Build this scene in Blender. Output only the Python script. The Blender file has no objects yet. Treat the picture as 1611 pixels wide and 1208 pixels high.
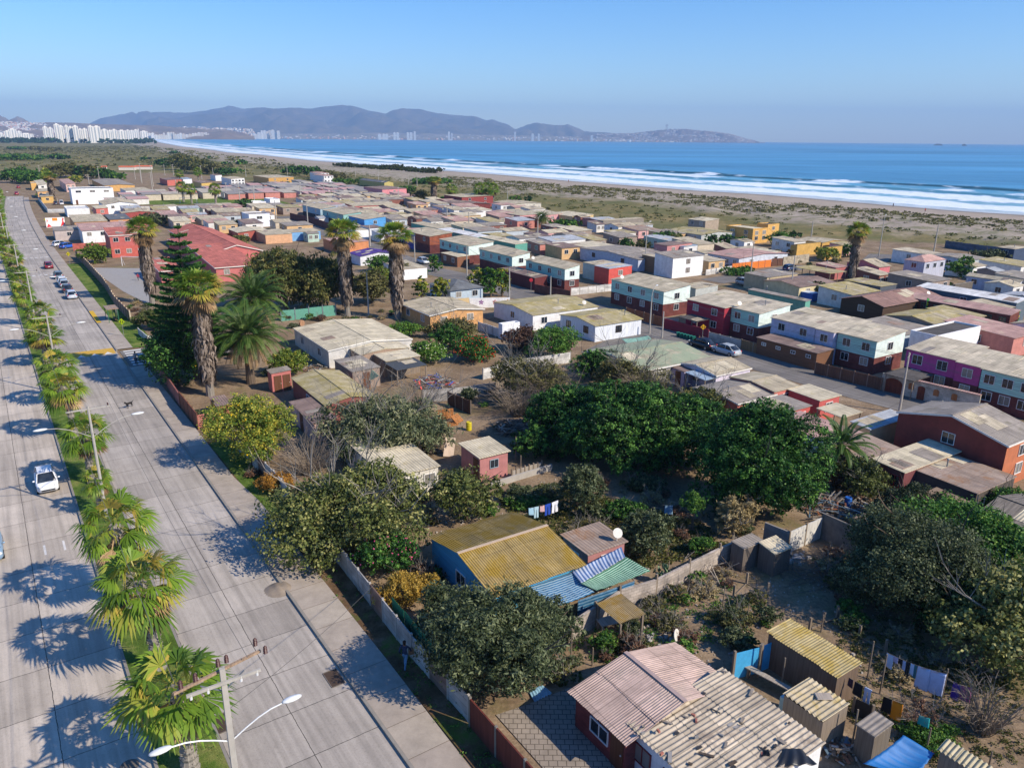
import bpy, math, random
import numpy as np
from mathutils import Vector, Matrix
R_ = math.radians
PI = math.pi
sc = bpy.context.scene
col = sc.collection
rnd = random.Random(7)
nrng = np.random.default_rng(11)
# ---------------------------------------------------------------- camera
FPX, CAMH = 1200.0, 28.0
ROLL = math.atan(.009)
PITCH = math.atan((604 - 218.5) * math.cos(ROLL) / FPX)
cam = bpy.data.cameras.new("camera"); camo = bpy.data.objects.new("camera", cam); col.objects.link(camo)
cam.sensor_width = 36; cam.lens = FPX / 1611 * 36; cam.clip_end = 90000; cam.clip_start = .5
fw = Vector((0, math.cos(PITCH), -math.sin(PITCH))); up0 = Vector((0, math.sin(PITCH), math.cos(PITCH))); rt0 = Vector((1, 0, 0))
rt = rt0 * math.cos(ROLL) + up0 * math.sin(ROLL); up = up0 * math.cos(ROLL) - rt0 * math.sin(ROLL)
mw = Matrix((rt, up, -fw)).transposed().to_4x4(); mw.translation = (0, 0, CAMH)
camo.matrix_world = mw; sc.camera = camo
# ---------------------------------------------------------------- light
SUN_AZ, SUN_EL = R_(116), R_(37)
w = bpy.data.worlds.new("World"); sc.world = w; w.use_nodes = True
nt = w.node_tree; nt.nodes.clear()
sky = nt.nodes.new('ShaderNodeTexSky'); sky.sky_type = 'NISHITA'; sky.sun_disc = False
sky.sun_elevation = SUN_EL; sky.sun_rotation = SUN_AZ; sky.air_density = 1.0; sky.dust_density = .3; sky.ozone_density = 5; sky.altitude = 0
bg = nt.nodes.new('ShaderNodeBackground'); bg.inputs[1].default_value = .14
ow = nt.nodes.new('ShaderNodeOutputWorld'); hs = nt.nodes.new('ShaderNodeHueSaturation'); hs.inputs['Saturation'].default_value = 1.3; hs.inputs['Hue'].default_value = .508; nt.links.new(sky.outputs[0], hs.inputs['Color']); nt.links.new(hs.outputs[0], bg.inputs[0]); nt.links.new(bg.outputs[0], ow.inputs[0])
sl = bpy.data.lights.new("sun", 'SUN'); sl.energy = 4.7; sl.angle = R_(.55); sl.color = (1, .89, .74)
so = bpy.data.objects.new("sun", sl); col.objects.link(so)
sdir = Vector((math.sin(SUN_AZ) * math.cos(SUN_EL), math.cos(SUN_AZ) * math.cos(SUN_EL), math.sin(SUN_EL)))
so.rotation_euler = sdir.to_track_quat('Z', 'Y').to_euler(); so.location = sdir * 100
sc.view_settings.view_transform = 'Standard'; sc.view_settings.look = 'None'; sc.view_settings.exposure = .45; sc.view_settings.gamma = 1
sc.render.engine = 'CYCLES'
sc.cycles.use_denoising = True
sc.cycles.max_bounces = 6; sc.cycles.diffuse_bounces = 2; sc.cycles.glossy_bounces = 2; sc.cycles.transmission_bounces = 3; sc.cycles.transparent_max_bounces = 6; sc.cycles.volume_bounces = 0
sc.render.use_persistent_data = False
# ---------------------------------------------------------------- surveying helpers
def G(px, py, z=0.0):
    "point at height z above the ground seen at a pixel of the 1611 x 1208 photograph"
    d = fw + rt * ((px - 805.5) / FPX) - up * ((py - 604) / FPX)
    return Vector((0, 0, CAMH)) + d * ((z - CAMH) / d.z)
def GD(px, py, dist):
    "point at horizontal distance dist seen at a pixel"
    d = fw + rt * ((px - 805.5) / FPX) - up * ((py - 604) / FPX)
    return Vector((0, 0, CAMH)) + d * (dist / math.hypot(d.x, d.y))
S4, S5 = 400 / 1611, 411 / 1611
RG = dict(T1=(0,150,S4),T2=(400,150,S4),T3=(800,150,S4),T4=(1200,150,S5),M1=(0,400,S4),M2=(400,400,S4),M3=(800,400,S4),M4=(1200,400,S5),
 L1=(0,650,S4),L2=(400,650,S4),L3=(800,650,S4),L4=(1200,650,S5),B1=(0,908,S4),B2=(400,908,S4),B3=(800,908,S4),B4=(1200,908,S5),
 a=(0,260,.16139),b=(220,240,.16139),c=(440,250,.16139),d=(650,270,.16139),e=(880,310,.16139),f=(1110,330,.16139),g=(1351,340,.16139),h=(380,420,.16139),
 i=(0,150,.12415),j=(200,150,.12415),k=(900,150,.21105),l=(1240,550,.2303),m=(1280,730,.20546),n=(1150,960,.2053),o=(640,560,.1738),q=(900,480,.22346),P=(0,0,1))
def Z(reg, x, y, z=0.0):
    r = RG[reg]; return G(r[0] + x * r[2], r[1] + y * r[2], z)
RD = Vector((-math.sin(R_(34.5)), math.cos(R_(34.5)), 0)); RN = Vector((math.cos(R_(34.5)), math.sin(R_(34.5)), 0))
def ST(s, t, z=0.0):
    "s metres along the avenue, t metres to its right"
    return RD * s + RN * t + Vector((0, 0, z))
# ---------------------------------------------------------------- materials
def lin(c):
    if isinstance(c, str):
        c = [int(c[i:i + 2], 16) / 255 for i in (0, 2, 4)]
        return tuple(((x + .055) / 1.055) ** 2.4 if x > .04045 else x / 12.92 for x in c)
    return tuple(c)
class NT:
    def __init__(s, name):
        s.m = bpy.data.materials.new(name); s.m.use_nodes = True; s.t = s.m.node_tree; s.t.nodes.clear()
        s.out = s.n('OutputMaterial'); s.b = s.n('BsdfPrincipled'); s.l(s.b, 0, s.out, 0)
    def n(s, typ, **kw):
        x = s.t.nodes.new('ShaderNode' + typ)
        for k, v in kw.items(): setattr(x, k, v)
        return x
    def l(s, a, ao, b, bi): s.t.links.new(a.outputs[ao], b.inputs[bi])
    def coord(s, which='Object', scale=None):
        c = s.n('TexCoord')
        if scale is None: return c, which
        mp = s.n('Mapping'); mp.inputs['Scale'].default_value = scale; s.l(c, which, mp, 0); return mp, 0
    def noise(s, scale, co, detail=4, rough=.6, dist=0):
        x = s.n('TexNoise'); x.inputs['Scale'].default_value = scale; x.inputs['Detail'].default_value = detail; x.inputs['Roughness'].default_value = rough; x.inputs['Distortion'].default_value = dist
        s.l(co[0], co[1], x, 'Vector'); return x
    def ramp(s, src, o, stops):
        r = s.n('ValToRGB'); cr = r.color_ramp
        while len(cr.elements) < len(stops): cr.elements.new(.5)
        for e, (p, c) in zip(cr.elements, stops):
            e.position = p; c = lin(c) if not isinstance(c, (int, float)) else (c, c, c); e.color = (*c, 1)
        s.l(src, o, r, 0); return r
    def mix(s, f, a, b, typ='MIX'):
        x = s.n('MixRGB', blend_type=typ)
        for i, v in enumerate((f, a, b)):
            if isinstance(v, tuple) and len(v) == 2 and hasattr(v[0], 'outputs'): s.l(v[0], v[1], x, i)
            elif isinstance(v, (int, float)): x.inputs[i].default_value = v if i == 0 else (v, v, v, 1)
            else: x.inputs[i].default_value = (*lin(v), 1)
        return x
    def bump(s, src, o, strength=.3, dist=.05):
        x = s.n('Bump'); x.inputs['Strength'].default_value = strength; x.inputs['Distance'].default_value = dist; s.l(src, o, x, 'Height'); s.l(x, 0, s.b, 'Normal'); return x
    def fin(s, c, rough=.85, spec=.3, metal=0):
        s.l(c, 0, s.b, 'Base Color'); s.b.inputs['Roughness'].default_value = rough; s.b.inputs['Specular IOR Level'].default_value = spec; s.b.inputs['Metallic'].default_value = metal
        return s.m
_mc = {}
def paint(c, var=.2, rough=.7, scale=1.2, dirt=.25, spec=.3):
    "weathered paint or plaster"
    key = ('paint', c, var, rough, scale, dirt, spec)
    if key in _mc: return _mc[key]
    k = NT('paint'); co = k.coord(); L = lin(c)
    g_ = sum(L) / 3; L = tuple(x * .78 + g_ * .22 for x in L); n1 = k.noise(scale, co, 5, .65); n2 = k.noise(scale * 7, co, 3)
    a = k.ramp(n1, 0, [(.3, tuple(x * (1 - var) for x in L)), (.65, tuple(min(1, x * (1 + var * .5)) for x in L))])
    st = k.noise(2.2, k.coord('Object', (3, 3, .5)), 4)
    r = k.ramp(st, 0, [(.5, 0), (.8, dirt)])
    mx = k.mix((r, 0), (a, 0), tuple(x * .45 + .02 for x in L))
    k.bump(n2, 0, .12, .02)
    _mc[key] = k.fin(mx, rough, spec); return _mc[key]
def siding(c, kind='h', pitch=.18, var=.18, c2=None):
    "horizontal or vertical boards, brick or block courses, in wall uv metres"
    key = ('sid', c, kind, pitch, c2)
    if key in _mc: return _mc[key]
    k = NT({'h': 'board', 'v': 'plank', 'brick': 'brick', 'block': 'block', 'slab': 'precast'}[kind]); co = k.coord('UV'); L = lin(c); g_ = sum(L) / 3; L = tuple(x * .85 + g_ * .15 for x in L)
    if kind in ('brick', 'block', 'slab'):
        b = k.n('TexBrick'); k.l(co[0], co[1], b, 'Vector'); b.inputs['Scale'].default_value = 1
        W_, H_ = {'brick': (.32, .1), 'block': (.42, .21), 'slab': (1.9, .42)}[kind]
        b.inputs['Brick Width'].default_value = W_; b.inputs['Row Height'].default_value = H_; b.inputs['Mortar Size'].default_value = .012
        if kind == 'slab': b.offset = 0
        b.inputs['Color1'].default_value = (*(x * (1 - var) for x in L), 1); b.inputs['Color2'].default_value = (*(min(1, x * (1 + var)) for x in L), 1)
        b.inputs['Mortar'].default_value = (*(lin(c2) if c2 else tuple(x * .6 + .03 for x in L)), 1)
        base = b; ho = 1
        n = k.noise(.9, co, 5); r = k.ramp(n, 0, [(.35, .62), (.7, 1.12)]); mx = k.mix(1, (b, 0), (r, 0), 'MULTIPLY')
        k.bump(b, 1, -.3, .02)
    else:
        wv = k.n('TexWave', wave_type='BANDS', bands_direction='Y' if kind == 'h' else 'X', wave_profile='SAW')
        wv.inputs['Scale'].default_value = 1 / pitch / (2 * PI) * PI * .1 * 3.1831 / 1.0
        wv.inputs['Scale'].default_value = .3142 / pitch
        k.l(co[0], co[1], wv, 'Vector')
        mp = k.coord('UV', (.4, 6, 1) if kind == 'h' else (6, .4, 1)); n = k.noise(1.0, mp, 4)
        a = k.ramp(n, 0, [(.25, tuple(x * (1 - var * 1.6) for x in L)), (.7, tuple(min(1, x * (1 + var)) for x in L))])
        e = k.ramp(wv, 0, [(0, .45), (.1, 1)]); mx = k.mix(1, (a, 0), (e, 0), 'MULTIPLY'); k.bump(wv, 0, .35, .03)
    _mc[key] = k.fin(mx, .8); return _mc[key]
def roofm(c, lich=None, amt=.4, sheet=True, wave=.25, rough=.85, var=.14, bs=.6):
    "corrugated sheet roof in roof uv metres with staining and lichen"
    key = ('roof', c, lich, amt, sheet, wave)
    if key in _mc: return _mc[key]
    k = NT('roof_sheet'); co = k.coord('UV'); L = lin(c); nb = k.coord('Object')
    b = k.n('TexBrick'); k.l(co[0], co[1], b, 'Vector'); b.inputs['Scale'].default_value = 1; b.offset = 0
    b.inputs['Brick Width'].default_value = 1.05; b.inputs['Row Height'].default_value = 1.6; b.inputs['Mortar Size'].default_value = .03; b.inputs['Mortar Smooth'].default_value = .6
    b.inputs['Color1'].default_value = (*(x * (1 - var) for x in L), 1); b.inputs['Color2'].default_value = (*(min(1, x * (1 + var * .7)) for x in L), 1); b.inputs['Mortar'].default_value = (*(x * .55 for x in L), 1)
    n1 = k.noise(.5, nb, 6, .7); r1 = k.ramp(n1, 0, [(.3, .66), (.62, 1.1)])
    m1 = k.mix(1, (b, 0), (r1, 0), 'MULTIPLY')
    ns = k.noise(1.0, k.coord('UV', (5, .35, 1)), 5, .7); r2 = k.ramp(ns, 0, [(.3, .74), (.65, 1.08)])
    m2 = k.mix(1, (m1, 0), (r2, 0), 'MULTIPLY')
    if lich:
        n3 = k.noise(.55, nb, 7, .75, .4); r3 = k.ramp(n3, 0, [(.62 - amt * .35, 0), (.74 - amt * .3, .85)])
        m2 = k.mix((r3, 0), (m2, 0), lich)
    wv = k.n('TexWave', wave_type='BANDS', bands_direction='X', wave_profile='SIN'); wv.inputs['Scale'].default_value = .3142 / wave; k.l(co[0], co[1], wv, 'Vector')
    k.bump(wv, 0, bs, .05)
    _mc[key] = k.fin(m2, rough, .25); return _mc[key]
def leafm(c1, c2, c3, trans=.25, rough=.55, name='leaf'):
    key = ('leaf', c1, c2, c3)
    if key in _mc: return _mc[key]
    k = NT(name); at = k.n('Attribute'); at.attribute_name = 'tint'
    r = k.ramp(at, 2, [(0, c1), (.55, c2), (1, c3)])
    k.fin(r, rough, .25)
    tr = k.n('BsdfTranslucent'); k.l(r, 0, tr, 0); mx = k.n('MixShader'); mx.inputs[0].default_value = trans
    k.l(k.b, 0, mx, 1); k.l(tr, 0, mx, 2); k.l(mx, 0, k.out, 0)
    _mc[key] = k.m; return k.m
def glass(c='1c2630', rough=.12):
    key = ('glass', c)
    if key in _mc: return _mc[key]
    k = NT('window_glass'); co = k.coord('Object'); n = k.noise(.8, co, 2); L = lin(c)
    r = k.ramp(n, 0, [(.4, tuple(x * .6 for x in L)), (.6, tuple(x * 1.6 + .01 for x in L))]); oi = k.n('ObjectInfo'); cu = k.ramp(oi, 'Random', [(.5, 0), (.62, .55)]); r = k.mix((cu, 0), (r, 0), 'b4ada0') if rough > .1 else r; _mc[key] = k.fin(r, rough, .8); return _mc[key]
def plain(c, rough=.6, metal=0, spec=.4):
    key = ('plain', c, rough, metal)
    if key in _mc: return _mc[key]
    k = NT('finish'); co = k.coord(); n = k.noise(3, co, 4); L = lin(c)
    r = k.ramp(n, 0, [(.3, tuple(x * .86 for x in L)), (.7, tuple(min(1, x * 1.06) for x in L))]); _mc[key] = k.fin(r, rough, spec, metal); return _mc[key]
# ---------------------------------------------------------------- mesh builder
class MB:
    def __init__(s): s.v = []; s.f = []; s.mi = []; s.sm = False; s.uv = None
    def face(s, pts, mi=0):
        i = len(s.v); s.v += [tuple(p) for p in pts]; s.f.append(tuple(range(i, i + len(pts)))); s.mi.append(mi)
    def hexa(s, p, mi=0):
        "p: 4 bottom (ccw) + 4 top"
        i = len(s.v); s.v += [tuple(x) for x in p]
        for q in ((3, 2, 1, 0), (4, 5, 6, 7), (0, 1, 5, 4), (1, 2, 6, 5), (2, 3, 7, 6), (3, 0, 4, 7)): s.f.append(tuple(i + j for j in q)); s.mi.append(mi)
        return s
    def box(s, c, d, rz=0, mi=0, taper=1.0):
        x, y, z = d[0] / 2, d[1] / 2, d[2] / 2; cr, sr = math.cos(rz), math.sin(rz); P = []
        for zz, t in ((-z, 1), (z, taper)):
            for a, b in ((-x, -y), (x, -y), (x, y), (-x, y)):
                a *= t; b *= t; P.append((c[0] + a * cr - b * sr, c[1] + a * sr + b * cr, c[2] + zz))
        return s.hexa(P, mi)
    def bar(s, a, b, w_, h_=None, mi=0, upv=(0, 0, 1)):
        "rectangular bar from a to b"
        a, b = Vector(a), Vector(b); d = (b - a).normalized(); u = d.cross(Vector(upv))
        if u.length < 1e-4: u = d.cross(Vector((1, 0, 0)))
        u.normalize(); v = u.cross(d); h_ = h_ or w_; P = []
        for c in (a, b):
            for i, j in ((-1, -1), (1, -1), (1, 1), (-1, 1)): P.append(c + u * i * w_ / 2 + v * j * h_ / 2)
        i = len(s.v); s.v += [tuple(x) for x in P]
        for q in ((0, 1, 2, 3), (7, 6, 5, 4), (4, 5, 1, 0), (5, 6, 2, 1), (6, 7, 3, 2), (7, 4, 0, 3)): s.f.append(tuple(i + j for j in q)); s.mi.append(mi)
        return s
    def tube(s, pts, rad, n=8, mi=0, cap=True):
        pts = [Vector(p) for p in pts]; m = len(pts)
        if isinstance(rad, (int, float)): rad = [rad] * m
        i0 = len(s.v); u = None
        for k, p in enumerate(pts):
            d = (pts[min(k + 1, m - 1)] - pts[max(k - 1, 0)]).normalized()
            if u is None:
                u = d.orthogonal().normalized()
            else:
                u = (u - d * u.dot(d)); u = u.normalized() if u.length > 1e-6 else d.orthogonal().normalized()
            v = d.cross(u)
            for j in range(n):
                a = 2 * PI * j / n; s.v.append(tuple(p + (u * math.cos(a) + v * math.sin(a)) * rad[k]))
        for k in range(m - 1):
            for j in range(n):
                a = i0 + k * n + j; b = i0 + k * n + (j + 1) % n; s.f.append((a, b, b + n, a + n)); s.mi.append(mi)
        if cap:
            s.f.append(tuple(i0 + j for j in range(n - 1, -1, -1))); s.mi.append(mi); s.f.append(tuple(i0 + (m - 1) * n + j for j in range(n))); s.mi.append(mi)
        return s
    def lathe(s, prof, c=(0, 0, 0), n=16, mi=0, sx=1, sy=1):
        i0 = len(s.v)
        for r, z in prof:
            for j in range(n): a = 2 * PI * j / n; s.v.append((c[0] + r * sx * math.cos(a), c[1] + r * sy * math.sin(a), c[2] + z))
        for k in range(len(prof) - 1):
            for j in range(n): a = i0 + k * n + j; b = i0 + k * n + (j + 1) % n; s.f.append((a, b, b + n, a + n)); s.mi.append(mi)
        s.f.append(tuple(i0 + j for j in range(n - 1, -1, -1))); s.mi.append(mi); s.f.append(tuple(i0 + (len(prof) - 1) * n + j for j in range(n))); s.mi.append(mi)
        return s
    def ball(s, c, r, n=10, mi=0):
        if isinstance(r, (int, float)): r = (r, r, r)
        m = n // 2; prof = [(math.sin(PI * k / m) + 1e-4, -math.cos(PI * k / m)) for k in range(m + 1)]; i0 = len(s.v)
        for a_, z in prof:
            for j in range(n): a = 2 * PI * j / n; s.v.append((c[0] + a_ * r[0] * math.cos(a), c[1] + a_ * r[1] * math.sin(a), c[2] + z * r[2]))
        for k in range(m):
            for j in range(n): a = i0 + k * n + j; b = i0 + k * n + (j + 1) % n; s.f.append((a, b, b + n, a + n)); s.mi.append(mi)
        return s
    def grid(s, fn, nu, nv, mi=0):
        "fn(u,v)->point with u,v in 0..1"
        i0 = len(s.v)
        for a in range(nu + 1):
            for b in range(nv + 1): s.v.append(tuple(fn(a / nu, b / nv)))
        for a in range(nu):
            for b in range(nv):
                i = i0 + a * (nv + 1) + b; s.f.append((i, i + 1, i + nv + 2, i + nv + 1)); s.mi.append(mi)
        return s
    def obj(s, name, mats, parent=None, smooth=False, loc=None, rz=0, autouv=True, label=None):
        me = bpy.data.meshes.new(name); me.from_pydata(s.v, [], s.f)
        for m_ in (mats if isinstance(mats, (list, tuple)) else [mats]): me.materials.append(m_)
        if any(s.mi): me.polygons.foreach_set('material_index', s.mi)
        if smooth: me.polygons.foreach_set('use_smooth', [True] * len(s.f))
        if autouv:
            uvl = me.uv_layers.new(name='UVMap'); me.calc_loop_triangles(); nl = len(me.loops); co = np.empty(len(me.vertices) * 3, np.float32); me.vertices.foreach_get('co', co); co = co.reshape(-1, 3)
            li = np.empty(nl, np.int32); me.loops.foreach_get('vertex_index', li)
            pn = np.empty(len(me.polygons) * 3, np.float32); me.polygons.foreach_get('normal', pn); pn = pn.reshape(-1, 3)
            tot = np.empty(len(me.polygons), np.int32); me.polygons.foreach_get('loop_total', tot); N = np.repeat(pn, tot, axis=0); C_ = co[li]
            uv = np.empty((nl, 2), np.float32); top = np.abs(N[:, 2]) > .6
            uv[top] = C_[top][:, :2]
            T = np.stack([-N[:, 1], N[:, 0]], 1); T /= np.maximum(1e-6, np.linalg.norm(T, axis=1))[:, None]
            uv[~top, 0] = (C_[:, 0] * T[:, 0] + C_[:, 1] * T[:, 1])[~top]; uv[~top, 1] = C_[~top, 2]
            uvl.data.foreach_set('uv', uv.ravel())
        return link(me, name, parent, loc, rz, label)
def link(me, name, parent=None, loc=None, rz=0, label=None):
    o = bpy.data.objects.new(name, me); col.objects.link(o); o.parent = parent
    if loc is not None: o.location = loc
    if rz: o.rotation_euler = (0, 0, rz)
    if label: o['label'] = label
    return o
def tag(o, label, cat, group=None):
    o['label'] = label; o['category'] = cat
    if group: o['group'] = group
    return o
def thing(name, label, cat, loc=(0, 0, 0), rz=0, group=None):
    o = bpy.data.objects.new(name, None); col.objects.link(o); o.location = loc; o.rotation_euler = (0, 0, rz); o.empty_display_size = .2
    return tag(o, label, cat, group)
def struct(o, kind='structure'):
    o['kind'] = kind; return o
KIDS = {}
def copy_thing(root, loc, rz=0, sc_=1, label=None, group=None, kids=None):
    r = root.copy(); col.objects.link(r); r.location = loc; r.rotation_euler = (0, 0, rz)
    r.scale = (sc_, sc_, sc_) if isinstance(sc_, (int, float)) else sc_
    if label: r['label'] = label
    if group: r['group'] = group
    for ch in kids:
        c = ch.copy(); col.objects.link(c); c.parent = r
        for g in KIDS.get(ch.name, ()):
            d = g.copy(); col.objects.link(d); d.parent = c
    return r
def mesh_np(name, V, F, mats, tint=None, mi=None, nq=4):
    "fast mesh from arrays of verts and n-gon faces"
    me = bpy.data.meshes.new(name); nf = len(F); me.vertices.add(len(V)); me.vertices.foreach_set('co', np.asarray(V, np.float32).ravel())
    me.loops.add(nf * nq); me.loops.foreach_set('vertex_index', np.asarray(F, np.int32).ravel())
    me.polygons.add(nf); me.polygons.foreach_set('loop_start', np.arange(0, nf * nq, nq, dtype=np.int32)); me.polygons.foreach_set('loop_total', np.full(nf, nq, np.int32))
    for m_ in mats: me.materials.append(m_)
    if mi is not None: me.polygons.foreach_set('material_index', np.asarray(mi, np.int32))
    me.update(calc_edges=True)
    if tint is not None:
        a = me.attributes.new('tint', 'FLOAT', 'FACE'); a.data.foreach_set('value', np.asarray(tint, np.float32))
    return me
# ================================================================ the setting
def fnoise(x, y, f, seed=0):
    r = np.random.default_rng(seed); o = 0
    for k in range(6):
        a = r.uniform(0, 2 * PI); p = r.uniform(0, 6.28, 2); fr = f * 1.9 ** (k / 2); o = o + np.sin((x * math.cos(a) + y * math.sin(a)) * fr + p[0] + 1.7 * np.sin((y * math.cos(a) - x * math.sin(a)) * fr * .6 + p[1])) / 1.5 ** (k / 2)
    return o / 2.6
COAST = [(900, -600), (450, 20), (213, 325), (195, 343), (179, 369), (161, 403), (139, 438), (109, 467), (79, 511), (41, 564), (-4, 642), (-64, 726), (-141, 836), (-244, 986), (-435, 1332), (-516, 1445), (-705, 1823), (-910, 2189), (-1491, 3367), (-2995, 6591), (-4200, 9400), (-6500, 14000)]
def coast_d(X, Y):
    "signed distance to the waterline, positive inland; second value runs along the coast"
    P = np.array(COAST, float); best = np.full(X.shape, 1e12); sg = np.ones(X.shape); sv = np.zeros(X.shape); acc = 0
    for a, b in zip(P[:-1], P[1:]):
        d = b - a; L = np.hypot(*d); t = np.clip(((X - a[0]) * d[0] + (Y - a[1]) * d[1]) / L ** 2, 0, 1)
        dx = X - a[0] - t * d[0]; dy = Y - a[1] - t * d[1]; q = np.hypot(dx, dy); m = q < best
        cr = d[0] * (Y - a[1]) - d[1] * (X - a[0]); best = np.where(m, q, best); sg = np.where(m, np.sign(cr), sg); sv = np.where(m, acc + t * L, sv); acc += L
    return best * sg, sv
def polar(r0, r1, ratio, a0, a1, na, zfn):
    rr = [r0]
    while rr[-1] < r1: rr.append(rr[-1] * ratio)
    rr = np.array(rr); aa = np.linspace(a0, a1, na); Rr, Aa = np.meshgrid(rr, aa, indexing='ij'); X = Rr * np.sin(Aa); Y = Rr * np.cos(Aa)
    d, s = coast_d(X, Y); Zz, at = zfn(X, Y, d, s, Rr); V = np.stack([X.ravel(), Y.ravel(), Zz.ravel()], 1); nr = len(rr); I = np.arange(nr * na).reshape(nr, na)
    F = np.stack([I[:-1, :-1].ravel(), I[1:, :-1].ravel(), I[1:, 1:].ravel(), I[:-1, 1:].ravel()], 1)[:, ::-1]
    return V, F, at, d.ravel()
def with_attrs(me, at):
    for k, v in at.items():
        a = me.attributes.new(k, 'FLOAT', 'POINT'); a.data.foreach_set('value', v.ravel().astype(np.float32))
def ss(a, b, x): t = np.clip((x - a) / (b - a), 0, 1); return t * t * (3 - 2 * t)
def zground(X, Y, d, s, Rr):
    dun = ss(45, 70, d) * (1 - ss(125, 165, d)) * (1 - ss(1500, 2500, Rr)); z = np.where(d < 30, -.35 + .02 * np.clip(d, -60, 30), .25)
    z = np.where(d > 30, .25 * (1 - ss(60, 160, d)), z)
    z = z + dun * (.5 + .9 * fnoise(X, Y, .16, 3)) 
    z = np.where(d > 140, 0, z)
    return z, dict(coast=d)
V, F, at, d = polar(6, 14000, 1.028, -PI, PI, 560, zground)
keep = (d[F].max(1) > -70); me = mesh_np('ground', V, F[keep], [], None); with_attrs(me, at)
def ground_mat():
    k = NT('ground'); a = k.n('Attribute'); a.attribute_name = 'coast'; co = k.coord('Object')
    nb = k.noise(.035, co, 5, .6); add = k.n('Math', operation='MULTIPLY_ADD'); add.inputs[1].default_value = 60; k.l(nb, 0, add, 0); k.l(a, 2, add, 2)  # coast + noise*60
    def step(src, lo, hi):
        m_ = k.n('MapRange', interpolation_type='SMOOTHSTEP'); m_.inputs['From Min'].default_value = lo; m_.inputs['From Max'].default_value = hi; k.l(src, 0 if src is not a else 2, m_, 'Value'); return m_
    # town dirt
    n1 = k.noise(.25, co, 7, .7); n2 = k.noise(4, co, 6, .75)
    dirt = k.ramp(n1, 0, [(.25, '655444'), (.5, '8c7860'), (.75, 'ad987e')]); dd = k.ramp(n2, 0, [(.3, .62), (.7, 1.15)]); dirt2 = k.mix(1, (dirt, 0), (dd, 0), 'MULTIPLY')
    gp = k.noise(.12, co, 6, .7); gr = k.ramp(gp, 0, [(.54, 0), (.66, .55)]); dirt3 = k.mix((gr, 0), (dirt2, 0), '6a6a3c')
    # sand
    s1 = k.noise(.12, co, 6, .65); sand = k.ramp(s1, 0, [(.3, '94877a'), (.7, 'ab9e8e')])
    wet = step(a, 4, 16); sand2 = k.mix((wet, 0), '80786e', (sand, 0))
    # dune tufts
    v = k.noise(.22, co, 6, .75); vr = k.ramp(v, 0, [(.48, 0), (.56, .85)]); dune = k.mix((vr, 0), (sand2, 0), '757355')
    # scrub
    g1 = k.noise(.03, co, 7, .75); scr = k.ramp(g1, 0, [(.3, '535e36'), (.48, '706b44'), (.6, '897a52'), (.76, '94785a')])
    g2 = k.noise(.6, co, 5, .8); g3 = k.ramp(g2, 0, [(.3, .68), (.7, 1.2)]); scr2 = k.mix(1, (scr, 0), (g3, 0), 'MULTIPLY')
    f1 = step(add, 66, 84); f2 = step(add, 132, 156); m1 = k.mix((f1, 0), (sand2, 0), (dune, 0)); m2 = k.mix((f2, 0), (m1, 0), (scr2, 0))
    tw = k.n('Attribute'); tw.attribute_name = 'town'; m3 = k.mix((tw, 2), (m2, 0), (dirt3, 0))
    k.bump(n2, 0, .5, .08); return k.fin(m3, .95, .1)
# town mask: a strip parallel to the coast
xs, ys = V[:, 0], V[:, 1]
TOWN = [(-420, 560), (-330, 640), (-240, 600), (-160, 500), (-40, 345), (20, 285), (60, 242), (100, 232), (145, 214), (300, 60), (300, -200), (-300, -200), (-420, 300)]
def inpoly(x, y, P):
    c = np.zeros(x.shape, bool); j = len(P) - 1
    for i in range(len(P)):
        xi, yi = P[i]; xj, yj = P[j]; m_ = ((yi > y) != (yj > y)) & (x < (xj - xi) * (y - yi) / (yj - yi + 1e-9) + xi); c ^= m_; j = i
    return c
with_attrs(me, dict(town=inpoly(xs, ys, TOWN).astype(float)))
me.materials.append(ground_mat()); struct(link(me, 'ground'))
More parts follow.
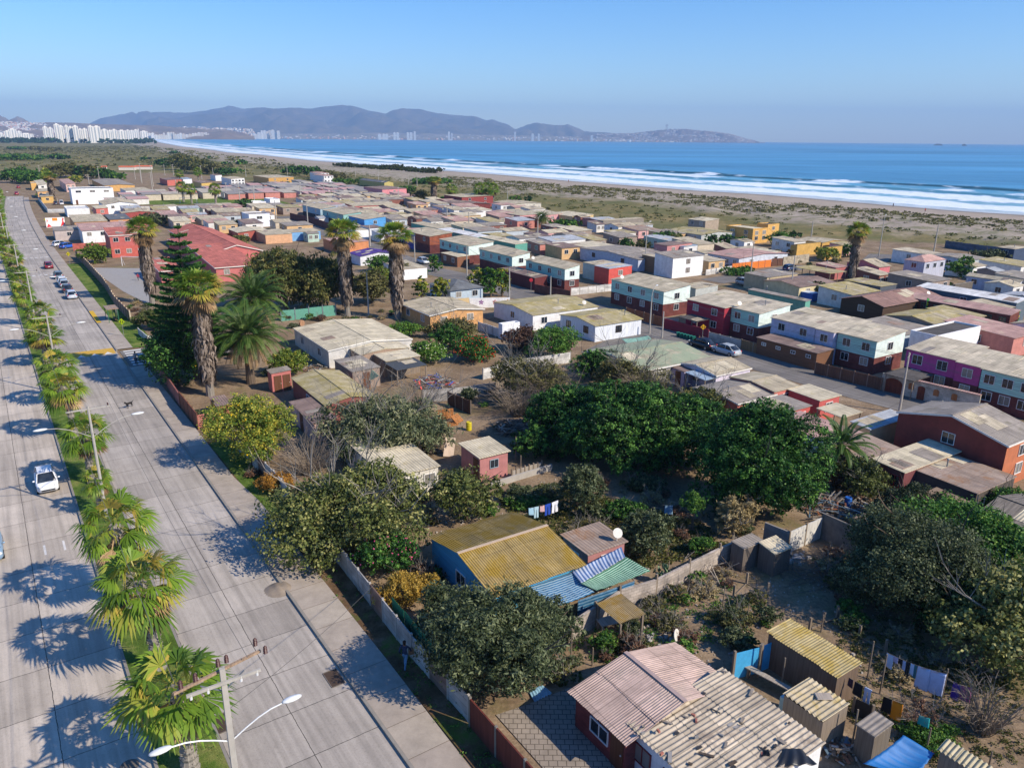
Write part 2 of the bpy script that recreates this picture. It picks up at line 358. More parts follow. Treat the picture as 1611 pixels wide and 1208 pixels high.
# ---------------------------------------------------------------- sea
def zsea(X, Y, d, s, Rr):
    o = -d + 3.5 * fnoise(X, Y, .03, 5); far = ss(4000, 1500, Rr) if False else 1 - ss(1500, 5000, Rr)
    w1 = fnoise(s, s * 0, .02, 8); w2 = fnoise(s, s * 0, .035, 9)
    def band(c, wd): return np.exp(-((o - c) / wd) ** 2)
    z = -.3 + far * (1.7 * band(182 + 8 * w1, 7) * (.65 + .35 * w2) + .9 * band(118 + 6 * w2, 5) + .6 * band(66, 4) + .5 * band(270 + 9 * w2, 12) + .4 * band(370, 16) + .3 * band(480 + 10 * w1, 18)) * ss(8, 60, o)
    n1 = fnoise(X, Y, .12, 21); n2 = fnoise(X, Y, .35, 22); nn = .55 * n1 + .75 * n2
    fo = ss(.1, .55, ss(10, 20, o) * (1 - ss(40 + 8 * w1, 56 + 10 * w2, o)) * 1.05 + .35 * nn)
    fo = np.maximum(fo, ss(.25, .6, ss(58, 68, o) * (1 - ss(98 + 10 * w2, 112 + 8 * w1, o)) * (.8 + .4 * w1) + .4 * nn))
    fo = np.maximum(fo, .9 * ss(.3, .6, ss(122, 130, o) * (1 - ss(150 + 10 * w2, 165 + 8 * w1, o)) * (.5 + 1.1 * w2) + .4 * nn))
    fo = np.maximum(fo, ss(.3, .55, np.exp(-((o - 172 - 8 * w1) / 8) ** 2) * ss(-.15, .35, w1 + .35 * fnoise(s, s * 0, .012, 31)) + .25 * nn * ss(150, 170, o) * (1 - ss(185, 200, o))))
    fo = fo * (1 - ss(200, 215, o)); fo = np.where(o < 12, .25 + .2 * nn, fo); fo = fo * (1 - ss(5000, 9000, Rr) * .5)
    face = np.exp(-((o - 174 - 8 * w1) / 8) ** 2) * (1 - fo) + .5 * np.exp(-((o - 112) / 6) ** 2) * (1 - fo)
    return z, dict(foam=np.clip(fo, 0, 1), shore=np.clip(o / 260, 0, 1), crest=np.clip(face, 0, 1))
a0 = math.atan2(180 - 805.5, FPX) - .06
V, F, at, d = polar(60, 19500, 1.0065, a0, 2.2, 640, zsea)
keep = (d[F].min(1) < 3); me = mesh_np('sea', V, F[keep], [], None); with_attrs(me, at)
k = NT('sea_water'); co = k.coord('Object'); A = lambda nm: (lambda x: (setattr(x, 'attribute_name', nm), x)[1])(k.n('Attribute'))
sh = A('shore'); fo = A('foam'); cr = A('crest')
base = k.ramp(sh, 2, [(0, 'a4acae'), (.08, '88acb6'), (.45, '5a96ae'), (.8, '4c88aa'), (1, '4a84a8')])
st_ = k.noise(1, k.coord('Object', (.0012, .006, 1)), 5, .6); sr = k.ramp(st_, 0, [(.35, .78), (.65, 1.35)]); b2 = k.mix(1, (base, 0), (sr, 0), 'MULTIPLY')
b3 = k.mix((cr, 2), (b2, 0), '0a3a40'); fn = k.noise(.25, co, 5, .7); fr_ = k.ramp(fn, 0, [(.25, .55), (.6, 1)]); fm = k.n('Math', operation='MULTIPLY'); k.l(fo, 2, fm, 0); k.l(fr_, 0, fm, 1)
b4 = k.mix((fm, 0), (b3, 0), 'eef2f4'); wn = k.noise(.5, co, 6, .7); k.bump(wn, 0, .8, .5)
me.materials.append(k.fin(b4, .45, .22)); me.polygons.foreach_set('use_smooth', [True] * len(me.polygons)); struct(link(me, 'sea'))
# ---------------------------------------------------------------- avenue
def off(s): return 0 if s < 200 else (s - 200) ** 2 * 1.1e-4
def AV(s, t, z=0): return ST(s, t + off(s), z)
def strip(name, t0, t1, s0, s1, z, mat_, step=6, tfn=None):
    n = int((s1 - s0) / step) + 1; V = []; UV = []; F = []
    for i in range(n + 1):
        s = s0 + (s1 - s0) * i / n
        for t in (t0, t1):
            tt = t if not callable(t) else t(s); V.append(AV(s, tt, z)); UV.append((s, tt))
    for i in range(n): F.append((2 * i, 2 * i + 1, 2 * i + 3, 2 * i + 2))
    me = bpy.data.meshes.new(name); me.from_pydata(V, [], F); uvl = me.uv_layers.new(name='UVMap')
    for lp in me.loops: uvl.data[lp.index].uv = UV[lp.vertex_index]
    me.materials.append(mat_); return struct(link(me, name))
def slab_mat(name, c, bw, rh, o=(0, 0), gap=.022, dark='45413c'):
    k = NT(name); c0 = k.n('TexCoord'); mp = k.n('Mapping'); mp.inputs['Location'].default_value = (o[0], o[1], 0); k.l(c0, 'UV', mp, 0)
    nz = k.noise(1.6, (c0, 'UV'), 5, .75); sub = k.n('VectorMath', operation='SUBTRACT'); k.l(nz, 1, sub, 0); sub.inputs[1].default_value = (.5, .5, .5)
    scl = k.n('VectorMath', operation='SCALE'); k.l(sub, 0, scl, 0); scl.inputs['Scale'].default_value = .13; add = k.n('VectorMath', operation='ADD'); k.l(mp, 0, add, 0); k.l(scl, 0, add, 1)
    b = k.n('TexBrick'); b.offset = 0; k.l(add, 0, b, 'Vector'); b.inputs['Scale'].default_value = 1; b.inputs['Brick Width'].default_value = bw; b.inputs['Row Height'].default_value = rh
    b.inputs['Mortar Size'].default_value = gap; b.inputs['Mortar Smooth'].default_value = .3; L = lin(c)
    b.inputs['Color1'].default_value = (*(x * .84 for x in L), 1); b.inputs['Color2'].default_value = (*(x * 1.1 for x in L), 1); b.inputs['Mortar'].default_value = (*lin(dark), 1)
    co = k.coord('Object'); n = k.noise(.35, co, 6, .7); r = k.ramp(n, 0, [(.3, .82), (.65, 1.06)]); m1 = k.mix(1, (b, 0), (r, 0), 'MULTIPLY')
    # tyre wear running along the lanes
    t = k.noise(1, k.coord('UV', (.06, 2.2, 1)), 4, .6); tr = k.ramp(t, 0, [(.35, .77), (.6, 1.05)]); m2 = k.mix(1, (m1, 0), (tr, 0), 'MULTIPLY')
    sp = k.noise(9, co, 4, .8); spr = k.ramp(sp, 0, [(.3, .8), (.5, 1.02)]); m3 = k.mix(1, (m2, 0), (spr, 0), 'MULTIPLY')
    k.bump(sp, 0, .15, .01); return k.fin(m3, .85, .25)
CONC_R = slab_mat('concrete_paving', 'aea59a', 3.35, 3.42, (.9, -5.5 + 6.84 + .02))
CONC_L = slab_mat('concrete_paving', 'bdb1a2', 4.0, 3.58, (.5, -2.55 + 3.58 * 2))
strip('road', 5.45, 12.25, -30, 440, .02, CONC_R); strip('road', -8.3, 2.45, -30, 440, .02, CONC_L)
kerbm = plain('8b857c', .9)
k = NT('grass'); co = k.coord('Object'); n1 = k.noise(.5, co, 6, .7); r1 = k.ramp(n1, 0, [(.3, '42551f'), (.5, '5d7430'), (.62, '7f8546'), (.78, '93865a')]); n2 = k.noise(14, co, 5, .8); r2 = k.ramp(n2, 0, [(.3, .55), (.7, 1.3)]); g_ = k.mix(1, (r1, 0), (r2, 0), 'MULTIPLY'); k.bump(n2, 0, .9, .08); GRASS = k.fin(g_, .95, .1)
strip('median_lawn', 2.6, 5.3, -30, 440, .16, GRASS)
def kerb(name, t0, t1, s0, s1, h=.17, step=6):
    m_ = MB(); n = int((s1 - s0) / step) + 1
    for i in range(n):
        a, b = s0 + (s1 - s0) * i / n, s0 + (s1 - s0) * (i + 1) / n
        m_.hexa([AV(a, t0), AV(a, t1), AV(b, t1), AV(b, t0), AV(a, t0, h), AV(a, t1, h), AV(b, t1, h), AV(b, t0, h)])
    struct(m_.obj(name, kerbm))
kerb('kerb', 2.45, 2.6, -30, 440); kerb('kerb', 5.3, 5.45, -30, 440); kerb('kerb', 12.25, 12.42, -30, 104); kerb('kerb', 12.25, 12.42, 113, 440)
k = NT('pavement'); co = k.coord('UV'); b = k.n('TexBrick'); b.offset = 0; k.l(co[0], co[1], b, 'Vector'); b.inputs['Scale'].default_value = 1; b.inputs['Brick Width'].default_value = 2.4; b.inputs['Row Height'].default_value = 30; b.inputs['Mortar Size'].default_value = .02
b.inputs['Color1'].default_value = (*lin('a2968a'), 1); b.inputs['Color2'].default_value = (*lin('aea394'), 1); b.inputs['Mortar'].default_value = (*lin('77695a'), 1); n = k.noise(.8, k.coord(), 6, .75); r = k.ramp(n, 0, [(.3, .74), (.65, 1.08)]); PAVE = k.fin(k.mix(1, (b, 0), (r, 0), 'MULTIPLY'), .9, .2)
strip('pavement', 12.42, lambda s: 14.75 - .35 * (1 - min(1, max(0, (s - 10) / 25))) if s < 60 else 14.3, -30, 103.5, .13, PAVE); strip('pavement', 12.42, 14.4, 113.5, 430, .13, PAVE)
# verge of bare soil with grass
k = NT('verge_soil'); co = k.coord('Object'); n1 = k.noise(.6, co, 7, .7); r1 = k.ramp(n1, 0, [(.3, '4d3c2b'), (.5, '6c563f'), (.7, '87705a')]); n2 = k.noise(6, co, 5, .8); r2 = k.ramp(n2, 0, [(.3, .6), (.7, 1.2)]); m1 = k.mix(1, (r1, 0), (r2, 0), 'MULTIPLY')
n3 = k.noise(.22, co, 6, .75); r3 = k.ramp(n3, 0, [(.55, 0), (.66, .8)]); m2 = k.mix((r3, 0), (m1, 0), '4f6a24'); k.bump(n2, 0, .7, .06); VERGE = k.fin(m2, .95, .1)
strip('verge', lambda s: 14.75 if s < 60 else 14.3, 16.6, -30, 74, .07, VERGE)
strip('verge_lawn', 14.45, 16.3, 54, 72, .085, GRASS); strip('verge', 14.4, 17.5, 113.5, 200, .07, GRASS)
# ---------------------------------------------------------------- back streets
ASPH = slab_mat('street_paving', '7d7872', 3.6, 3.4, (0, 0), .02)
def street(name, pts, wdt, z=.03, m_=ASPH):
    V = []; UV = []; acc = 0
    for i, p in enumerate(pts):
        p = Vector(p).to_2d(); q = Vector(pts[min(i + 1, len(pts) - 1)]).to_2d(); r = Vector(pts[max(0, i - 1)]).to_2d(); d = (q - r).normalized(); n = Vector((-d.y, d.x)); acc += (p - r).length
        for sg in (-1, 1): V.append((*(p + n * sg * wdt / 2), z)); UV.append((acc, sg * wdt / 2 + wdt / 2))
    F = [(2 * i, 2 * i + 2, 2 * i + 3, 2 * i + 1) for i in range(len(pts) - 1)]; me = bpy.data.meshes.new(name); me.from_pydata(V, [], F); uvl = me.uv_layers.new(name='UVMap')
    for lp in me.loops: uvl.data[lp.index].uv = UV[lp.vertex_index]
    me.materials.append(m_); return struct(link(me, name))
street('street', [Z('M4', 1300, 1010), Z('M4', 700, 865), Z('M4', 0, 670), Z('M3', 1080, 530), Z('M3', 700, 380), Z('d', 1100, 1210), Z('d', 700, 1080), Z('d', 150, 960), Z('c', 600, 760), Z('c', 380, 700), Z('c', 200, 640), Z('c', 60, 560)], 7.5)
street('street', [Z('f', 60, 700), Z('f', 430, 640), Z('f', 900, 560), Z('g', 60, 520), Z('g', 220, 380), Z('g', 420, 390), Z('g', 1611, 560)], 6, .034)
street('side_street', [AV(108.2, 12.6), AV(108.2, 26)], 9, .036)
street('street', [Z('M3', 560, 640), Z('M3', 900, 470), Z('M3', 1000, 400)], 5, .026)
street('track', [Z('T3', 1611, 790), Z('T3', 1400, 735), Z('T3', 860, 690), Z('T3', 500, 640), Z('T3', 150, 600), Z('T2', 1300, 540)], 5, .05, paint('a8937a', .15, .95))
street('track', [Z('T4', 1611, 920), Z('T4', 1000, 870), Z('T4', 560, 810), Z('T4', 0, 757), Z('T3', 1400, 735)], 5, .055, paint('a8937a', .15, .95))
# yard paved with hexagonal blocks
def hex_yard():
    k = NT('hexagon_pavers'); co = k.coord('Object', (1.0, 1.0, 1)); v = k.n('TexBrick'); v.inputs['Scale'].default_value = 1; v.inputs['Brick Width'].default_value = .42; v.inputs['Row Height'].default_value = .34; v.inputs['Mortar Size'].default_value = .02; k.l(co[0], co[1], v, 'Vector')
    r = k.ramp(v, 'Fac', [(0, '988d80'), (1, '5d554b')]); n = k.noise(.7, k.coord(), 6, .7); r2 = k.ramp(n, 0, [(.3, .75), (.7, 1.1)]); return k.fin(k.mix(1, (r, 0), (r2, 0), 'MULTIPLY'), .9, .2)
m_ = MB(); m_.face([Z('B3', -80, 870, .05), Z('B3', 480, 1500, .05), Z('B3', 950, 1250, .05), Z('B3', 500, 900, .05), Z('B3', 480, 660, .05), Z('B3', 130, 800, .05)][::-1]); struct(m_.obj('paved_yard', hex_yard()))
m_ = MB(); m_.face([Z('M1', 560, 85, .03), Z('M1', 780, 235, .03), Z('M1', 960, 330, .03), Z('M1', 930, 90, .03)]); struct(m_.obj('school_yard', paint('9a9690', .1, .9)))
m_ = MB(); m_.face([Z('b', 0, 510, .05), Z('b', 900, 505, .05), Z('b', 1480, 500, .05), Z('b', 1100, 410, .05), Z('b', 0, 450, .05)]); struct(m_.obj('football_field', GRASS))
# ---------------------------------------------------------------- mountains
def prof(reg, pts): r = RG[reg]; return [(r[0] + x * r[2], r[1] + y * r[2]) for x, y in pts]
def ridge(name, pts, dist, depth, c1, c2, seed, base=-1.0, rough=1.0):
    pts = sorted(pts); xs = np.array([p[0] for p in pts]); ys = np.array([p[1] for p in pts]); nx = int((xs[-1] - xs[0]) / 1.2) + 2; px = np.linspace(xs[0], xs[-1], nx); py = np.interp(px, xs, ys) - .35 * np.abs(fnoise(px, px * 0, .5, seed)) * rough; V = []; nr = 22
    for j in range(nr):
        f = j / (nr - 1) * 1.35
        for i in range(nx):
            C = GD(px[i], py[i], dist); n = fnoise(np.array(px[i] * dist / 1200.), np.array(f * depth * 1.2), 9 / depth, seed)
            g = f if f <= 1 else max(0, 1 - (f - 1) / .35); z = base + (C.z - base) * (g ** .9 * (1 - .0) + .3 * float(n) * math.sin(PI * min(1, f)) * (g < 1)); k_ = (dist - depth * (1 - f)) / dist
            V.append((C.x * k_, C.y * k_, min(z, C.z)))
    I = np.arange(nr * nx).reshape(nr, nx); F = np.stack([I[:-1, :-1].ravel(), I[:-1, 1:].ravel(), I[1:, 1:].ravel(), I[1:, :-1].ravel()], 1)
    k = NT('hillside'); co = k.coord('Object'); n = k.noise(14 / depth, co, 8, .7); r = k.ramp(n, 0, [(.35, c1), (.65, c2)]); k.fin(r, .95, .1)
    me = mesh_np(name, np.array(V), F, [k.m]); me.polygons.foreach_set('use_smooth', [True] * len(me.polygons)); return struct(link(me, name))
ridge('mountain_range', prof('j', [(190, 372), (250, 300), (400, 258), (560, 295), (650, 290), (900, 240), (1080, 240), (1180, 210), (1300, 220), (1500, 200)]) + prof('T2', [(0, 75), (70, 70), (200, 80), (370, 85), (440, 75), (560, 58), (620, 62), (740, 95), (830, 110), (900, 92), (980, 85), (1060, 95), (1160, 115), (1400, 130), (1470, 155), (1510, 150), (1560, 170), (1611, 190)]) + prof('T3', [(45, 218), (60, 225)]) + [(830, 218)], 15200, 3200, '3d3a2c', '6b5d48', 1)
ridge('mountain_range', prof('T3', [(-60, 240), (50, 212), (120, 185), (200, 175), (300, 188), (350, 185), (400, 190), (450, 215), (480, 230), (600, 235), (700, 243), (760, 262)]), 14400, 2000, '4a4434', '75654e', 2)
ridge('mountain_range', prof('i', [(1100, 372), (1250, 305), (1350, 270), (1500, 240)]) + prof('j', [(0, 225), (180, 225), (330, 200), (480, 200), (540, 198), (600, 215), (800, 218), (1000, 190), (1200, 150), (1280, 130), (1400, 155), (1480, 160), (1611, 140)]) + [(420, 170), (470, 195)], 17000, 2500, '4a4436', '6b6150', 3)
ridge('hill', prof('i', [(-700, 300), (-300, 250), (0, 260), (60, 275), (110, 310), (140, 300), (215, 265), (290, 290), (380, 342), (430, 372)]), 11500, 1500, '6b5a45', '8a755c', 5)
ridge('hill', prof('i', [(-900, 330), (-300, 335), (0, 338), (300, 345), (700, 348), (1100, 355), (1611, 372)]) + prof('j', [(100, 372), (350, 380), (600, 402), (850, 410), (1200, 425), (1500, 470), (1611, 520)]), 9000, 1700, '6b553f', '8f7a5f', 6)
ridge('headland', prof('T3', [(300, 292), (480, 258), (560, 247), (640, 245), (700, 243), (800, 240), (900, 228), (960, 222), (1040, 215), (1120, 215), (1250, 228), (1340, 235), (1420, 250), (1500, 275), (1590, 296)]), 12300, 900, '57493f', '7d6a5c', 7)
ridge('far_shore', [(262, 215.5), (400, 211), (600, 209), (800, 213), (1000, 217), (1060, 221.5)], 12500, 1500, '6b5f4c', '8f836c', 8)
m_ = MB(); xs = [-900, -300, 60, 232, 246, 300, 400, 600, 800, 1000, 1130, 1196]; ds = [6200, 6200, 6400, 6700, 9000, 9800, 10300, 10800, 11000, 11200, 11350, 11500]
for (x0, d0), (x1, d1) in zip(list(zip(xs, ds))[:-1], list(zip(xs, ds))[1:]):
    f_ = lambda x, d_: GD(x, 300, d_).to_2d(); m_.face([(*f_(x0, d0), .6), (*f_(x1, d1), .6), (*f_(x1, 18500), .6), (*f_(x0, 18500), .6)][::-1])
struct(m_.obj('far_shore_land', paint('8a7c64', .2, .95, .002)))
# ---------------------------------------------------------------- haze
m_ = MB(); m_.box((0, 0, 398), (40000, 40000, 804)); hz = m_.obj('haze', [], autouv=False)
hm = bpy.data.materials.new('haze_air'); hm.use_nodes = True; t_ = hm.node_tree; t_.nodes.clear(); vo = t_.nodes.new('ShaderNodeVolumePrincipled'); oo = t_.nodes.new('ShaderNodeOutputMaterial'); t_.links.new(vo.outputs[0], oo.inputs[1])
vo.inputs['Color'].default_value = (.4, .64, 1, 1); vo.inputs['Density'].default_value = 8.6e-5; vo.inputs['Anisotropy'].default_value = 0
hz.data.materials.append(hm); hz['kind'] = 'stuff'
# ================================================================ vegetation
def leaf_cloud(lobes, n, size, seed, tint=(.5, .25), up_bias=.4, clump=14, hollow=.55, drip=0, gap=.0, elong=1.6, cs=.11):
    "many leaf-sized faces in uneven clumps on and within a union of ellipsoids"
    r = np.random.default_rng(seed); L = np.array(lobes, float); area = L[:, 3] * L[:, 5] + L[:, 4] * L[:, 5] + L[:, 3] * L[:, 4]; pr = area / area.sum(); nc = max(4, n // clump)
    li = r.choice(len(L), nc, p=pr); D = r.normal(size=(nc, 3)); D[:, 2] += .25; D /= np.linalg.norm(D, axis=1)[:, None]; rad = 1 - (1 - hollow) * r.random(nc) ** 1.6 + r.normal(size=nc) * .05
    rad *= 1 + .16 * np.sin(D[:, 0] * 5 + seed) * np.cos(D[:, 1] * 6 + D[:, 2] * 4)
    C = L[li, :3] + D * L[li, 3:6] * rad[:, None]
    ok = np.ones(nc, bool)
    for q in L: ok &= (((C - q[:3]) / q[3:6]) ** 2).sum(1) > hollow ** 2 * .6
    if gap > 0: ok &= (fnoise(C[:, 0] * 1., C[:, 1] * 1. + C[:, 2] * .8, 2.2, seed) > -1 + gap)
    C = C[ok]; D = D[ok]; nc = len(C); S = L[li[ok], 3:6].mean(1) * cs
    k = r.poisson(clump, nc) + 3; idx = np.repeat(np.arange(nc), k); N = len(idx)
    P = C[idx] + r.normal(size=(N, 3)) * S[idx][:, None] * np.array([1, 1, .75]); ctint = np.clip(tint[0] + tint[1] * r.normal(size=nc), 0, 1)
    P[:, 2] = np.maximum(P[:, 2], .03)
    nrm = D[idx] * .6 + r.normal(size=(N, 3)) * .75 + np.array([0, 0, up_bias]); nrm /= np.linalg.norm(nrm, axis=1)[:, None]
    a = np.cross(nrm, r.normal(size=(N, 3))); 
    if drip: a = a * (1 - drip) + np.array([0, 0, -1.0]) * drip
    a /= np.linalg.norm(a, axis=1)[:, None]; b = np.cross(nrm, a); sz = size * (.6 + .8 * r.random(N)); A = a * (sz * elong * .5)[:, None]; B = b * (sz * .5)[:, None]
    V = np.stack([P - A, P - B, P + A, P + B], 1).reshape(-1, 3); F = np.arange(N * 4).reshape(N, 4); t = np.clip(ctint[idx] + .12 * r.normal(size=N), 0, 1)
    return V, F, t
def branch_mb(h, spread, seed, n1=6, r0=.16, n2=3, lean=(0, 0), twig=False, depth=2):
    rr = random.Random(seed); m_ = MB(); top = Vector((lean[0], lean[1], h * .45)); m_.tube([(0, 0, -.1), (lean[0] * .3, lean[1] * .3, h * .2), top], [r0 * 1.3, r0, r0 * .8], 7)
    def grow(p, d, ln, r, lv):
        q = p; pts = [p]; 
        for i in range(3): d = (d + Vector((rr.uniform(-.25, .25), rr.uniform(-.25, .25), rr.uniform(-.1, .22)))).normalized(); q = q + d * ln / 3; pts.append(q)
        m_.tube(pts, [r, r * .8, r * .6, r * .3], 5 if lv == 0 else 3, cap=False)
        if lv < depth:
            for i in range(n2 + (2 if lv else 0)): grow(pts[rr.choice((1, 2, 3))], (d + Vector((rr.uniform(-.9, .9), rr.uniform(-.9, .9), rr.uniform(-.3, .7)))).normalized(), ln * .6, r * .5, lv + 1)
    for i in range(n1):
        a = 2 * PI * (i + rr.random() * .6) / n1; el = rr.uniform(.25, 1.0); d = Vector((math.cos(a) * math.cos(el), math.sin(a) * math.cos(el), math.sin(el))); grow(top * rr.uniform(.45, 1), d, spread * rr.uniform(.6, .95), r0 * .55, 0)
    return m_
BARK = siding('6b5a48', 'v', .12, .3); BARKG = siding('8d8578', 'v', .1, .3); TWIG = plain('877a6a', .9)
LM = dict(
 dark=leafm('14290f', '305c24', '6f9a42'), olive=leafm('2c3822', '4c5838', '848c64'), fig=leafm('3a4626', '687238', 'a8a465'), lime=leafm('4c661e', '82903a', 'c2b444'),
 yellow=leafm('86702c', 'b4923a', 'd0b25a'), mid=leafm('2f5222', '48742c', '7a9a3e'), brown=leafm('4a4a2a', '66653a', '8a8450'), grey=leafm('3c4a2e', '687150', '9c9c74'), euc=leafm('3a4425', '59602f', '857c46'),
 dry=leafm('8a7a52', 'a69468', 'c4b48a'), orange=leafm('84602a', 'a9792e', 'c99a44'), pine=leafm('24401c', '38602a', '5a8636'), rust=leafm('4c3a30', '6e5140', '8f6c52'))
PINKF = plain('e86a9a', .5); REDF = plain('e0452c', .5); YELF = plain('e6c21e', .5); WHITF = plain('f0ecd0', .5)
_vc = [0]
def plant(kind, name, label, base, rx, ry=None, h=None, n=None, size=.2, group=None, cat='tree', seed=None, flowers=None, nl=6, trunk=True, hollow=.5, drip=0, gap=0, rz=0, bare=0, crown_lo=.05, tint=(.48, .33), clump=12, elong=1.6, cs=.11):
    _vc[0] += 1; seed = seed or _vc[0] * 7 + 3; rr = random.Random(seed); ry = ry or rx; h = h or rx * 1.6
    base = Vector(base); dn = Vector((base.x, base.y, 0)).normalized(); base = base + dn * min(rx, ry) * .3; gw = 1.0 if kind == 'dark' else 1.14; rx *= gw; ry *= gw; h *= 1.06; size = size * (.56 if base.y < 75 else .66 if base.y < 130 else .8)
    t = thing(name, label, cat, base, rz, group); lo = h * crown_lo; ch = (h - lo) / 2; L = [(rx * rr.uniform(-.12, .12), 0, lo + ch * .9, rx * .62, ry * .62, ch * .88)]
    for i in range(nl):
        a = 2 * PI * i / nl + rr.uniform(-.4, .4); q = rr.uniform(.45, .72); s_ = rr.uniform(.26, .5); L.append((rx * q * math.cos(a), ry * q * math.sin(a), lo + ch * rr.uniform(.55, 1.25), rx * s_, ry * s_, ch * rr.uniform(.42, .62)))
    for i in range(max(2, nl // 2)): L.append((rx * rr.uniform(-.35, .35), ry * rr.uniform(-.35, .35), lo + ch * rr.uniform(1.25, 1.5), rx * .34, ry * .34, ch * .45))
    A = sum(4 * PI * ((q[3] * q[4]) ** 1.6 / 3 + 2 * (q[3] * q[5]) ** 1.6 / 3) ** (1 / 1.6) for q in L) * .55; n = n or int(min(110000, A / (size * size * elong * .5) * 1.15))
    V, F, ti = leaf_cloud(L, n, size, seed, tint=tint, hollow=hollow, drip=drip, gap=gap, clump=clump, elong=elong, cs=cs); mats = [LM[kind]]; mi = None
    me = mesh_np('crown', V, F, mats, ti); o = link(me, 'crown', t)
    if flowers:
        fm, nf, fs = flowers; r2 = np.random.default_rng(seed + 1); j = r2.choice(len(F), nf); P = V.reshape(-1, 4, 3).mean(1)[j]; c = P - [0, 0, lo + ch]; P = P + c / np.linalg.norm(c, axis=1)[:, None] * .12
        ax = r2.normal(size=(nf, 3)); ax /= np.linalg.norm(ax, axis=1)[:, None]; bx = np.cross(ax, r2.normal(size=(nf, 3))); bx /= np.linalg.norm(bx, axis=1)[:, None]; cx = np.cross(ax, bx)
        V2 = np.concatenate([np.stack([P - u * fs, P - v * fs, P + u * fs, P + v * fs], 1).reshape(-1, 3) for u, v in ((ax, bx), (bx, cx), (ax, cx))]); link(mesh_np('flowers', V2, np.arange(len(V2)).reshape(-1, 4), [fm]), 'flowers', t)
    if trunk or bare: branch_mb(h * (1 if not bare else 1.05), max(rx, ry) * (.95 if not bare else 1.0), seed, 5 + 3 * bool(bare), r0=.05 * h ** .8 * .8, n2=2 + bare, depth=1 + (bare > 0)).obj('trunk', BARKG if bare else BARK, t, autouv=True)
    return t
def bare_bush(name, label, base, r, h, seed, group=None, dens=10, m_=TWIG, cat='bush'):
    t = thing(name, label, cat, base, 0, group); rr = random.Random(seed); b = MB()
    for i in range(dens * 4):
        a = rr.uniform(0, 2 * PI); rad = r * math.sqrt(rr.random()); x, y = rad * .25 * math.cos(a), rad * .25 * math.sin(a); hh = h * rr.uniform(.6, 1); P = [(x, y, 0)]
        for k_ in (.35, .7, 1): P.append((x + (rad * math.cos(a) - x) * k_ ** 1.2 + rr.uniform(-.1, .1), y + (rad * math.sin(a) - y) * k_ ** 1.2 + rr.uniform(-.1, .1), hh * k_ - .12 * hh * k_ * k_ * rad / r))
        b.tube(P, [.03, .022, .016, .007], 3, cap=False)
        for j in range(4):
            s0 = Vector(P[rr.choice((1, 2, 3))]); d = Vector((math.cos(a) + rr.uniform(-.9, .9), math.sin(a) + rr.uniform(-.9, .9), rr.uniform(-.1, 1.1))).normalized() * r * rr.uniform(.2, .45); b.tube([s0, s0 + d * .5 + Vector((0, 0, .05)), s0 + d], [.014, .01, .004], 3, cap=False)
    b.obj('branches', m_, t); return t
# ---- fan palms
FROND = leafm('3a5a1c', '789632', 'bfa650', .3, .45, 'fan_frond'); DEADF = leafm('6b5238', '957a58', 'b89c74', .1, .8, 'dead_frond')
def fan_fronds(rr, n, el0, el1, ln, dead=False, droop=.35, r_in=.12, zc=0, curl=1.0, nleaf=20):
    V = []; F = []; T = []
    for i in range(n):
        az = 2 * PI * (i * .381966 + rr.random() * .06); el = el0 + (el1 - el0) * (i + .5) / n + rr.uniform(-.1, .1); L = ln * rr.uniform(.85, 1.12); d = Vector((math.cos(az) * math.cos(el), math.sin(az) * math.cos(el), math.sin(el))); side = Vector((-math.sin(az), math.cos(az), 0)); nrm = side.cross(d) * -1
        p0 = Vector((0, 0, zc)) + d * r_in; pe = p0 + d * L * .5 - Vector((0, 0, droop * .1 * L)); tw = rr.uniform(-.5, .5); side2 = side * math.cos(tw) + nrm * math.sin(tw); nr2 = side2.cross(d) * -1; base_t = rr.uniform(.15, .72) if not dead else rr.uniform(0, 1)
        if rr.random() < .15 and not dead: base_t = rr.uniform(.75, 1)
        b = len(V); wv = side2 * .03; V += [p0 - wv, p0 + wv, pe + wv, pe - wv]; F.append((b, b + 1, b + 2, b + 3)); T.append(.8)
        for j in range(nleaf):
            u = (j / (nleaf - 1) - .5) * 2; ang = u * 1.6 * curl; dl = d * math.cos(ang) + side2 * math.sin(ang) + nr2 * .18 * (1 - abs(u)) * (1 if j % 2 else -.2); Ls = L * .58 * (1 - .22 * abs(u)) * rr.uniform(.9, 1.08); wd = side2 * math.cos(ang) - d * math.sin(ang); w_ = Ls * .062
            m1 = pe + dl * Ls * .55 - Vector((0, 0, droop * .09 * L)); e = pe + dl * Ls - Vector((0, 0, droop * (.38 + .25 * rr.random()) * L)); b = len(V)
            V += [pe - wd * w_ * .25, m1 - wd * w_, e, m1 + wd * w_]; F.append((b, b + 1, b + 2, b + 3)); T.append(min(1, max(0, base_t + rr.uniform(-.12, .12) + .22 * (abs(u) > .8))))
    return V, F, T
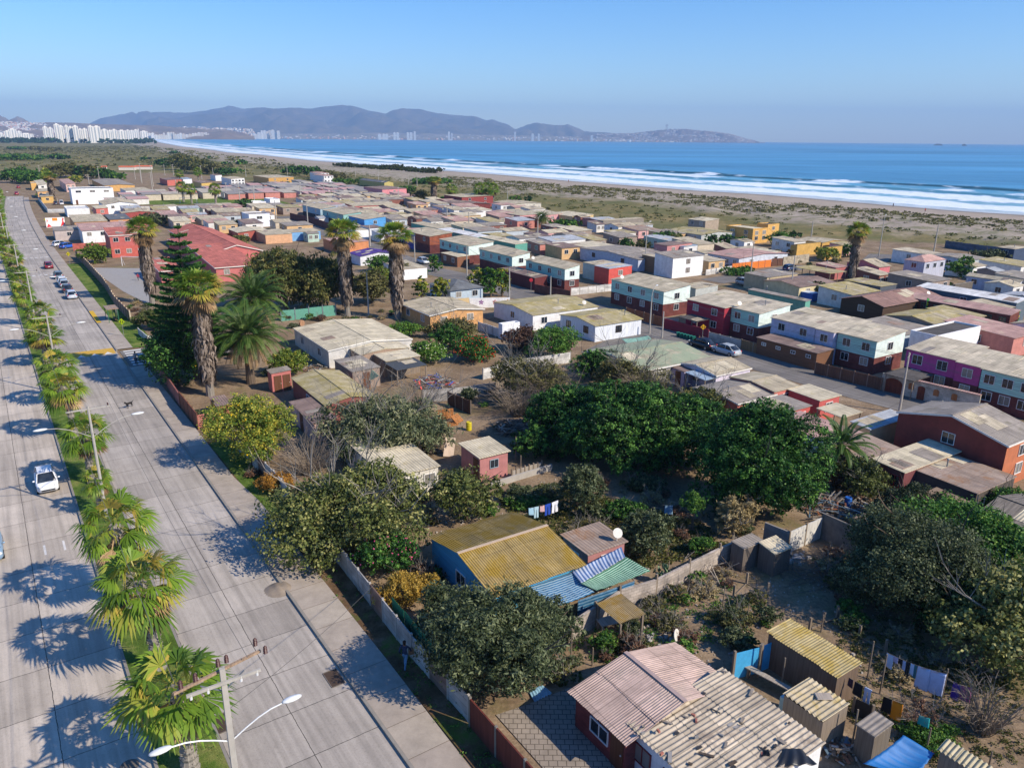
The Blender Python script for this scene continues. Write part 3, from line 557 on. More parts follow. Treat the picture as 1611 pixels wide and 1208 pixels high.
def make_fan_palm(seed, h, rc, nfr=26, skirt=.28, trunk_r=.28):
    rr = random.Random(seed); t = thing('fan_palm', 'x', 'palm tree'); m_ = MB(); n = 26; lx, ly = rr.uniform(-.3, .3), rr.uniform(-.3, .3); pts = []; rad = []
    for i in range(n + 1): f = i / n; pts.append((lx * f * f, ly * f * f, h * f)); rad.append(trunk_r * (1.35 - .35 * min(1, f * 3)) * (1.12 if i % 2 else .9))
    m_.tube(pts, rad, 10)
    for i in range(150):
        z = h * rr.uniform(.05, .95); a = rr.uniform(0, 6.28); x0 = lx * (z / h) ** 2; y0 = ly * (z / h) ** 2; u = Vector((math.cos(a), math.sin(a), 0)); p = Vector((x0, y0, z)) + u * trunk_r * .9; q = p + u * .13 + Vector((0, 0, .16)); m_.bar(p, q, .07, .03)
    m_.obj('trunk', BARKG, t)
    V, F, T = fan_fronds(rr, nfr, 1.3, -.75, rc, False, .55, zc=0); V = [v + Vector((lx, ly, h)) for v in V]; link(mesh_np('fronds', np.array([tuple(v) for v in V]), F, [FROND], T), 'fronds', t)
    V, F, T = fan_fronds(rr, 12, -.45, -1.25, rc * .8, True, .35, zc=-.2, curl=.6); V = [v + Vector((lx, ly, h - .25)) for v in V]; link(mesh_np('dead_fronds', np.array([tuple(v) for v in V]), F, [DEADF], T), 'dead_fronds', t)
    KIDS[t.name] = [o for o in t.children]; return t
def make_tall_palm(seed, h, rc, base_r, skirt_lo, nfr=34):
    "old fan palm wrapped in a hanging skirt of dead fronds"
    rr = random.Random(seed); t = thing('tall_fan_palm', 'x', 'palm tree'); m_ = MB(); m_.tube([(0, 0, -.1), (.05, 0, h * .3), (0, .05, h * .7), (0, 0, h)], [.42, .3, .3, .3], 10); m_.obj('trunk', BARKG, t)
    V = []; F = []; T = []; n = int(h * 150)
    for i in range(n):
        f = rr.random(); z = h * (skirt_lo + (1 - skirt_lo) * f); a = rr.uniform(0, 6.28); prof_ = (.55 + .45 * math.sin(PI * min(1, (f + .12) * .85))) * base_r * (1 + .18 * math.sin(a * 3 + z)) * rr.uniform(.75, 1.12); L = rr.uniform(.7, 1.5); u = Vector((math.cos(a), math.sin(a), 0)); s_ = Vector((-math.sin(a), math.cos(a), 0)) * rr.uniform(.06, .17)
        p = u * prof_ * .75 + Vector((0, 0, z)); q = u * prof_ * 1.05 + Vector((0, 0, z - L * .5)) + s_ * rr.uniform(-1, 1); e = u * prof_ * rr.uniform(.85, 1.2) + Vector((0, 0, z - L)) + s_ * rr.uniform(-2, 2); b = len(V); V += [p, q - s_, e, q + s_]; F.append((b, b + 1, b + 2, b + 3)); T.append(rr.random())
    me = mesh_np('dead_frond_skirt', np.array([tuple(v) for v in V]), F, [leafm('463c34', '6f6255', '94867a', .05, .9, 'skirt')], T); link(me, 'dead_frond_skirt', t)
    V, F, T = fan_fronds(rr, nfr, 1.4, -.2, rc, False, .45, zc=h); link(mesh_np('fronds', np.array([tuple(v) for v in V]), F, [FROND], T), 'fronds', t)
    V, F, T = fan_fronds(rr, 14, -.3, -1.2, rc * .85, True, .4, zc=h - .2, curl=.7); link(mesh_np('dead_fronds', np.array([tuple(v) for v in V]), F, [DEADF], T), 'dead_fronds', t)
    KIDS[t.name] = list(t.children); return t
DATEL = leafm('263f18', '486628', '8a9450', .2, .5, 'date_frond')
def make_date_palm(seed, h, rc, nfr=52, tr=.45, dead=14):
    rr = random.Random(seed); t = thing('date_palm', 'x', 'palm tree'); m_ = MB(); m_.tube([(0, 0, -.1), (0, 0, h * .5), (0, 0, h)], [tr * 1.1, tr * .9, tr * 1.1], 12); m_.ball((0, 0, h), (tr * 1.25, tr * 1.25, tr), 10); m_.obj('trunk', BARK, t)
    def fr(n, el0, el1, L0, nm, mm, t0, t1):
        V = []; F = []; T = []
        for i in range(n):
            az = 2 * PI * i * .381966; el = el0 + (el1 - el0) * (i + .5) / n + rr.uniform(-.08, .08); L = L0 * rr.uniform(.9, 1.08); hd = Vector((math.cos(az), math.sin(az), 0)); sd = Vector((-math.sin(az), math.cos(az), 0)); p = Vector((0, 0, h + .1)) + hd * tr * .6; tt = rr.uniform(t0, t1); ns = 16
            for k_ in range(ns):
                f = (k_ + 1) / ns; e2 = el - 1.25 * f * f * (1 if el > -.2 else .5); d = hd * math.cos(e2) + Vector((0, 0, math.sin(e2))); q = p + d * L / ns
                b = len(V); V += [p - sd * .03, p + sd * .03, q + sd * .02, q - sd * .02]; F.append((b, b + 1, b + 2, b + 3)); T.append(.7)
                if k_ > 1:
                    ll = L * .17 * (1 - .65 * abs(f - .45) * 1.6); 
                    for sg in (-1, 1):
                        for hlf in (0, .5):
                            c = p + (q - p) * hlf; lf = (sd * sg * .8 + d * .6 + Vector((0, 0, -.22))).normalized(); w_ = d * .06; e = c + lf * ll + Vector((0, 0, -.1 * ll)); mpt = c + lf * ll * .5; b = len(V); V += [c, mpt - w_, e, mpt + w_]; F.append((b, b + 1, b + 2, b + 3)); T.append(min(1, max(0, tt + rr.uniform(-.1, .1))))
                p = q
        link(mesh_np(nm, np.array([tuple(v) for v in V]), F, [mm], T), nm, t)
    fr(nfr, 1.35, -.35, rc, 'fronds', DATEL, .15, .75)
    if dead: fr(dead, -.5, -1.2, rc * .8, 'dead_fronds', DEADF, .2, .8)
    KIDS[t.name] = list(t.children); return t
def conifer(label, base, h, rb, seed):
    rr = random.Random(seed); nr_ = np.random.default_rng(seed); t = thing('araucaria_tree', label, 'tree', base); m_ = MB(); m_.tube([(0, 0, 0), (0, 0, h * .5), (0, 0, h)], [.35, .22, .04], 8); V = []; F = []; T = []; nt_ = 17
    for k_ in range(nt_):
        f = k_ / (nt_ - 1); z = h * (.16 + .82 * f); R0 = rb * (1 - f) ** .8 + .25; nb = 7 if f < .8 else 5; a0 = rr.random() * 6.28
        for j in range(nb):
            a = a0 + 2 * PI * j / nb + rr.uniform(-.15, .15); R = R0 * rr.uniform(.82, 1.1); u = Vector((math.cos(a), math.sin(a), 0)); s_ = Vector((-math.sin(a), math.cos(a), 0)); tip = u * R + Vector((0, 0, z + .14 * R)); m_.tube([(0, 0, z), u * R * .5 + Vector((0, 0, z - .02 * R)), tip], [.06, .04, .02], 4, cap=False); ns = int(R * 190) + 40
            for q_ in range(ns):
                g = rr.random() ** .7; c = u * R * g + Vector((0, 0, z + .14 * R * g * g)) + s_ * rr.gauss(0, .12 + .2 * R * math.sin(PI * min(1, g + .12)) * .55) + Vector((0, 0, rr.gauss(.06, .06))); d = Vector((rr.gauss(0, .5), rr.gauss(0, .5), 1)) * rr.uniform(.1, .22) + u * .1; w_ = s_.cross(d).normalized() * .05 + Vector((rr.gauss(0, .03), rr.gauss(0, .03), 0)); b = len(V); V += [c, c + d * .5 - w_, c + d, c + d * .5 + w_]; F.append((b, b + 1, b + 2, b + 3)); T.append(min(1, max(0, .45 + .3 * (g - .5) + rr.gauss(0, .15))))
    m_.obj('trunk', BARK, t); link(mesh_np('foliage', np.array([tuple(v) for v in V]), F, [LM['pine']], T), 'foliage', t); return t
# ---------------------------------------------------------------- median palms
protos = [make_fan_palm(21, 5.6, 2.35), make_fan_palm(22, 5.2, 2.15, 23), make_fan_palm(23, 6.0, 2.45, 28)]
GP = 'fan palms along the grass median'
plist = [(31.4, 3.8, 0, 4.7, 1.05), (39.7, 4.0, 2, 5.8, 1.02), (46.8, 3.85, 1, 6.0, 1.12), (68.1, 4.05, 0, 4.6, .92), (80.4, 4.05, 2, 5.2, .95), (61.5, 3.9, 1, 3.0, .6), (91.8, 4.15, 1, 4.6, 1.15), (110.6, 3.9, 2, 4.0, 1.12), (119.3, 4, 1, 5.2, 1.15)]
for s_ in (136, 150, 163, 178, 192, 206, 222, 238, 255, 272, 290, 310, 330, 352, 376, 400): plist.append((s_, 3.7 + rnd.uniform(-.3, .3), rnd.randrange(3), rnd.uniform(4, 6.5), rnd.uniform(.85, 1.1)))
PL = ['fan palm at the bottom of the median beside the power pole', 'broad fan palm with yellowed fronds, second on the median from the bottom', 'fan palm with bushy green fronds, third on the median from the bottom', 'small fan palm with brown hanging fronds beside the third lamp post', 'fan palm on a thick scaly trunk behind the lamp post', 'short yellowing fan palm leaning over the lawn', 'large spreading fan palm on the median opposite the person crossing', 'dark green fan palm behind the lamp post near the yellow line', 'thick crowned fan palm on the median opposite the bus shelter']
for i, (s_, t_, pi_, h_, cw) in enumerate(plist):
    o0 = protos[pi_]; cw *= 1.03 if i < 3 else 1.0 if i < 9 else .9; sc1 = h_ / (5.6, 5.2, 6.0)[pi_]; loc = AV(s_, t_, .12); lab = PL[i] if i < len(PL) else 'fan palm in the long far row on the median of the avenue'
    copy_thing(o0, loc, rnd.uniform(0, 6.28), (cw, cw, sc1), lab, GP, KIDS[o0.name])
def drop_proto(o):
    for c in list(o.children): bpy.data.objects.remove(c)
    bpy.data.objects.remove(o)
tp = make_tall_palm(31, 12.6, 2.6, .82, .2)
for px, py, hh, wd, lab in [(331, 622, 12.4, 1.15, 'tall shaggy fan palm rising from the walled corner garden'), (240, 478, 13.0, 1.15, 'tall fan palm beside the school sports court'), (547, 497, 13.6, 1.2, 'left of the two tall shaggy palms behind the light roofed house'), (626, 502, 13.4, 1.25, 'right of the two tall shaggy palms behind the light roofed house'), (1337, 456, 11.5, .95, 'tall palm with dark hanging skirt among the houses near the grey blue block'), (84, 318, 11, 1.4, 'palm with a grey skirt at the far corner beside the white building')]:
    copy_thing(tp, G(px, py), rnd.uniform(0, 6), (wd, wd, hh / 12.6), lab, 'tall skirted palms', KIDS[tp.name])
dp = make_date_palm(41, 6.0, 5.0, 80, .5, 26)
for px, py, z, s_, lab in [(405, 548, 1.12, 1.0, 'date palm beside the araucaria with arching fronds'), (395, 603, .98, 1.02, 'nearer date palm with drooping grey fronds behind the pink outhouse'), (852, 362, .62, .6, 'lone date palm by the walled plot in the middle blocks')]:
    copy_thing(dp, G(px, py), rnd.uniform(0, 6), (s_, s_, z), lab, 'date palms', KIDS[dp.name])
dp2 = make_date_palm(43, 3.4, 2.6, 34, .3, 0); copy_thing(dp2, G(1314, 764), 1.2, 1.1, 'small date palm with bright arching fronds beside the pink roof', None, KIDS[dp2.name])
for px, py, lab in [(754, 323, 'left palm of the three palms by the dark red houses'), (765, 322, 'middle palm of the three palms by the dark red houses'), (776, 324, 'right palm of the three palms by the dark red houses'), (712, 320, 'single palm left of the dark red house'), (289, 318, 'first palm of three along the far football field'), (302, 321, 'second palm of three along the far football field'), (340, 322, 'third palm of three along the far football field'), (284, 290, 'palm before the tall dark wood, left one'), (313, 288, 'palm before the tall dark wood, right one'), (76, 292, 'palm between the far corner hedge and the brown trees')]:
    copy_thing(protos[rnd.randrange(3)], G(px, py), rnd.uniform(0, 6), (1.35, 1.35, rnd.uniform(1.15, 1.35)), lab, 'far fan palms', KIDS[protos[0].name])
copy_thing(tp, G(683, 320), 1, (1.5, 1.5, .8), 'thick dark palm clump beside the long wall', 'far fan palms', KIDS[tp.name])
for o in protos + [tp, dp, dp2]: drop_proto(o)
conifer('dark araucaria with tiered branches behind the corner garden', G(309, 596), 18.3, 5.6, 5)
# ---------------------------------------------------------------- garden trees and bushes
T_ = plant
T_('dark', 'evergreen_tree', 'dark evergreen at the foot of the araucaria with yellow specks', G(283, 612), 4.3, 4, 6.8, size=.22, flowers=(YELF, 50, .09))
T_('lime', 'orange_tree', 'yellow green tree leaning over the pavement beyond the brick fence', G(398, 738), 3.5, 3.2, 6.3, size=.2, flowers=(YELF, 110, .09), tint=(.5, .3))
T_('orange', 'shrub', 'rusty orange shrub at the end of the panel wall', G(434, 778), 1.4, 1.2, 1.7, size=.12, cat='bush')
bare_bush('bare_shrub', 'leafless grey shrub between the yellow tree and the tan roofs', G(487, 745), 2.6, 3.4, 9, dens=26)
T_('fig', 'fig_tree', 'huge spreading fig tree over the pavement wall', G(560, 876), 5.3, 4.6, 5.8, size=.25, nl=9, bare=1, gap=.35, tint=(.45, .3))
T_('fig', 'fig_tree', 'smaller fig tree between the tan roof and the pink hut', G(733, 824), 2.8, 2.6, 4.2, size=.24, nl=6, tint=(.4, .3))
T_('mid', 'shrub', 'bright green low shrub right of the smaller fig tree', G(768, 814), 1.0, .9, 1.1, size=.14, cat='bush')
T_('dark', 'rose_bush', 'dark bush dotted with pink flowers above the yellow shrub', G(612, 906), 2.3, 2.0, 3.0, size=.17, flowers=(PINKF, 120, .06), cat='bush')
T_('yellow', 'autumn_shrub', 'golden yellow shrub behind the panel wall', G(644, 958), 1.8, 1.5, 2.2, size=.12, cat='bush', gap=.3)
T_('olive', 'olive_tree', 'dense dark olive tree in front of the blue house', G(780, 1108), 3.4, 3.1, 6.0, size=.15, nl=9, elong=2.6)
T_('olive', 'olive_tree', 'smaller olive tree against the panel wall, left of the dense one', G(700, 1010), 1.9, 1.8, 3.6, size=.14, nl=5, elong=2.6)
T_('olive', 'olive_tree', 'low olive tree beside the blue striped awning', G(860, 1030), 1.7, 1.6, 2.9, size=.14, nl=5, elong=2.6)
T_('grey', 'willow_tree', 'wide grey green willow in the middle gardens', G(605, 722), 5.9, 4.6, 5.2, size=.22, nl=10, bare=2, gap=.45, elong=3.2, drip=.3)
bare_bush('bare_shrub', 'brown leafless bush at the willow right side', G(660, 650), 3.2, 4.0, 19, dens=24)
T_('mid', 'hibiscus_bush', 'round bush covered with red flowers beside the yard', G(747, 570), 3.1, 2.6, 3.3, size=.2, flowers=(REDF, 420, .1), cat='bush', tint=(.35, .2))
T_('mid', 'shrub', 'bright green shrub with pale flowers left of the red flowering bush', G(672, 573), 2.3, 2.0, 3.0, size=.2, cat='bush', flowers=(WHITF, 80, .1), tint=(.8, .2))
T_('dark', 'shrub', 'dark hedge behind the red flowering bush', G(708, 552), 3.0, 2.4, 3.5, size=.22, cat='bush')
T_('brown', 'shrub', 'brownish shrub in front of the ochre house', G(712, 531), 4.2, 2.2, 2.7, size=.22, cat='bush', bare=1, gap=.4)
T_('mid', 'shrub', 'light green plants by the foot of the right tall palm', G(634, 532), 2.6, 1.8, 2.3, size=.2, cat='bush', tint=(.7, .2))
T_('mid', 'pepper_tree', 'round light green tree below the long white house', G(868, 570), 3.4, 3.0, 4.6, size=.2, tint=(.6, .2), flowers=(PINKF, 30, .08))
T_('rust', 'shrub', 'dark reddish bush left of the round light green tree', G(822, 556), 3.0, 2.4, 3.6, size=.2, cat='bush', tint=(.2, .2))
T_('dark', 'hedge_tree', 'dark bush on top of the wall by the green stained roof', G(930, 600), 3.0, 2.4, 3.8, size=.2)
T_('dark', 'hedge_tree', 'small dark round tree touching the green stained roof', G(958, 592), 1.9, 1.6, 3.4, size=.2)
T_('brown', 'shrub', 'tangled brown thicket behind the collapsed shack', G(832, 636), 4.8, 3.6, 4.8, size=.2, cat='bush', bare=2, gap=.55)
bare_bush('bare_shrub', 'pale dry branches arching over the collapsed shack', G(815, 652), 3.6, 3.8, 29, dens=34)
bare_bush('bare_shrub', 'grey leafless stems rising left of the dark clump', G(862, 640), 3.2, 5.0, 59, dens=34)
bare_bush('bare_shrub', 'dry twigs in front of the green stained roof gable', G(1010, 632), 3.0, 4.2, 61, dens=26)
T_('brown', 'shrub', 'grey brown thicket in front of the green stained roof', G(985, 622), 4.4, 2.6, 4.0, size=.2, cat='bush', bare=2, gap=.5)
T_('dark', 'pittosporum_tree', 'dark glossy tree left in the big clump', G(900, 702), 4.8, 4.2, 5.8, size=.22, nl=16, tint=(.4, .3), crown_lo=.0, clump=20, cs=.08)
T_('dark', 'pittosporum_tree', 'low dark glossy bush at the left foot of the clump', G(848, 724), 2.9, 2.5, 3.0, size=.2, nl=10, crown_lo=0, clump=20, cs=.09)
T_('dark', 'pittosporum_tree', 'tallest dark glossy tree in the middle of the clump', G(985, 742), 5.8, 5.0, 7.8, size=.22, nl=20, crown_lo=0, clump=20, cs=.075)
T_('dark', 'pittosporum_tree', 'dark glossy tree right in the clump, before the flat roofs', G(1068, 744), 4.6, 4.2, 6.8, size=.22, nl=16, crown_lo=0, clump=20, cs=.08)
T_('euc', 'shrub', 'brownish bush between the clump and the lilac house', G(1095, 660), 3.2, 2.0, 3.4, size=.2, cat='bush', bare=1, gap=.4)
T_('dark', 'evergreen_tree', 'largest round evergreen before the pink roof', G(1186, 818), 5.0, 4.5, 8.8, size=.21, nl=22, tint=(.5, .26), crown_lo=0, clump=22, cs=.075)
T_('mid', 'young_tree', 'small egg shaped tree on a thin bent trunk', G(1088, 838), .95, .9, 3.3, size=.12, crown_lo=.42, nl=4)
T_('olive', 'olive_tree', 'lone grey olive tree behind the washing line', G(912, 815), 2.0, 1.8, 4.4, size=.14, nl=6, elong=2.6, crown_lo=.2)
T_('olive', 'olive_tree', 'grey olive tree right of the dish hut', G(1018, 877), 2.0, 1.8, 3.2, size=.14, nl=6, elong=2.6, crown_lo=.1)
T_('dark', 'shrub', 'dark low shrub between the two grey olive trees', G(978, 822), 1.8, 1.5, 1.6, size=.15, cat='bush')
T_('mid', 'shrub', 'small green bush beside the long garden wall', G(1101, 873), 1.0, .8, 1.4, size=.12, cat='bush')
T_('dry', 'reed_clump', 'dry pale reeds behind the plank sheds', G(1152, 850), 1.5, 1.1, 3.5, size=.13, cat='bush', bare=1, gap=.6, elong=4)
T_('mid', 'shrub', 'green shrub by the wooden garden fence', G(830, 800), 1.7, 1.0, .9, size=.13, cat='bush', trunk=False)
T_('olive', 'shrub', 'sage coloured ground shrub above the washing line', G(818, 792), 1.6, 1.2, 1.3, size=.13, cat='bush', trunk=False)
T_('rust', 'shrub', 'reddish dry bush under the small date palm', G(1290, 765), 1.9, 1.6, 3.0, size=.16, cat='bush', bare=1, gap=.5)
T_('fig', 'fig_tree', 'fig tree at the right of the small date palm', G(1343, 782), 2.2, 1.9, 3.4, size=.2, tint=(.3, .2), bare=1)
T_('olive', 'carob_tree', 'dark rounded bush above the big olive green tree', G(1425, 840), 3.0, 2.4, 3.6, size=.18, tint=(.1, .15))
T_('olive', 'carob_tree', 'big dusky olive green tree at the right of the bare plot', G(1425, 968), 4.6, 4.2, 6.2, size=.17, nl=10, tint=(.42, .3))
T_('mid', 'castor_tree', 'mid green leafy tree behind the dusky one', G(1500, 900), 4.4, 3.4, 4.8, size=.24, nl=9, tint=(.5, .25))
T_('mid', 'castor_tree', 'leafy tree at the right edge below the thatched roof', G(1602, 940), 3.2, 3.0, 4.3, size=.22, nl=7, tint=(.4, .25))
T_('fig', 'walnut_tree', 'pale leafed tree with grey branches at the right edge', G(1580, 1055), 3.9, 3.4, 5.6, size=.24, nl=8, bare=1, gap=.35, tint=(.6, .3))
T_('dark', 'evergreen_tree', 'shaded evergreen between the dusky tree and the pale one', G(1500, 1010), 3.2, 2.8, 4.4, size=.2, tint=(.1, .15))
T_('mid', 'hedge', 'rounded green hedge beside the patched roofs', G(1592, 818), 3.0, 1.8, 2.2, size=.18, cat='bush')
bare_bush('bare_tree', 'leafless silver tree in the bottom right yard', G(1545, 1150), 1.7, 2.6, 39, dens=20)
T_('rust', 'quince_tree', 'sparse twiggy tree in front of the white sheets', G(1440, 1150), 1.0, .9, 1.7, size=.1, bare=2, gap=.8, n=1500)
T_('mid', 'shrub', 'overgrown weeds under the blue tarpaulin frame', G(1460, 1170), 1.5, .9, .8, size=.12, cat='bush', trunk=False)
T_('mid', 'shrub', 'dark green bush beside the wooden lean-to frame', G(952, 1025), .9, .8, 1.2, size=.12, cat='bush')
T_('euc', 'shrub', 'straggly bushes above the pink corrugated roof', G(985, 1028), 1.5, .6, .9, size=.12, cat='bush', trunk=False)
T_('brown', 'shrub', 'dry bushes at the corner of the bare plot', G(1150, 985), 1.5, .9, 1.0, size=.11, cat='bush', bare=1)
# middle distance
T_('euc', 'eucalyptus_tree', 'large brownish green tree behind the date palms', G(452, 492), 7.2, 5.2, 10.4, size=.34, nl=11, drip=.5, elong=2.6)
T_('euc', 'eucalyptus_tree', 'brown green tree left of the tall palm pair', G(505, 492), 5.4, 4.4, 9.2, size=.34, nl=9, drip=.5, elong=2.6)
T_('brown', 'shrub', 'shrubbery between the two tall palms', G(585, 480), 4.4, 3.4, 6.0, size=.3, cat='bush')
T_('lime', 'shrub', 'speckled green bush behind the two tall palms', G(600, 455), 3.0, 2.4, 4.4, size=.28, cat='bush', tint=(.2, .25))
T_('lime', 'lemon_tree', 'olive yellow tree beside the pink outhouse', G(456, 592), 2.4, 2.0, 3.2, size=.2, tint=(.25, .3))
T_('fig', 'acacia_tree', 'feathery tree by the low wall at the street corner', G(243, 520), 2.8, 2.2, 3.0, size=.22, cat='tree', tint=(.2, .2))
T_('lime', 'pepper_tree', 'round yellowish tree in front of the red school annex', G(150, 415), 3.6, 3.2, 4.4, size=.3, tint=(.1, .2))
for px, py, r_, h_, kd, lab in [(752, 466, 1.9, 5.4, 'lime', 'left poplar of the leafy row behind the mural wall'), (772, 468, 2.1, 5.8, 'mid', 'middle poplar of the leafy row behind the mural wall'), (790, 467, 1.9, 5.4, 'lime', 'right poplar of the leafy row behind the mural wall'), (664, 478, 1.5, 4.8, 'lime', 'thin autumn tree before the dark hipped roof, left'), (694, 476, 1.7, 4.8, 'lime', 'thin autumn tree before the dark hipped roof, right'), (684, 428, 1.8, 3.6, 'mid', 'clipped round tree in the side street'), (668, 434, 1.1, 1.6, 'mid', 'small bush behind the white wall near the parked car'),
  (986, 396, 3.0, 3.6, 'dark', 'dark tree left of the middle garden'), (1010, 396, 2.4, 3.2, 'euc', 'yellowish tree beside the dark middle garden tree'), (1045, 385, 3.8, 3.8, 'dark', 'broad tree behind the pink flat roofed house'), (1062, 386, 3.6, 3.2, 'fig', 'olive leaved tree behind the pink flat roofed house'), (878, 362, 4.5, 3.2, 'mid', 'bright green hedge by the date palm'), (900, 358, 3.6, 2.4, 'mid', 'low green hedge right of the date palm'),
  (1120, 388, 2.6, 3.4, 'dark', 'dark tree left of the mustard house'), (1143, 388, 2.8, 3.6, 'dark', 'dark tree before the mustard house'), (1166, 388, 1.6, 3.0, 'mid', 'light bush before the mustard house'), (1222, 388, 3.8, 4.2, 'mid', 'round green tree right of the mustard house'), (1250, 376, 2.6, 2.2, 'dark', 'hedge behind the yellow gabled houses'), (1300, 412, 3.2, 3.6, 'lime', 'green yellow bushes before the yellow gabled houses'), (1333, 405, 2.4, 3.4, 'mid', 'leafy tree behind the skirted palm'), (1289, 468, 1.9, 3.0, 'olive', 'dark small tree in front of the brown roofed house'),
  (1513, 437, 2.9, 4.6, 'mid', 'round green tree right of the grey blue block'), (1556, 412, 4.2, 2.9, 'olive', 'reedy thicket before the long blue wall'), (1250, 402, 2.4, 1.6, 'orange', 'brownish hedge by the stone garden wall'), (1165, 433, 4.0, 1.4, 'mid', 'hedge strip beside the side street'), (885, 387, 1.6, 1.6, 'euc', 'small bush on the long wall'), (381, 330, 3.0, 4.4, 'dark', 'pair of round dark trees, left one'), (393, 331, 3.0, 4.4, 'dark', 'pair of round dark trees, right one'),
  (118, 290, 5.0, 5.4, 'lime', 'round olive tree behind the white modern building'), (255, 356, 3.6, 3.4, 'olive', 'dark tree behind the red cottage roofs'), (240, 352, 4.0, 3.4, 'olive', 'spreading tree behind the grey roof'), (320, 352, 3.0, 2.4, 'olive', 'bush among the low far roofs'), (370, 362, 3.2, 2.8, 'olive', 'bushy tree left of the white cube house'), (380, 385, 3.0, 2.6, 'fig', 'pale bush before the red cottage'), (448, 295, 4.0, 3.6, 'dark', 'dark tree by the pink and white villa'), (536, 292, 5.0, 4.2, 'mid', 'green tree before the villa, left'), (553, 290, 4.0, 3.4, 'mid', 'green tree before the villa, middle'), (570, 291, 5.0, 4.2, 'dark', 'green tree before the villa, right'), (605, 307, 6.0, 3.2, 'mid', 'hedge behind the long roof, left'), (640, 307, 6.5, 4.6, 'dark', 'dark tree behind the long roof, right'), (662, 318, 6.0, 5.4, 'brown', 'big dusty tree beside the dark palm clump'), (700, 322, 3.6, 3.4, 'dark', 'low tree left of the single palm'),
  (518, 315, 3.8, 3.6, 'dark', 'tree at the corner of the aqua row'), (812, 318, 3.4, 3.0, 'mid', 'bush right of the three palms'), (830, 318, 3.0, 3.0, 'dark', 'dark round bush near the beach side roofs'), (553, 309, 3.4, 2.2, 'dark', 'dark hedge before the far long wall'), (600, 428, 3.4, 3.6, 'mid', 'green bushes below the purple roof'), (635, 436, 2.8, 3.0, 'brown', 'brown bushes right of the purple roof')]:
    T_(kd, 'tree' if h_ > 2.5 else 'shrub', lab, G(px, py), r_, r_ * .85, h_, size=.3 if py > 380 else .5, cat='tree' if h_ > 2.5 else 'bush', nl=5)
# rank growth scattered through the gardens
rg_ = random.Random(77); wp = [T_(kd, 'weedy_shrub', 'x', (0, 0, 0), r_, r_, h_, size=sz, cat='bush', nl=4, trunk=False, gap=gp, bare=br) for kd, r_, h_, sz, gp, br in (('euc', 1.0, 1.2, .17, .4, 1), ('brown', 1.1, 1.0, .16, .5, 1), ('mid', .8, 1.0, .16, 0, 0), ('dry', .9, .9, .15, .6, 1), ('olive', 1.0, 1.4, .15, .3, 0), ('rust', .9, 1.1, .15, .5, 1))]
for o in wp: KIDS[o.name] = list(o.children)
WN = ['straggly green shrub in the gardens', 'brown dry shrub in the gardens', 'fresh green shrub in the gardens', 'straw coloured dry shrub in the gardens', 'sage green shrub in the gardens', 'reddish brown shrub in the gardens']
for poly, n in ((((690, 620), (860, 600), (880, 690), (800, 700), (700, 690)), 16), (((790, 770), (930, 750), (1130, 800), (1190, 850), (1090, 880), (960, 930), (880, 840)), 30), (((860, 970), (930, 1000), (1130, 900), (1220, 960), (1180, 1020), (990, 1040), (880, 1110), (830, 1060)), 26), (((640, 730), (690, 860), (670, 900), (690, 820)), 5), (((1290, 880), (1340, 880), (1420, 1010), (1330, 990)), 12), (((1330, 1040), (1611, 1060), (1611, 1090), (1400, 1070)), 8), (((240, 470), (330, 480), (420, 560), (430, 620), (330, 620), (260, 590)), 14), (((420, 500), (640, 480), (650, 500), (450, 520)), 14), (((300, 640), (400, 640), (440, 760), (420, 780)), 8), (((1060, 600), (1200, 640), (1260, 700), (1080, 700)), 12), (((640, 880), (700, 900), (690, 960)), 6), (((1010, 380), (1200, 390), (1330, 410), (1330, 440), (1000, 420)), 14), (((560, 320), (900, 330), (990, 400), (640, 380)), 26), (((1400, 430), (1611, 450), (1611, 520), (1400, 480)), 10), (((200, 470), (230, 480), (245, 520), (215, 520)), 6)):
    pp = [tuple(G(x, y).to_2d()) for x, y in poly]; n = int(n * 1.35); x0, x1 = min(p[0] for p in pp), max(p[0] for p in pp); y0, y1 = min(p[1] for p in pp), max(p[1] for p in pp); k_ = 0
    for q in range(n * 30):
        x, y = rg_.uniform(x0, x1), rg_.uniform(y0, y1)
        if not inpoly(np.array([x]), np.array([y]), pp)[0]: continue
        j = rg_.randrange(6); s_ = rg_.uniform(.45, 1.2) * (1.3 if y > 150 else 1); copy_thing(wp[j], (x, y, 0), rg_.uniform(0, 6), (s_, s_ * rg_.uniform(.8, 1.2), s_ * rg_.uniform(.6, 1.1)), WN[j], WN[j].replace('shrub', 'shrubs'), KIDS[wp[j].name]); k_ += 1
        if k_ >= n: break
for o in wp: drop_proto(o)
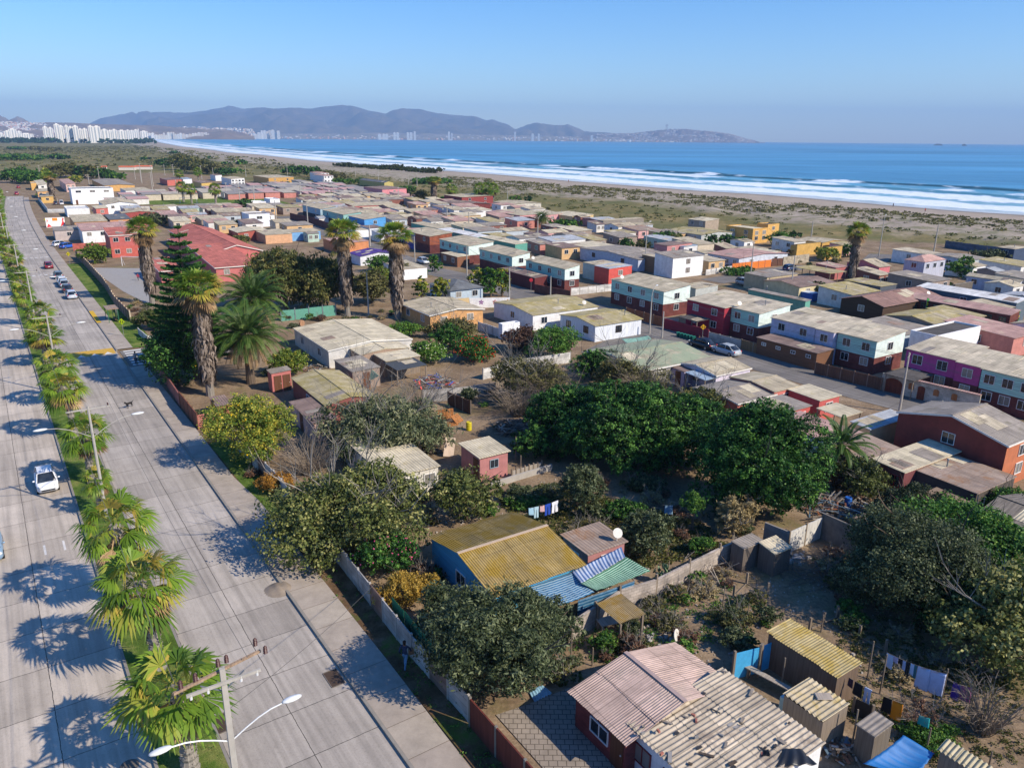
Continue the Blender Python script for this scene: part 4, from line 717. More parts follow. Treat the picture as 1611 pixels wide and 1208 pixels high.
# far woods beyond the town
for px, py, r_, h_, kd in [(20, 288, 9, 8, 'dark'), (34, 288, 10, 9, 'mid'), (50, 290, 10, 8, 'mid'), (62, 290, 8, 7, 'mid'), (88, 281, 9, 9, 'brown'), (103, 279, 9, 10, 'euc'), (118, 280, 9, 9, 'euc'), (135, 281, 9, 9, 'dark'), (150, 281, 10, 9, 'euc'), (165, 283, 9, 7, 'dark'), (180, 284, 8, 6, 'mid'), (262, 264, 12, 8, 'dark'), (285, 268, 13, 14, 'euc'), (300, 272, 12, 12, 'euc'), (318, 274, 12, 11, 'euc'), (336, 275, 10, 9, 'brown'), (352, 277, 8, 6, 'dark'), (365, 276, 8, 6, 'mid'), (460, 276, 10, 7, 'dark'), (478, 278, 9, 8, 'dark'), (495, 280, 9, 8, 'dark'), (515, 283, 10, 6, 'brown'), (530, 285, 9, 5, 'brown'), (8, 253, 16, 7, 'mid'), (25, 252, 16, 7, 'mid'), (45, 253, 16, 7, 'mid'), (62, 252, 12, 6, 'dark'), (90, 251, 16, 6, 'dark'), (103, 251, 10, 5, 'dark'), (30, 236, 22, 6, 'dark'), (60, 236, 22, 6, 'brown'), (80, 238, 22, 6, 'brown'), (228, 253, 8, 4, 'dark'), (275, 243, 12, 5, 'dark'), (328, 251, 7, 4, 'dark'), (356, 261, 6, 4, 'dark'), (380, 260, 9, 5, 'dark'), (682, 290, 12, 4, 'mid'), (668, 292, 9, 4, 'mid')]:
    T_(kd, 'tree', 'wild scrub tree on the open land beyond the last houses', G(px, py), r_, r_ * .8, h_, size=.9 if py > 260 else 1.6, group='trees of the open land beyond the town', nl=5, trunk=False)
for i in range(15):
    f = i / 14; px = 545 + 135 * f; py = 263 + 9 * f + rnd.uniform(-1, 1); T_('euc', 'shrub', 'dark low thicket along the back of the beach', G(px, py), rnd.uniform(8, 14), 8, rnd.uniform(2.5, 5), size=1.2, group='thickets behind the beach', nl=4, trunk=False, tint=(.1, .15), cat='bush')
# dune tufts and scrub, past counting
def tufts(name, n, poly, r0, r1, kind, seed, h=.5):
    r = np.random.default_rng(seed); P = []; pl = poly; x0 = min(p[0] for p in pl); x1 = max(p[0] for p in pl); y0 = min(p[1] for p in pl); y1 = max(p[1] for p in pl)
    X = r.uniform(x0, x1, n * 6); Y = r.uniform(y0, y1, n * 6); m_ = inpoly(X, Y, pl); X, Y = X[m_][:n], Y[m_][:n]; nn = fnoise(X, Y, .08, seed); k_ = nn > -.55; X, Y = X[k_], Y[k_]; VV = []; TT = []
    S = r.uniform(r0, r1, len(X)); d, s = coast_d(X, Y); Z0, _ = zground(X, Y, d, s, np.hypot(X, Y))
    for j in range(22):
        a = r.uniform(0, 6.28, len(X)); q = np.sqrt(r.random(len(X))) * S; c = np.stack([X + q * np.cos(a), Y + q * np.sin(a), Z0 + r.random(len(X)) * S * h], 1); nv = r.normal(size=(len(X), 3)); nv /= np.linalg.norm(nv, axis=1)[:, None]; u = np.cross(nv, [0, 0, 1.]); v = np.cross(nv, u); z_ = (S * .32)[:, None]
        VV.append(np.stack([c - u * z_, c - v * z_ * .6, c + u * z_, c + v * z_ * .6], 1)); TT.append(r.random(len(X)))
    V = np.concatenate(VV).reshape(-1, 3); o = link(mesh_np(name, V, np.arange(len(V)).reshape(-1, 4), [LM[kind]], np.concatenate(TT)), name); struct(o, 'stuff')
pz = lambda *L: [tuple(G(x, y).to_2d()) for x, y in L]
tufts('dune_grass', 2400, pz((700, 279), (1000, 300), (1300, 325), (1611, 350), (1750, 360), (1800, 392), (1611, 368), (1400, 352), (1200, 338), (1000, 318), (850, 305), (700, 292)), .5, 1.6, 'brown', 3, .5)
tufts('scrub', 1500, pz((400, 255), (700, 290), (1000, 325), (1300, 350), (1650, 385), (1650, 395), (1300, 372), (1000, 348), (700, 312), (420, 275)), .5, 1.5, 'euc', 4, .45)
tufts('wetland_scrub', 1600, pz((-100, 232), (230, 230), (420, 252), (480, 268), (420, 278), (200, 262), (-100, 262)), 1.5, 5, 'brown', 5, .35)
tufts('weeds', 500, pz((860, 1010), (900, 960), (1120, 900), (1200, 960), (1160, 1010), (1050, 1010), (960, 1050)), .08, .3, 'mid', 6, .8)
tufts('weeds', 1800, pz((780, 790), (860, 760), (1100, 820), (1150, 860), (1000, 900), (870, 850)), .1, .4, 'euc', 7, .6)
tufts('weeds', 420, [tuple(ST(s, t).to_2d()) for s, t in ((20, 14.7), (60, 14.6), (60, 16.2), (20, 15.9))], .06, .25, 'mid', 8, .7)
tufts('grass_tufts', 2500, [tuple(ST(s, t).to_2d()) for s, t in ((22, 2.65), (75, 2.65), (75, 5.25), (22, 5.25))], .05, .14, 'mid', 9, 1.6)
tufts('weeds', 900, pz((1330, 960), (1611, 1000), (1611, 1208), (1420, 1208), (1280, 1080)), .08, .3, 'euc', 10, .6)
tufts('weeds', 300, [tuple(ST(s, t).to_2d()) for s, t in ((22, 12.3), (70, 12.3), (70, 12.55), (22, 12.55))], .04, .12, 'mid', 12, .9)
# ================================================================ houses
AZG = R_(57)
def snap(d):
    a = math.atan2(d.x, d.y)
    for k_ in range(4):
        g = AZG + k_ * PI / 2; e = (a - g + PI) % (2 * PI) - PI
        if abs(e) < R_(45): return Vector((math.sin(g), math.cos(g), 0))
WF = plain('e8e6e0', .5); WFB = plain('4a3424', .6); PANE = glass(); DOORM = siding('6b4226', 'v', .2); DISHM = plain('cfcac0', .5); FASC = plain('e0dcd2', .6)
WINP = [0]
def window(parent, loc, rz, w_, h_, frame=WF, kids=True):
    m_ = MB(); t = .045; y = -.03
    for a, b in (((-w_ / 2, 0), (w_ / 2, 0)), ((-w_ / 2, h_), (w_ / 2, h_))): m_.box(((a[0] + b[0]) / 2, y, a[1]), (w_ + t, .08, t))
    for x in (-w_ / 2, 0, w_ / 2): m_.box((x, y, h_ / 2), (t * (1 if x else .7), .078, h_ - t))
    o = m_.obj('window', [frame], parent, loc=loc, rz=rz, autouv=False); p = MB(); p.box((0, -.012, h_ / 2), (w_ - .02, .02, h_ - .02)); p.obj('pane', PANE, o, autouv=False)
    return o
FOOT = []
ROOFS = dict(tan=roofm('c6b89c', '978f68', .25, var=.2), tan2=roofm('cfc1a6', 'a59b70', .15, var=.2), lich=roofm('beb08a', '9a8c50', .5), green=roofm('b3aa90', '8f9c80', .7), grey=roofm('a2988c', '77705c', .25), dark=roofm('5f5a55', None), pink=roofm('c29c90', 'b8a68c', .2), red=roofm('c27262', None, bs=.9, wave=.35), brown=roofm('8f7a70', 'a89080', .2), white=roofm('e4e2dc', None), blue=roofm('9fb4c6', None), purple=roofm('5a4490', None), cream=roofm('d9ccae', 'b5a77e', .2), slate=roofm('6f7274', None), rust=roofm('a89484', '8f6a4a', .35), zinc=roofm('b9bdc0', 'a0988c', .2), wood=siding('8a7258', 'v', .18))
def H(label, reg, A, B, C, he, rise, typ='gable', wall='c9c2b4', roof='tan', wins='', low=None, wk='plain', lk='brick', ov=.28, name='house', cat='house', snp=True, frame=None, group=None, deep=None, side=None, fascia=None, openw=False, zb=0.0, th=.07, rooft=None, rb=None, C_reg=None, B_reg=None, corr=None, dish=0, par=0, win=(1.1, 1.0)):
    A_ = Z(reg, *A, he); B_ = Z(B_reg or reg, *B, he); C_ = Z(C_reg or reg, *C, he + (rise if typ != 'hip' else 0)); d = B_ - A_; d.z = 0
    u = snap(d) if snp else d.normalized(); L = d.dot(u); n = Vector((-u.y, u.x, 0)); cd = (C_ - A_).dot(n)
    if cd < 0: n = -n; cd = -cd; flip = True
    else: flip = False
    D = deep if deep else (2 * cd if typ == 'gable' else cd); L = max(L, .8); D = max(D, .5)
    t = thing(name, label, cat, (A_.x, A_.y, zb), math.atan2(u.y, u.x), group); he2 = he - zb; sy = -1 if flip else 1   # local x along AB, local y = depth * sy
    ax = lambda x, y, z=0: (x, y * sy, z); FOOT.append((A_.to_2d(), u.to_2d(), n.to_2d(), L, D)); t['_'] = 0; del t['_']
    def shell(z0, z1, caps, mat_, nm):
        m_ = MB(); c = [ax(0, 0), ax(L, 0), ax(L, D), ax(0, D)]
        if flip: c = [c[0], c[3], c[2], c[1]]
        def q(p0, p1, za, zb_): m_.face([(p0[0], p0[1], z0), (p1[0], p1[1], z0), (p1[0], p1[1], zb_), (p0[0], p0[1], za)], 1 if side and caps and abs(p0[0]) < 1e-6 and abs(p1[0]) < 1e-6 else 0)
        zt = {}
        for p in c:
            f = abs(p[1]) / D; zt[p] = z1 + (rise * f if (typ == 'shed' and caps) else 0)
        for i in range(4):
            p0, p1 = c[i], c[(i + 1) % 4]
            if caps and typ == 'gable' and abs(p0[0] - p1[0]) < 1e-6:
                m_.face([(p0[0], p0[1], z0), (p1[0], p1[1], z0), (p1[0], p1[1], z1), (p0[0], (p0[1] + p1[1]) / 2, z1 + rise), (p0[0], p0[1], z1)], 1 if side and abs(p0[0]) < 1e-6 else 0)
            else: q(p0, p1, zt[p0], zt[p1])
        if typ == 'flat' and caps: m_.face([(p[0], p[1], z1 - .02) for p in c])
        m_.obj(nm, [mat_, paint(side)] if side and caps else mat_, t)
    wm = (paint(wall) if wk == 'plain' else siding(wall, wk)) if isinstance(wall, str) else wall
    if openw:
        m_ = MB()
        for x in np.linspace(.08, L - .08, max(2, int(L / 2.5) + 1)):
            for y in (.06, D - .06): m_ = MB(); m_.box(ax(x, y, he2 / 2 + (rise * y / D if typ == 'shed' else 0) / 2), (.11, .11, he2 + (rise * y / D if typ == 'shed' else 0))); m_.obj('post', siding('8a7a68', 'v'), t)
    elif low:
        zs = he2 * .5; lm = siding(low, lk) if lk != 'plain' else paint(low); shell(0, zs, False, lm, 'lower_wall'); shell(zs, he2, True, wm, 'upper_wall')
    else: shell(0, he2, True, wm, 'wall')
    rm = ROOFS[roof] if isinstance(roof, str) else roof
    if rm is not None:
        m_ = MB(); o_ = ov
        def slab(x0, x1, y0, z0, y1, z1, amp=0, pit=.25):
            if amp:
                nx = int((x1 - x0) / pit * 6); rr_ = random.Random(int(L * 100))
                def pt(xx, y, z, dz): return (*ax(xx, y)[:2], z + dz)
                i0 = len(m_.v); rows = max(1, int(abs(y1 - y0) / 1.7)); jit = {}
                for r_ in range(rows):
                    fa, fb = r_ / rows, (r_ + 1) / rows + .05; ya, yb = y0 + (y1 - y0) * fa, y0 + (y1 - y0) * min(1, fb); za, zb_ = z0 + (z1 - z0) * fa, z0 + (z1 - z0) * min(1, fb)
                    for (p_, q_, dz) in ((ya, za, .025), (yb, zb_, .0)):
                        pass
                    b0 = len(m_.v)
                    for i in range(nx + 1):
                        xx = x0 + (x1 - x0) * i / nx; w_ = amp * math.sin(2 * PI * (xx - x0) / pit); k2 = int((xx - x0) / 1.0); jz = jit.setdefault((k2, r_), rr_.uniform(0, .012)); jy = jit.setdefault((k2, r_, 1), rr_.uniform(-.06, .06))
                        m_.v.append(pt(xx, ya + jy, za, w_ + .03 + jz)); m_.v.append(pt(xx, yb, zb_, w_ + .0 + jz))
                    for i in range(nx): a = b0 + 2 * i; m_.f.append((a, a + 2, a + 3, a + 1)); m_.mi.append(0)
                m_.f and None
                return
            P = [ax(x0, y0, z0 - th), ax(x1, y0, z0 - th), ax(x1, y1, z1 - th), ax(x0, y1, z1 - th), ax(x0, y0, z0), ax(x1, y0, z0), ax(x1, y1, z1), ax(x0, y1, z1)]
            if flip: P = [P[3], P[2], P[1], P[0], P[7], P[6], P[5], P[4]]
            m_.hexa(P)
        amp, pit = corr or (0, .25)
        if typ == 'gable':
            sl = rise / (D / 2); slab(-o_, L + o_, -o_, he2 + th + .01 - sl * o_, D / 2, he2 + rise + th + .01, amp, pit); slab(-o_, L + o_, D + o_, he2 + th + .012 - sl * o_, D / 2, he2 + rise + th + .012, amp, pit)
            m_.obj('roof', rm, t); m2 = MB(); m2.bar(ax(-o_, D / 2, he2 + rise + th + .03 + amp), ax(L + o_, D / 2, he2 + rise + th + .03 + amp), .22, .05); m2.obj('ridge_cap', rm if not rb else rb, t)
        elif typ == 'shed':
            sl = rise / D; slab(-o_, L + o_, -o_, he2 + th + .01 - sl * o_, D + o_, he2 + rise + th + .01 + sl * o_, amp, pit); m_.obj('roof', rm, t)
        elif typ == 'hip':
            e = min(D, L) / 2; z0 = he2 + .02 - rise * o_ / e; z1 = he2 + rise; P = [ax(-o_, -o_, z0), ax(L + o_, -o_, z0), ax(L + o_, D + o_, z0), ax(-o_, D + o_, z0)]
            R1, R2 = (ax(e, D / 2, z1), ax(L - e, D / 2, z1)) if L > D else (ax(L / 2, e, z1), ax(L / 2, D - e, z1))
            if L > D: fs = [[P[0], P[1], R2, R1], [P[1], P[2], R2], [P[2], P[3], R1, R2], [P[3], P[0], R1]]
            else: fs = [[P[0], P[1], R1], [P[1], P[2], R2, R1], [P[2], P[3], R2], [P[3], P[0], R1, R2]]
            for f_ in fs: m_.face(f_ if not flip else f_[::-1])
            m_.face(P[::-1] if not flip else P); m_.obj('roof', rm, t)
        elif typ == 'flat':
            i_ = .14; m_.box(ax(L / 2, D / 2, he2 - .02), (L - 2 * i_, D - 2 * i_, .1)); m_.obj('roof', rm, t)
            m2 = MB(); pz_ = he2 + .12; 
            for (x, y, lx, ly) in ((L / 2, .07, L, .14), (L / 2, D - .07, L, .14), (.07, D / 2, .14, D - .28), (L - .07, D / 2, .14, D - .28)): m2.box(ax(x, y, pz_), (lx, ly, .28))
            m2.obj('parapet', wm, t)
        if fascia is not None and typ in ('gable', 'shed'):
            m2 = MB(); sl = rise / (D / 2 if typ == 'gable' else D); m2.bar(ax(-o_, -o_ - .015, he2 - sl * o_), ax(L + o_, -o_ - .015, he2 - sl * o_), .03, .16)
            for x in (-o_ - .015,):
                if typ == 'gable': m2.bar(ax(x, -o_, he2 - sl * o_), ax(x, D / 2, he2 + rise), .03, .16); m2.bar(ax(x, D / 2, he2 + rise), ax(x, D + o_, he2 - sl * o_), .03, .16)
                else: m2.bar(ax(x, -o_, he2 - sl * o_), ax(x, D + o_, he2 + rise + sl * o_), .03, .16)
            m2.obj('fascia', fascia, t)
    if typ in ('gable', 'shed') and not amp and L > 3.5:
        r9 = random.Random(int(A_.x * 31 + A_.y * 17)); sl = rise / (D / 2 if typ == 'gable' else D); lim = D / 2 if typ == 'gable' else D
        for k9 in range(r9.choice((1, 2, 3))):
            w9, d9 = r9.uniform(.7, 1.1) * r9.choice((1, 2)), min(lim * .8, r9.uniform(1.2, 2.4)); x9 = r9.uniform(.1, max(.2, L - w9 - .1)); y9 = r9.uniform(0, lim - d9); m9 = MB(); zz = he2 + th + .028; P9 = [ax(x9, y9, zz - .012 + sl * y9), ax(x9 + w9, y9, zz - .012 + sl * y9), ax(x9 + w9, y9 + d9, zz - .012 + sl * (y9 + d9)), ax(x9, y9 + d9, zz - .012 + sl * (y9 + d9))]
            m9.hexa(P9 + [(p[0], p[1], p[2] + .02) for p in P9]); m9.obj('roof_patch', r9.choice((ROOFS['grey'], ROOFS['rust'], ROOFS['tan'], ROOFS['tan2'], ROOFS['tan'], ROOFS['cream'])), t)
        if r9.random() < .35: m9 = MB(); x9 = r9.uniform(.5, L - .5); y9 = lim * r9.uniform(.3, .8); m9.tube([ax(x9, y9, he2 + sl * y9), ax(x9, y9, he2 + sl * y9 + .75)], .06, 6); m9.lathe([(.11, 0), (.12, .05), (.01, .12)], ax(x9, y9, he2 + sl * y9 + .72), 8); m9.obj('chimney_pipe', plain('8d9296', .5, .6), t, autouv=False)
    fr = frame or WF; nst = 2 if he2 > 3.9 else 1
    def wpos(face, f, z): # location and rotation on a face (window local -y is outward)
        if face == 'F': return ax(L * f, 0, z), 0 if not flip else PI
        if face == 'K': return ax(L * f, D, z), PI if not flip else 0
        if face == 'S': return ax(0, D * f, z), -PI / 2
        return ax(L, D * f, z), PI / 2
    for tok in wins.split():
        if tok[0] == 'd': # door e.g. dF.3
            f = float(tok[2:]); lc, rz = wpos(tok[1], f, 0); m_ = MB(); m_.box((0, -.02, .98), (.85, .06, 1.95)); dm = m_.obj('door', DOORM, t, loc=lc, rz=rz); m_ = MB(); m_.box((.32, -.07, 1.0), (.06, .05, .06)); m_.obj('handle', DISHM, dm, autouv=False); continue
        face = tok[0]; cnt = int(tok[1]); st = tok[2:] or 'ul'
        ww, wh = win
        for s_ in range(nst):
            if nst == 2 and (('u' not in st and s_ == 1) or ('l' not in st and s_ == 0)): continue
            z = (he2 - wh - .45) if (s_ == nst - 1) else .95
            for i in range(cnt):
                fl = L if face in 'FK' else D; w2 = min(ww, fl / cnt * .6); lc, rz = wpos(face, (i + .5) / cnt, z); window(t, lc, rz, w2, min(wh, he2 * .45), fr)
    if dish:
        m_ = MB(); x, y = L * .85, D * .1; zz = he2 + .3; m_.bar(ax(x, y, he2), ax(x, y, zz + .3), .05); pr = [(.02 + .33 * math.sin(a), .13 * (1 - math.cos(a))) for a in np.linspace(0, 1.5, 6)]; b = MB(); b.lathe(pr, n=14); R0 = Matrix.Translation(Vector(ax(x, y, zz + .35))) @ Matrix.Rotation(-t.rotation_euler.z + .3, 4, 'Z') @ Matrix.Rotation(-1.0, 4, 'X').inverted()
        for v in b.v: m_.v.append(tuple(R0 @ Vector(v)))
        m_.f += [tuple(j + 8 for j in f_) for f_ in b.f]; m_.mi += [0] * len(b.f); m_.obj('satellite_dish', DISHM, t, autouv=False)
    return t
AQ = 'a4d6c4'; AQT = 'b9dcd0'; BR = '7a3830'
# --- foreground
H('small brick walled house with pink corrugated roof and white trimmed gable', 'B3', (745, 1035), (425, 735), (1095, 775), 2.0, .75, 'gable', '8c3f3a', roofm('c9ae9e', 'a89688', .3, wave=.14, bs=.3), 'F1 dF.15', wk='brick', ov=.3, corr=(.009, .135), rb=plain('a8928a', .8), win=(1.3, .8))
big = H('white walled house under the big broken cream corrugated roof', 'B3', (1370, 1500), (765, 940), (1450, 660), 2.15, .45, 'shed', 'e4e4e0', roofm('c0b29c', '7c7064', .35, wave=.25, bs=.0, var=.22), 'F3', ov=.12, corr=(.032, .25), frame=plain('7a2c2c', .6))
H('shed in the bottom corner under cream corrugated sheets', 'B4', (1500, 1330), (930, 1190), (1110, 1050), 2.1, .2, 'shed', '8a7c6a', roofm('cdbf9c', 'b0a05c', .2, wave=.2, bs=0), ov=.1, corr=(.04, .2), wk='v', name='shed', cat='shed', B_reg='B4')
H('long plank shed under a yellow lichened corrugated roof', 'n', (815, 515), (300, 172), (1040, 440), 2.1, .1, 'shed', '6e5a48', roofm('bcab7c', '9c8438', .55, wave=.16, bs=0), ov=.12, corr=(.019, .16), wk='v', name='shed', cat='shed')
H('plank coop under wavy lichen patched roof sheets', 'n', (705, 858), (418, 642), (940, 752), 1.9, .12, 'shed', '857664', roofm('c4b596', 'a08a3e', .35, wave=.26, bs=0), ov=.05, corr=(.038, .26), wk='v', name='shed', cat='shed')
H('tiny shed with a flat grey plywood roof beside the lattice', 'n', (1100, 970), (960, 885), (1265, 890), 1.75, .08, 'shed', '6e655a', 'grey', wk='v', name='shed', cat='shed', ov=.05)
# --- gardens
H('small rust brown shed in the walled corner garden', 'M1', (1375, 965), (1450, 935), (1295, 915), 1.7, .05, 'shed', 'b0623c', 'brown', 'dS.5', ov=.1, name='shed', cat='shed')
H('bright blue house with a yellow lichened corrugated roof', 'P', (778, 937), (916, 890), (728, 870), 2.1, .8, 'gable', '2f9cc8', roofm('baa168', 'a3852e', .5, wave=.17, bs=.0), 'S1 F1', ov=.25, corr=(.03, .17), wk='h', rb=plain('c0aa90', .8), win=(1.2, 1.1))
H('little pink brick hut with a dish and a stained flat roof', 'L3', (505, 893), (750, 822), (342, 776), 2.0, .08, 'shed', 'b0706c', 'rust', 'F1 S1', ov=.18, name='hut', cat='hut', dish=1, win=(.9, .8))
H('salmon pink hut with a cream overhanging roof', 'o', (662, 922), (922, 866), (493, 797), 2.25, .12, 'shed', 'b8716c', 'cream', 'F1 dS.2', ov=.2, name='hut', cat='hut', frame=plain('8fa4ac'), win=(.8, .75))
H('tan roofed house behind the fig tree, right wing', 'L2', (935, 390), (1188, 352), (735, 255), 2.2, .12, 'shed', 'cfc8b8', 'cream', 'F2', ov=.15)
H('tan roofed house behind the fig tree, left wing', 'L2', (770, 345), (880, 250), (470, 185), 2.25, .1, 'shed', 'bdb5a5', 'cream', 'F1', ov=.1)
H('long shed with twin mossy tan roofs', 'M2', (452, 958), (232, 787), (595, 888), 2.2, .5, 'gable', '8a4a42', 'lich', 'F1 S1', ov=.15)
H('low brown roofed lean-to with a pink plank wall', 'M2', (375, 1075), (272, 930), (470, 1000), 1.9, .1, 'shed', 'c9a498', 'brown', 'dF.5', ov=.1, wk='v')
H('wide house with a pale sheet roof and a white gable wall', 'M2', (470, 612), (212, 476), (735, 545), 2.35, .55, 'gable', 'cfcbc2', 'cream', 'F2 S1', ov=.12, fascia=FASC)
H('annex with a pale ridged roof joined to the wide pale roofed house', 'M2', (672, 640), (604, 603), (815, 592), 2.2, .35, 'gable', 'a88c74', 'cream', ov=.1, wk='v')
H('grey brown roofed workshop below the wide pale roof', 'M2', (622, 748), (542, 668), (788, 712), 2.2, .1, 'shed', '9c8878', 'grey', 'dS.5', ov=.1, wk='v')
H('flat beige roofed store next to the dark awning', 'M2', (835, 680), (722, 642), (1082, 662), 2.1, .05, 'shed', '8a7a68', 'cream', ov=.1, wk='v')
H('shelter covered with a dark tarpaulin', 'M2', (905, 738), (890, 678), (1090, 702), 1.9, .1, 'shed', '6b6058', plain('474b4e', .8), ov=.05, openw=True, name='shelter', cat='shelter')
H('small pink outhouse with two dark doorways', 'M2', (108, 757), (80, 735), (232, 735), 2.3, .1, 'shed', 'c8695c', 'grey', 'dS.3 dS.75', ov=.1, name='outhouse', cat='outhouse')
H('ochre bungalow with a grey tan gable roof', 'M2', (1115, 388), (925, 312), (1262, 336), 2.35, .55, 'gable', 'd69a4c', 'tan', 'F2 S2', ov=.25, fascia=FASC)
H('pale blue house with a dark grey hipped roof', 'M2', (1242, 228), (1000, 195), (1385, 186), 2.4, 1.1, 'hip', 'a9bcc8', 'slate', 'S2 F2', ov=.35)
H('white box container standing beside the mural wall', 'M3', (72, 440), (-80, 440), (90, 425), .0001 + 2.0, .0, 'flat', 'dfe2e6', 'white', ov=0, wk='v', name='container', cat='container')
H('long white house with a mossy roof and two dishes', 'M3', (155, 388), (550, 328), (85, 316), 2.4, .55, 'gable', 'dfdedb', 'lich', 'F3 S1', ov=.15, dish=1)
H('raised white board house with a mossy ridge roof', 'M3', (550, 455), (842, 410), (472, 393), 2.4, .5, 'gable', 'd8dde2', 'lich', 'F1 S2', ov=.2, wk='v', frame=WFB)
H('house with a large green stained roof by the street', 'q', (490, 465), (950, 362), (312, 345), 2.4, .75, 'gable', '9a948c', 'green', 'F2 S1', ov=.2, fascia=FASC, low=None)
H('lilac house with a tan roof and pale blue awning', 'q', (1015, 497), (1240, 440), (882, 420), 2.3, .5, 'gable', 'd4cce0', 'tan', 'F1 S1', ov=.15, fascia=FASC)
H('pale blue plastic awning in front of the lilac house', 'q', (935, 532), (1030, 510), (797, 476), 2.0, .15, 'shed', 'c0b0cc', 'blue', ov=.05, openw=True, name='awning', cat='awning')
H('little lilac annex with a brown flat roof', 'q', (790, 472), (888, 450), (665, 440), 2.05, .05, 'shed', 'b4a4c4', 'brown', 'dS.4', ov=.08)
H('coral house with long tan and grey roofs, front half', 'q', (1168, 693), (1430, 628), (1030, 607), 2.2, .4, 'gable', 'd06a58', 'grey', 'F2 S1', ov=.18, fascia=FASC)
H('coral house with long tan and grey roofs, rear half', 'q', (1425, 612), (1600, 572), (1300, 530), 2.5, .35, 'gable', 'd06a58', 'tan', 'F1', ov=.12)
H('coral walled house with a flat grey roof by the round evergreen', 'q', (1445, 772), (1668, 705), (1268, 690), 2.25, .1, 'shed', 'c8483c', 'grey', 'F2', ov=.15)
H('coral house with a cream speckled roof beside the street wall', 'l', (215, 350), (385, 323), (5, 275), 2.3, .12, 'shed', 'c44c44', 'cream', 'F1', ov=.15)
H('beige patio cover on thin posts', 'l', (370, 468), (508, 430), (190, 405), 2.1, .1, 'shed', 'c44c44', 'cream', ov=.05, openw=True, name='patio_cover', cat='patio cover')
H('long white walled house with a faded pink roof', 'l', (330, 655), (-160, 500), (500, 568), 2.3, .15, 'shed', 'e6e6e4', 'pink', 'T1 S1', ov=.1)
H('house with a blue grey sheet roof and an ochre end wall', 'l', (560, 548), (812, 457), (418, 498), 2.2, .15, 'shed', 'c8a070', 'zinc', ov=.1)
H('shack roofed with stained tan sheets beside the pink roof', 'l', (530, 765), (700, 655), (480, 595), 2.2, .25, 'shed', '8a7464', 'rust', ov=.08)
H('shack roofed with a patchwork of pale sheets and red framed windows', 'l', (795, 843), (1105, 662), (575, 752), 2.3, .15, 'shed', '7a3c3c', 'cream', 'S2', ov=.1, frame=plain('a83238'))
H('widest patched grey shack roof beside the dark red house', 'l', (1290, 985), (1440, 832), (905, 778), 2.0, .1, 'shed', '5a5048', 'rust', ov=.1)
H('large dark red two storey house with a grey gable roof', 'l', (1500, 655), (1700, 560), (1110, 455), 4.1, 1.15, 'gable', 'c2662c', 'grey', 'S1 F1', ov=.15, fascia=FASC, side='8c3426')  # orange front, darker red gable: sun and shade put into the wall colours
H('thatched palm shelter on wooden posts', 'm', (1700, 590), (1290, 385), (1560, 300), 2.0, .7, 'gable', '5a4a3c', siding('7d7366', 'v', .05, .5), ov=.2, openw=True, name='thatched_shelter', cat='shelter')
H('collapsing plank shack in the cluttered yard', 'm', (1010, 370), (1075, 250), (880, 215), 1.8, .15, 'shed', '4a4038', 'wood', ov=.1, wk='v', name='shack', cat='shack')
# --- terraces
TW = dict(low=BR, he=4.3, rise=.55)
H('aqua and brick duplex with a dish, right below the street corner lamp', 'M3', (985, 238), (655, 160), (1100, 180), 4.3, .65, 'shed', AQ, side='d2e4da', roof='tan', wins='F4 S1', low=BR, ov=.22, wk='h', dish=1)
H('crimson terrace house beside the aqua one', 'M3', (1370, 342), (1160, 282), (1425, 240), 4.3, .65, 'shed', 'b02038', 'tan2', 'F2', ov=.2, wk='h')
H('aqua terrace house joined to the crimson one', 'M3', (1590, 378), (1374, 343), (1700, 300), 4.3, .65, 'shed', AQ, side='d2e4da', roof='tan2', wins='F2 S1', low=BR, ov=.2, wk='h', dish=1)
H('lilac grey terrace house with a pink roof edge', 'M4', (325, 455), (68, 390), (430, 365), 4.3, .65, 'shed', 'c0bcd4', 'tan2', 'F2u', ov=.18)
H('narrow lilac grey terrace house in the middle', 'M4', (440, 487), (330, 460), (560, 390), 4.3, .65, 'shed', 'b8b4d0', 'tan2', 'F1u', ov=.1)
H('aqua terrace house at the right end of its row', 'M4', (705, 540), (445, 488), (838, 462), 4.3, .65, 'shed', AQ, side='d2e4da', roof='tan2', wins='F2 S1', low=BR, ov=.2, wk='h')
H('magenta terrace house with white framed windows', 'M4', (1195, 655), (852, 592), (1350, 567), 4.3, .65, 'shed', 'd0288c', 'tan2', 'F2', low=BR, ov=.18, win=(1.2, 1.1))
H('second magenta terrace house, narrower', 'M4', (1350, 702), (1202, 663), (1570, 628), 4.3, .65, 'shed', 'c82484', 'tan2', 'F1', low=BR, ov=.1)
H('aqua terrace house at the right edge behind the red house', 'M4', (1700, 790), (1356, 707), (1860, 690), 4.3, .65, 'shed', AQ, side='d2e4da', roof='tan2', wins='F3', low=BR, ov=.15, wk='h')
H('brown plank garage with a dark roof before the lilac house', 'M4', (335, 612), (0, 508), (430, 582), 2.3, .1, 'shed', '7a5236', 'brown', 'F4', ov=.15, wk='h', name='garage', cat='garage', win=(.7, .4))
H('carport with a dark sheet roof before the magenta house', 'M4', (930, 785), (742, 742), (1010, 737), 2.2, .1, 'shed', 'c8bca4', 'dark', ov=.1, openw=True, name='carport', cat='carport')
H('white box house with a black sheet roof between parapets', 'g', (770, 1185), (1140, 1078), (518, 1125), 3.6, 0, 'flat', 'e8e8e8', 'dark', ov=0)
H('long dark brick hall with green shuttered windows', 'g', (1480, 970), (470, 790), (1611, 926), 3.0, .5, 'shed', '7a3a2c', 'pink', 'F8', ov=.1, wk='brick', frame=plain('2c6e4c', .6), win=(.9, 1.2))
